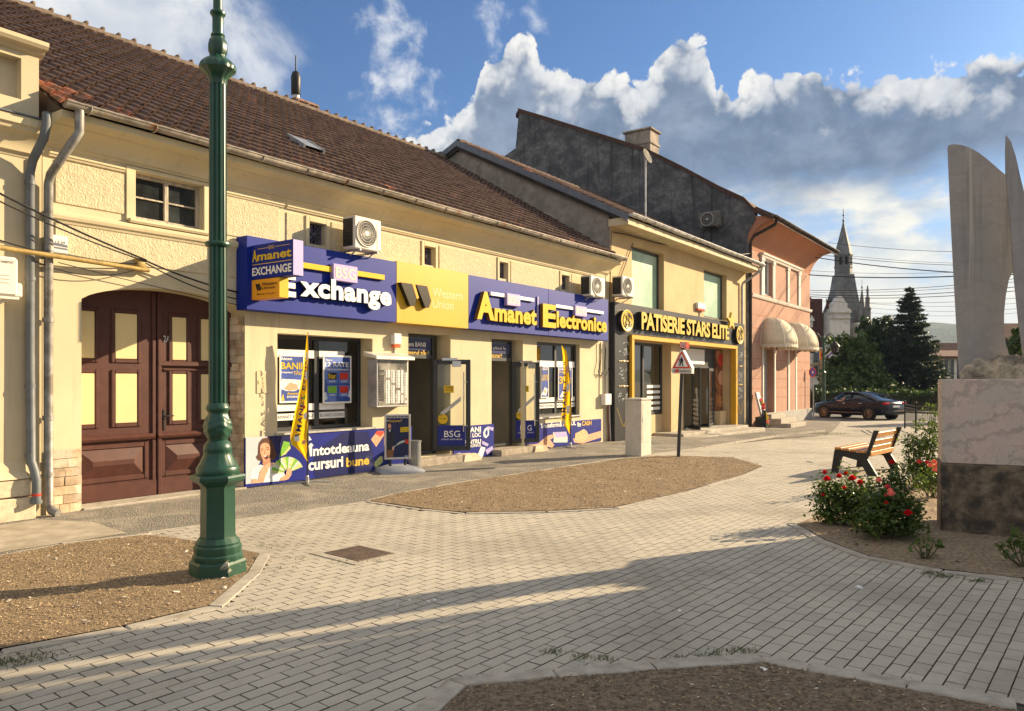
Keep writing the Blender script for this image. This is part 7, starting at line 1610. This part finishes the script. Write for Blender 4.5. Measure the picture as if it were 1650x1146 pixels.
# ================================================================== FARTHER AWAY
# ------------------------------------------------------------------ saloon car
gx = MB
CMX = Matrix.Translation(carC) @ Matrix(((CAR_AX.x, -CAR_AX.y, 0, 0), (CAR_AX.y, CAR_AX.x, 0, 0), (0, 0, 1, 0), (0, 0, 0, 1)))
CAR = thing('saloon_car', 'dark navy four door saloon car waiting at the road behind the bench', 'car', carC)
M_cpaint = mat('navy car paint', (.004, .006, .020), .22, 0, var=.1, coat=.12, spec=.3); M_cglass = mat('tinted car glass', (.008, .010, .012), .03, var=.1, spec=.8); M_tyre = mat('tyre rubber', (.012, .012, .012), .85, var=.1)
M_rim = mat('bronze alloy', (.30, .21, .13), .35, .8, var=.1)
def csec(x, w, zl, zs_, zt2, wt): return [(x, -w, zl + .10), (x, -w * .93, zl), (x, w * .93, zl), (x, w, zl + .10), (x, w * 1.0, zs_ - .18), (x, w * .985, zs_), (x, wt, zt2), (x, -wt, zt2), (x, -w * .985, zs_), (x, -w, zs_ - .18)]
secs = [(-2.36, .70, .42, .80, .86, .60), (-2.28, .82, .30, .86, .97, .72), (-2.0, .90, .24, .90, 1.02, .78), (-1.5, .93, .22, .92, 1.02, .80), (-.5, .94, .20, .90, .98, .84), (.6, .94, .20, .88, .96, .84), (1.1, .93, .20, .86, .95, .80), (1.7, .91, .20, .80, .89, .74), (2.15, .84, .22, .70, .80, .66), (2.33, .70, .28, .60, .68, .52), (2.40, .55, .34, .54, .60, .42)]
mb = MB(CMX); mb.loft([csec(*s) for s in secs]); part('body', mb, M_cpaint, CAR, auto=50)
gsec = [(-1.85, .74, 1.0, 1.015, .60), (-1.25, .80, 1.0, 1.27, .58), (-.55, .83, .97, 1.415, .57), (.1, .83, .96, 1.44, .58), (.55, .82, .95, 1.40, .58), (1.25, .78, .93, .95, .60)]
mb = MB(CMX); mb.loft([[(x, -w, z0), (x, w, z0), (x, wt + (w - wt) * .15, z0 + (z1 - z0) * .88), (x, wt * .9, z1), (x, -wt * .9, z1), (x, -wt - (w - wt) * .15, z0 + (z1 - z0) * .88)] for x, w, z0, z1, wt in gsec]); gh = part('glasshouse', mb, M_cglass, CAR, auto=40)
mb = MB(CMX); mb.loft([[(x, -wt, z - .03), (x, wt, z - .03), (x, wt * .9, z + .012), (x, -wt * .9, z + .012)] for x, z, wt in ((-1.2, 1.285, .60), (-.55, 1.42, .62), (.1, 1.445, .62), (.5, 1.41, .61))]); part('roof', mb, M_cpaint, CAR, auto=50)
for s in (-1, 1):
    mb = MB(CMX)
    for pts in ([(-1.75, .80, 1.0), (-1.2, .70, 1.27), (-.55, .645, 1.405), (.1, .645, 1.43), (.5, .65, 1.40), (1.22, .80, .96)], [(-.22, .84, .97), (-.16, .66, 1.42)]): mb.tube([(x, s * y, z) for x, y, z in pts], .032, 5)
    part('window_pillar', mb, M_cpaint, CAR)
    for xw in (-1.42, 1.46):
        WM = CMX @ Matrix.Translation((xw, s * .80, .335)) @ Matrix.Rotation(R(-90 * s), 4, 'X')
        mb = MB(WM); mb.lathe([(.40, .0), (.40, .135), (.385, .138), (.001, .138)], (0, 0, -.0), 26); part('wheel_arch', mb, M_black, CAR)
        mb = MB(WM); mb.lathe([(.20, -.1), (.335, -.09), (.345, 0), (.345, .12), (.33, .15), (.25, .155), (.24, .15)], (0, 0, 0), 28); wh = part('wheel', mb, M_tyre, CAR, auto=40)
        mb = MB(WM)
        mb.tube([(.235 * math.cos(a), .235 * math.sin(a), .145) for a in np.linspace(0, 6.283, 29)], .016, 5)
        for q in range(10): a = q * .6283; mb.tube([(.05 * math.cos(a), .05 * math.sin(a), .155), (.23 * math.cos(a + .06), .23 * math.sin(a + .06), .15)], .020, 5)
        mb.lathe([(.06, .14), (.055, .165), (.001, .168)], (0, 0, 0), 12); part('rim', mb, M_rim, wh)
    mb = MB(CMX); mb.box(2.02, 2.30, s * .60 - .13, s * .60 + .13, .66, .75, bev=.03); part('headlight', mb, M_wht, CAR)
    mb = MB(CMX); mb.box(-2.37, -2.14, s * .66 - .19, s * .66 + .19, .80, .93, bev=.035); part('tail_light', mb, mat('tail lamp red', (.45, .012, .012), .2, var=.1), CAR)
    mb = MB(CMX); mb.box(.72, .92, s * .96 - .09, s * .96 + .09, .96, 1.09, bev=.04); part('wing_mirror', mb, M_cpaint, CAR)
    mb = MB(CMX); mb.box(-1.0, -.82, s * .945, s * .962, .83, .86, bev=.005); mb.box(.05, .22, s * .945, s * .962, .82, .85, bev=.005); part('door_handle', mb, M_steel, CAR)
    mb = MB(CMX); mb.tube([(-1.0, s * .945, .36), (1.0, s * .945, .34)], .018, 5); part('sill_trim', mb, M_rim, CAR)
mb = MB(CMX); mb.box(-2.385, -2.36, -.26, .26, .66, .77); part('number_plate', mb, M_wht, CAR)
mb = MB(CMX); mb.box(-2.37, -2.25, -.80, .80, .34, .50, bev=.03); part('bumper', mb, M_black, CAR)
# driver: elbow resting out of the open front window
pm = bpy.data.meshes.new('person'); J = [(0, 0, 0), (0, 0, .28), (0, 0, .50), (.02, 0, .62), (.05, 0, .75), (.03, .20, .47), (.16, .34, .30), (.42, .30, .34), (.50, .28, .35), (.03, -.2, .47), (.2, -.26, .25), (.42, -.2, .30)]
Ed = [(0, 1), (1, 2), (2, 3), (3, 4), (2, 5), (5, 6), (6, 7), (7, 8), (2, 9), (9, 10), (10, 11)]; Rd = [.17, .17, .13, .06, .10, .075, .05, .042, .045, .075, .05, .042]
pl_ = CMX @ Vector((.22, .52, .62)); pm.from_pydata([tuple((CMX @ (Vector(j) + Vector((.22, .52, .62)))) - pl_) for j in J], Ed, []); pm.materials.append(mat('skin', (.48, .26, .17), .6))
po = bpy.data.objects.new('person', pm); COL.objects.link(po); po.location = pl_; po['label'] = 'driver with an arm resting on the open window of the navy car'; po['category'] = 'person'
sk = po.modifiers.new('skin', 'SKIN'); ss = po.modifiers.new('sub', 'SUBSURF'); ss.levels = ss.render_levels = 1
for v_, r_ in zip(pm.skin_vertices[0].data, Rd): v_.radius = (r_, r_)
pm.skin_vertices[0].data[0].use_root = True

# ------------------------------------------------------------------ railing by the crossing
rp = [Vector((17.0, 33.3, -.28)), Vector((15.9, 30.3, -.27)), Vector((15.0, 26.9, -.2)), Vector((14.2, 23.6, -.15))]
RF = thing('railing', 'black metal pedestrian railing between the car and the rose bushes', 'railing', rp[0])
for p in rp:
    mb = MB(); mb.tube([p, p + Vector((0, 0, 1.12))], .035, 8); mb.ball(p + Vector((0, 0, 1.17)), .06, 8, 6); part('post', mb, M_iron, RF)
for a, b in zip(rp, rp[1:]):
    for h in (1.05, .92, .18): mb = MB(); mb.tube([a + Vector((0, 0, h)), b + Vector((0, 0, h))], .022, 6); part('rail', mb, M_iron, RF)
    n = 14
    for i in range(1, n): q = a.lerp(b, i / n); mb = MB(); mb.tube([q + Vector((0, 0, .18)), q + Vector((0, 0, .92))], .007, 4); part('bar', mb, M_iron, RF)

# ------------------------------------------------------------------ trees
def trunk(t, base, h, r, seed, limbs=6, spread=1.6):
    rnd = random.Random(seed); mb = MB(); mb.tube([base, base + Vector((.05, 0, h * .35)), base + Vector((-.05, .03, h * .7)), base + Vector((.02, 0, h))], [r * 1.3, r, r * .6, r * .2], 10)
    for i in range(limbs):
        a = rnd.uniform(0, 6.28); z = h * rnd.uniform(.35, .7); b = base + Vector((0, 0, z)); e = b + Vector((spread * math.cos(a), spread * math.sin(a), h * .28)); mb.tube([b, b.lerp(e, .5) + Vector((0, 0, .15)), e], [r * .5, r * .35, r * .1], 6)
    part('trunk', mb, M_bark, t)
def broadleaf(base, clumps, label, n, seed, m, leaf=.22, group='trees around the square', cat='tree'):
    rng = np.random.RandomState(seed); t = thing('leafy_tree', label, cat, base, group); y0 = base.y; k = y0 / 1240; P, N = [], []
    cs = [(Y(u, v, y0 + dy), r * k) for u, v, r, dy in clumps]; h = max(c.z for c, r in cs) - base.z; trunk(t, base, h * .85, .22, seed)
    tot = sum(r ** 2 for c, r in cs)
    for c, r in cs:
        q = int(n * r * r / tot); ns = max(10, q // 26); d = rng.randn(ns, 3); d /= np.linalg.norm(d, axis=1, keepdims=True); rad = r * (.42 + .78 * rng.rand(ns) ** .55)[:, None]
        sp = d * rad; sp[:, 2] *= .9; idx = rng.randint(0, ns, q); spr = .10 + .18 * rng.rand(ns); pts = sp[idx] + rng.randn(q, 3) * (r * spr[idx])[:, None] * .8; P.append(np.array(c) + pts); N.append(d[idx] + rng.randn(q, 3) * .6 + np.array([0, 0, .5]))
    leaves_obj('crown', np.concatenate(P), np.concatenate(N), leaf, m, t, rng, 1.4, .1); return t
zg = -.25
def gpt(u, y, z=zg): return Vector(((u - 825) / 1240 * y, y, z))
broadleaf(gpt(1372, 56), [(1372, 612, 34, 0), (1350, 628, 26, -.5), (1392, 625, 36, 0), (1362, 585, 26, 0), (1385, 575, 26, .5), (1345, 600, 20, 0), (1415, 635, 28, -1), (1352, 556, 16, 0), (1380, 548, 14, 0), (1378, 645, 24, -1), (1345, 648, 18, -.5)], 'broad green tree directly behind the car', 15000, 31, M_tree_l, .26)
broadleaf(gpt(1420, 60), [(1420, 590, 34, 0), (1410, 560, 26, 0), (1432, 560, 24, 0), (1398, 535, 17, 0), (1425, 532, 18, 0), (1440, 610, 30, 0), (1415, 520, 10, 0), (1392, 520, 9, 0), (1445, 640, 24, 0)], 'darker leafy tree between the broad tree and the spruce', 13000, 32, M_tree_d, .27)
broadleaf(gpt(1655, 40), [(1650, 560, 22, 0), (1640, 585, 20, 0), (1664, 545, 20, 0), (1635, 540, 10, 0), (1660, 600, 26, 0)], 'green tree seen through the opening of the monument', 6000, 33, M_tree_l, .20)
def spruce(base, top, halfw, label, seed):
    rng = np.random.RandomState(seed); rnd = random.Random(seed); t = thing('spruce_tree', label, 'tree', base, 'trees around the square'); h = top - base.z; mb = MB(); mb.tube([base, base + Vector((0, 0, h))], [.25, .02], 8)
    P, N = [], []; z = .6; w = 0
    while z < h - .1:
        f = 1 - z / h; L = halfw * (f ** .85) * rnd.uniform(.85, 1.12) + .12; nb = 9 + int(f * 6)
        for i in range(nb):
            a = rnd.uniform(0, 6.28); l = L * rnd.uniform(.72, 1.1); dz = -.22 * l + .12 * l; b = base + Vector((0, 0, z + rnd.uniform(-.1, .1))); e = b + Vector((l * math.cos(a), l * math.sin(a), dz + .10 * l)); m_ = b.lerp(e, .55) + Vector((0, 0, -.10 * l)); mb.tube([b, m_, e], [.03, .02, .008], 4)
            q = int(24 + 46 * l); ff = rng.rand(q) ** .7; pt = np.array(b)[None] * ((1 - ff) ** 2)[:, None] + np.array(m_)[None] * (2 * ff * (1 - ff))[:, None] + np.array(e)[None] * (ff ** 2)[:, None]
            pt = pt + rng.randn(q, 3) * np.array([.13, .13, .06]) * (.6 + .6 * l * .3); P.append(pt); N.append(rng.randn(q, 3) * .5 + np.array([0, 0, 1]))
        z += .27 + .06 * rnd.random()
    part('trunk', mb, M_bark, t); leaves_obj('crown', np.concatenate(P), np.concatenate(N), .30, M_spruce, t, rng, 2.6, .1)
spruce(gpt(1466, 58), 1.8 + (613 - 461) * 58 / 1240, 66 * 58 / 1240, 'tall dark blue green spruce between the leafy trees and the monument', 41)
# clipped hedge and low shrubs under the trees
rng = np.random.RandomState(9); HG = thing('hedge', 'dark clipped hedge along the far side of the road behind the railing', 'hedge', gpt(1440, 51))
n = 9000; f = rng.rand(n); P = np.stack([(1300 + 330 * f - 825) / 1240 * 51 + rng.randn(n) * .2, 51 + rng.rand(n) * 1.2, zg + rng.rand(n) ** .8 * (1.3 + .12 * np.sin(f * 40)) + .1 * rng.randn(n)], 1)
leaves_obj('foliage', P, rng.randn(n, 3) + np.array([0, -.5, .5]), .20, M_tree_d, HG, rng, 1.4, .1)
mb = MB(); a = gpt(1300, 51.2); b = gpt(1630, 51.2); mb.box(a.x, b.x, 51.2, 52.0, zg, zg + 1.0); part('stems', mb, M_bark, HG)

# ------------------------------------------------------------------ lamp with flags, road sign
yl = 45.; kk = yl / 1240
DL = thing('twin_lamp', 'dark green twin armed street lamp with two flags in front of the town hall', 'street lamp', gpt(1327, yl))
mb = MB(); c = gpt(1327, yl); mb.lathe([(.22, 0), (.20, .6), (.11, .75), (.10, 2.4), (.12, 2.5), (.075, 2.6), (.06, Y(1327, 545, yl).z - zg), (.001, Y(1327, 538, yl).z - zg)], c, 12); part('post', mb, M_green, DL)
for s in (-1, 1):
    mb = MB(); mb.tube([Y(1327 + s * x, v, yl) for x, v in ((0, 556), (4, 544), (10, 537), (16, 541), (18, 550))], .035, 6); mb.tube([Y(1327 + s * x, v, yl) for x, v in ((4, 548), (8, 552), (11, 547), (8, 543))], .02, 5); part('arm', mb, M_green, DL)
    mb = MB(); mb.lathe([(.05, .32), (.10, .26), (.26, .10), (.30, .02), (.22, 0), (.20, -.30), (.08, -.38)], Y(1327 + s * 18, 559, yl), 10); ln_ = part('lantern', mb, M_iron, DL, auto=50)
    mb = MB(); mb.tube([Y(1327, 574, yl), Y(1327 + s * 9, 564, yl)], .02, 5); part('flag_pole', mb, M_iron, DL)
for s, cols in ((-1, ((.02, .05, .35), (.75, .55, .03), (.55, .03, .03))), (1, ((.65, .65, .65), (.03, .06, .45), (.65, .65, .65)))):
    for i, cc in enumerate(cols):
        mb = MB()
        if s < 0: u0, u1 = 1318 + i * 2, 1320 + i * 2; q = [(u0, 566), (u1, 565), (u1, 580), (u0, 578)]
        else: q = [(1333 + i * 1.2, 571 - i * .2 + i * 2.2), (1341, 563 + i * 3.0), (1342, 566 + i * 3.0), (1333 + i * 1.2, 573.4 + i * 2.2)]
        mb.loft([[Y(u, v, yl - .02) for u, v in q], [Y(u, v, yl + .02) for u, v in q]]); part('flag_stripe', mb, mat('flag colour %.2f%.2f%.2f' % cc, cc, .8, var=.05), DL)
ys = 41.; RS = thing('no_stopping_sign', 'round blue and red no stopping sign by the corner of the pink house', 'road sign', gpt(1311, ys))
mb = MB(); mb.tube([gpt(1311, ys), Y(1310, 592, ys)], .035, 8); part('pole', mb, M_zinc2, RS)
SMX = Matrix.Translation(Y(1309.3, 600, ys - .08)) @ Matrix.Rotation(R(90), 4, 'X') @ Matrix.Diagonal((.76, 1, 1, 1))
mb = MB(SMX); mb.lathe([(.26, -.01), (.26, .01), (.001, .01)], (0, 0, 0), 24); p_ = part('plate', mb, mat('sign red'), RS)
mb = MB(SMX); mb.lathe([(.205, .011), (.205, .016), (.001, .016)], (0, 0, 0), 24); part('blue_field', mb, mat('sign blue', (.03, .10, .42), .4), p_)
for r_ in (.785, -.785): mb = MB(SMX @ Matrix.Rotation(r_, 4, 'Z')); mb.box(-.20, .20, -.025, .025, .016, .02); part('cross_bar', mb, mat('sign red'), p_)
mb = MB(SMX); mb.box(-.045, .045, -.06, .06, .02, .024); part('mark', mb, M_wht, p_)

# ------------------------------------------------------------------ wreath board and crate by the pink house
wb = FM @ Vector((28.75, -.45, -.27))
WB = thing('flower_stand', 'leaning pale board with red, pink and yellow flowers by the pink house steps', 'flower stand', wb)
LM_ = FM @ Matrix.Translation((28.75, -.55, -.27)) @ Matrix.Rotation(R(-14), 4, 'X')
mb = MB(LM_); mb.box(-.05, .50, -.03, .03, 0, 1.6, bev=.02); mb.box(-.02, .0, -.05, -.03, 0, 1.58); part('board', mb, mat('cellophane grey', (.42, .40, .38), .4, var=.5, vs=16), WB)
rnd = random.Random(4)
for i in range(16):
    mb = MB(LM_); mb.ball((.40 + rnd.uniform(-.14, .2), -.08, .12 + i * .075), rnd.uniform(.05, .085), 7, 5); part('flower', mb, (M_rpink, M_rred, M_letY, M_pgreen, M_rros)[rnd.randrange(5)], WB)
ch_ = FM @ Vector((28.45, -.5, -.27)); mb = MB(FM); y_ = -.62
mb.tube([(28.30, y_, -.27), (28.30, y_, .30), (28.42, y_, .52), (28.62, y_, .52), (28.70, y_, .30), (28.70, y_, -.27)], .035, 6); mb.tube([(28.5, y_, -.27), (28.5, y_, .5)], .03, 6); mb.box(28.28, 28.72, y_ + .02, y_ + .3, -.25, .22)
single('trolley', mb, M_iron, 'dark metal trolley frame beside the leaning flower board', 'trolley', ch_)

# ------------------------------------------------------------------ overhead wires across the street
k_ = 0
for (ul, vl, ur, vr, y0, y1, r) in ((1335, 391, 1780, 398, 41, 34, .020), (1320, 406, 1780, 420, 41, 34, .014), (1303, 408, 1780, 424, 41, 34, .022), (1303, 413, 1780, 442, 41, 33, .045), (1303, 443, 1780, 424, 41, 33, .050), (1303, 436, 1780, 418, 41, 33, .014), (1302, 468, 1780, 428, 42, 34, .024), (1302, 471, 1780, 434, 42, 34, .018), (1302, 475, 1780, 444, 42, 34, .030), (1302, 478, 1780, 452, 42, 34, .030), (1305, 484, 1780, 466, 42, 34, .016), (1400, 489, 1780, 472, 42, 34, .014), (1400, 496, 1780, 482, 42, 34, .014), (1400, 504, 1780, 488, 42, 34, .012)):
    a, b = Y(ul, vl, y0), Y(ur, vr, y1); mb = MB(); mb.tube([a.lerp(b, i / 16) - Vector((0, 0, 4 * .35 * (i / 16) * (1 - i / 16))) for i in range(17)], r * .55, 5)
    single('overhead_wire', mb, M_black, 'black overhead wires crossing the sky between the pink house and the monument', 'wire', a, 'overhead wires')
for (ul, vl, ur, vr) in ((975, 380, 1303, 420), (1220, 395, 1303, 402)):
    mb = MB(); a, b = Y(ul, vl, 26), Y(ur, vr, 39); mb.tube([a.lerp(b, i / 10) - Vector((0, 0, 1.0 * (i / 10) * (1 - i / 10))) for i in range(11)], .016, 5)

# ------------------------------------------------------------------ town hall with its spire
yh = 85.; hb = gpt(1365, yh)
TH = thing('town_hall', 'white town hall with steep slate roofs and a tall pointed clock tower', 'town hall', hb)
M_thw = mat('off white stone', (.62, .59, .54), .9, var=.14, vs=.7, col2=(.34, .31, .27), c2=(.52, .7), streak=.4)
M_slate = mat('weathered slate', (.13, .135, .14), .7, var=.3, vs=1.2, bump=.4, bs=6, bd=.05, col2=(.22, .22, .21), c2=(.5, .7), streak=.4)
M_thr = mat('maroon roof tile', (.085, .028, .022), .85, var=.25, vs=2)
M_och = mat('ochre quoin', (.38, .25, .13), .9, var=.3, vs=4)
kh = yh / 1240
def hp(u, v, d=0.): return Y(u, v, yh + d)
def hbox(mb, u0, u1, v0, v1, d0, d1): a = hp(u0, v1); b = hp(u1, v0); mb.box(a.x, b.x, yh + d0, yh + d1, a.z, b.z)
mb = MB(); hbox(mb, 1290, 1420, 560, 672, 0, 12); hbox(mb, 1334, 1366, 503, 560, -.6, 8); hbox(mb, 1380, 1412, 520, 560, -.3, 6); part('wall', mb, M_thw, TH)
mb = MB(); P = [(1334, 503), (1334, 499), (1338, 497), (1338, 490), (1343, 486), (1346, 480), (1350, 478), (1354, 480), (1357, 486), (1361, 490), (1361, 497), (1366, 499), (1366, 503)]; mb.prism([(hp(u, v).x, hp(u, v).z) for u, v in P], yh - .7, yh + .4); hbox(mb, 1332.5, 1367, 502, 505, -.9, 0); hbox(mb, 1333, 1366.5, 512, 514, -.8, 0); part('gable', mb, M_thw, TH)
# mansard skirt flaring to the tower
def sq(u0, u1, v, d): a = hp(u0, v, 3); b = hp(u1, v, 3); w = (b.x - a.x) / 2; cx_ = (a.x + b.x) / 2; return [(cx_ - w, yh + 3 - w * d, a.z), (cx_ + w, yh + 3 - w * d, a.z), (cx_ + w, yh + 3 + w, a.z), (cx_ - w, yh + 3 + w, a.z)]
mb = MB(); mb.loft([sq(1322, 1392, 556, .7), sq(1327, 1388, 528, .7), sq(1333, 1383, 508, .8), sq(1339, 1378, 488, .8), sq(1343.5, 1374.5, 468, .9), sq(1346.5, 1371.5, 443, .9)]); part('skirt_roof', mb, M_slate, TH)
def octa(mb, rows):
    c = hp(1359, 500, 3); mb.lathe([(r * kh * (yh + 3) / yh, hp(0, v, 3).z) for v, r in rows], (c.x, yh + 3, 0), 8, None, None, R(22.5))
mb = MB(); octa(mb, [(450, 13.6), (434, 13), (431, 14), (429, 14), (428, 12)]); part('tower', mb, M_slate, TH)
mb = MB(); c = hp(1359, 420, 3)
for q in range(8):
    a = R(22.5 + 45 * q); mb.tube([(c.x + 11.4 * kh * math.cos(a), yh + 3 + 11.4 * kh * math.sin(a), hp(0, 429, 3).z), (c.x + 11.4 * kh * math.cos(a), yh + 3 + 11.4 * kh * math.sin(a), hp(0, 414, 3).z)], .16, 6)
octa(mb, [(415, 12.5), (413, 13.5), (411, 14.3), (410, 14)]); part('belfry', mb, M_slate, TH)
mb = MB(); octa(mb, [(429, 7.5), (414, 7.5)]); part('bell_chamber', mb, M_black, TH)
mb = MB(); octa(mb, [(411, 14), (408, 12.5), (402, 11.6), (394, 9.6), (380, 6.0), (366, 2.7), (357, .8)]); part('spire', mb, M_slate, TH)
mb = MB(); octa(mb, [(358, .7), (356, 2.0), (354, 1.0), (349, .6), (347, 1.6), (345, .6), (338, .5), (336, .2)]); part('finial', mb, M_iron, TH)
mb = MB(); c = hp(1389, 500, 1); mb.lathe([(9 * kh, hp(0, 517).z), (7.6 * kh, hp(0, 510).z), (5 * kh, hp(0, 493).z), (1.5 * kh, hp(0, 470).z), (.5 * kh, hp(0, 464).z), (1.6 * kh, hp(0, 461).z), (.4 * kh, hp(0, 459).z), (.3 * kh, hp(0, 449).z)], (c.x, yh + 1, 0), 8, None, None, R(22.5)); part('turret', mb, M_slate, TH, auto=40)
mb = MB(); c = hp(1398, 500); mb.lathe([(5.5 * kh, hp(0, 522).z), (5 * kh, hp(0, 500).z), (6 * kh, hp(0, 497).z), (4 * kh, hp(0, 494).z), (3.4 * kh, hp(0, 482).z), (4 * kh, hp(0, 480).z), (1.8 * kh, hp(0, 478).z), (1.6 * kh, hp(0, 472).z), (2.2 * kh, hp(0, 467).z), (1 * kh, hp(0, 464).z), (1.3 * kh, hp(0, 462).z), (.2 * kh, hp(0, 460).z)], (c.x, yh + 0, 0), 10); part('statue_pinnacle', mb, M_slate, TH, auto=40)
mb = MB(); hbox(mb, 1288, 1331, 480, 560, 1, 9); part('maroon_roof', mb, M_thr, TH)
mb = MB(); mb.loft([[tuple(hp(1331, 480, 1)), tuple(hp(1331, 480, 9)), tuple(hp(1331, 560, 9)), tuple(hp(1331, 560, 1))], [tuple(hp(1341, 500, 2)), tuple(hp(1341, 500, 8)), tuple(hp(1341, 560, 8)), tuple(hp(1341, 560, 2))]]); part('maroon_roof', mb, M_thr, TH)
for u, v in ((1308, 525), (1306, 495)):
    mb = MB(); hbox(mb, u - 3.5, u + 3.5, v - 8, v + 2, .3, 1.2); mb.loft([[tuple(hp(u - 5, v - 8, .1)), tuple(hp(u + 5, v - 8, .1)), tuple(hp(u + 5, v - 8, 1.2)), tuple(hp(u - 5, v - 8, 1.2))], [tuple(hp(u - .3, v - 17, .6)), tuple(hp(u + .3, v - 17, .6)), tuple(hp(u + .3, v - 17, .8)), tuple(hp(u - .3, v - 17, .8))]]); part('dormer', mb, M_thw if v > 500 else M_thr, TH)
for u, v in ((1314, 575), (1314, 597), (1314, 627), (1314, 650), (1350, 530), (1378, 575), (1340, 600)):
    mb = MB(); hbox(mb, u - 3, u + 3, v - 7, v + 7, -.15, .1); hbox(mb, u - 4, u + 4, v + 7, v + 8.5, -.3, 0); w_ = part('window', mb, M_dglass, TH)
mb = MB(); hbox(mb, 1319.5, 1325, 562, 668, -.2, .3); hbox(mb, 1290, 1332, 586, 588, -.3, 0); part('quoin', mb, M_och, TH)

# ------------------------------------------------------------------ houses and hill behind the monument
def far_house(u0, u1, vt, vb, y, label, mw, mr, ridge, wins, seed=0, dep=9):
    a, b = Y(u0, vb, y), Y(u1, vt, y); t = thing('far_house', label, 'house', Vector(((a.x + b.x) / 2, y, zg)), 'houses beyond the monument')
    mb = MB(); mb.box(a.x, b.x, y, y + dep, zg - .3, b.z); part('wall', mb, mw, t)
    zr = Y(0, ridge, y).z; e = .5; mb = MB(); mb.prism([(y - e, b.z - .05), (y + dep / 2, zr), (y + dep + e, b.z - .05), (y + dep + e, b.z + .15), (y + dep / 2, zr + .25), (y - e, b.z + .15)], a.x - e, b.x + e, 'x'); part('roof', mb, mr, t)
    for (u, v, w, h) in wins:
        c = Y(u, v, y); mb = MB(); frame_rect(mb, c.x - w / 2 - .1, c.x + w / 2 + .1, c.z - h / 2 - .1, c.z + h / 2 + .1, .12, y - .08, y + .05); wn = part('window', mb, M_trim, t); mb = MB(); mb.box(c.x - w / 2, c.x + w / 2, y - .03, y + .02, c.z - h / 2, c.z + h / 2); part('pane', mb, M_dglass, wn)
M_fy = mat('cream yellow far wall', (.72, .54, .28), .9, var=.06); M_fr = mat('brown far roof', (.10, .05, .036), .9, var=.25, vs=1.5); M_fb = mat('brick far wall', (.20, .11, .08), .9, var=.2, vs=2)
far_house(1519, 1600, 577, 665, 70, 'yellow house with pale framed windows just left of the monument wing', M_fy, M_fr, 566, [(1524.5, 600, .45, 2.4), (1533, 600, .45, 2.4), (1545, 600, .5, 2.4), (1560, 600, .5, 2.4)])
far_house(1488, 1640, 600, 672, 95, 'long brown roofed house behind the spruce tree', M_fb, M_fr, 553, [(1505, 630, .8, 1.3)])
far_house(1475, 1500, 570, 672, 118, 'low brown gabled house at the foot of the hill', M_fb, M_fr, 541, [])
far_house(1640, 1760, 560, 672, 90, 'brown roofed house hidden behind the right of the monument', M_fb, M_fr, 520, [])
mb = MB(); nx = 60; yb_ = 1500.; tops = []
for i in range(nx + 1):
    f = i / nx; x = -1400 + 3600 * f; u = 825 + 1240 * x / yb_
    h = 76 + 20 * math.sin(f * 9 + 2.2) + 10 * math.sin(f * 23) + (10 if abs(u - 1510) < 90 else 0) * (1 - abs(u - 1510) / 90)
    tops.append((x, h))
rings = [[(x, yb_ - 700, -2) for x, h in tops], [(x, yb_ - 350 + 25 * math.sin(i * 1.7), h * .55 + 4 * math.sin(i * 2.3)) for i, (x, h) in enumerate(tops)], [(x, yb_, h) for x, h in tops], [(x, yb_ + 600, -2) for x, h in tops]]
mb.loft(rings, caps=False, closed=False); structure('hills', mb, mat('wooded hill', (.035, .055, .025), .95, var=.4, vs=.02, bump=1., bs=.08, bd=8), smooth=True)

# ------------------------------------------------------------------ unseen building added on the right to throw the long shadow over the square
def shade_pt(w, k): return Vector((w * -.447 + k * .894, w * .894 + k * .447, 0))
OB = thing('shadow_building', 'plain unseen building added to throw the long shadow over the square', 'building', shade_pt(0, 24))
OM = Matrix.Translation((0, 0, 0)) @ Matrix(((.894, -.447, 0, 0), (.447, .894, 0, 0), (0, 0, 1, 0), (0, 0, 0, 1)))
mb = MB(OM); mb.box(17, 27, -14, 4.95, -.3, 8.6); part('wall', mb, M_pl0, OB)
mb = MB(OM); mb.prism([(-14.5, 8.6), (5.3, 8.6), (5.0, 8.9), (-4.5, 12.5), (-14.2, 8.9)], 16.5, 27.5, 'x'); part('roof', mb, M_fr, OB)
for i in range(5):
    for z in (1.2, 5.0):
        mb = MB(OM); y_ = -12 + i * 3.5; mb.box(16.93, 17.05, y_ - .55, y_ + .55, z, z + 1.7); frame_rect(MB(), 0, 1, 0, 1, .1, 0, .1); part('window', mb, M_dglass, OB)

# ------------------------------------------------------------------ the afternoon air: far things fade
mb = MB(); mb.box(-2600, 3600, -400, 2700, -3.0, 112); hm = bpy.data.materials.new('haze air'); hm.use_nodes = True; g = NG(hm.node_tree); g.n.remove(g.n['Principled BSDF'])
out = [n for n in g.n if n.type == 'OUTPUT_MATERIAL'][0]; pv = g.node('ShaderNodeVolumePrincipled'); pv.inputs['Color'].default_value = (.55, .74, 1.0, 1); pv.inputs['Density'].default_value = .0002; pv.inputs['Anisotropy'].default_value = 0.; g.l.new(pv.outputs[0], out.inputs['Volume'])
o = single('haze', mb, hm, 'thin bluish afternoon haze filling the air of the valley', 'haze', kind='stuff')
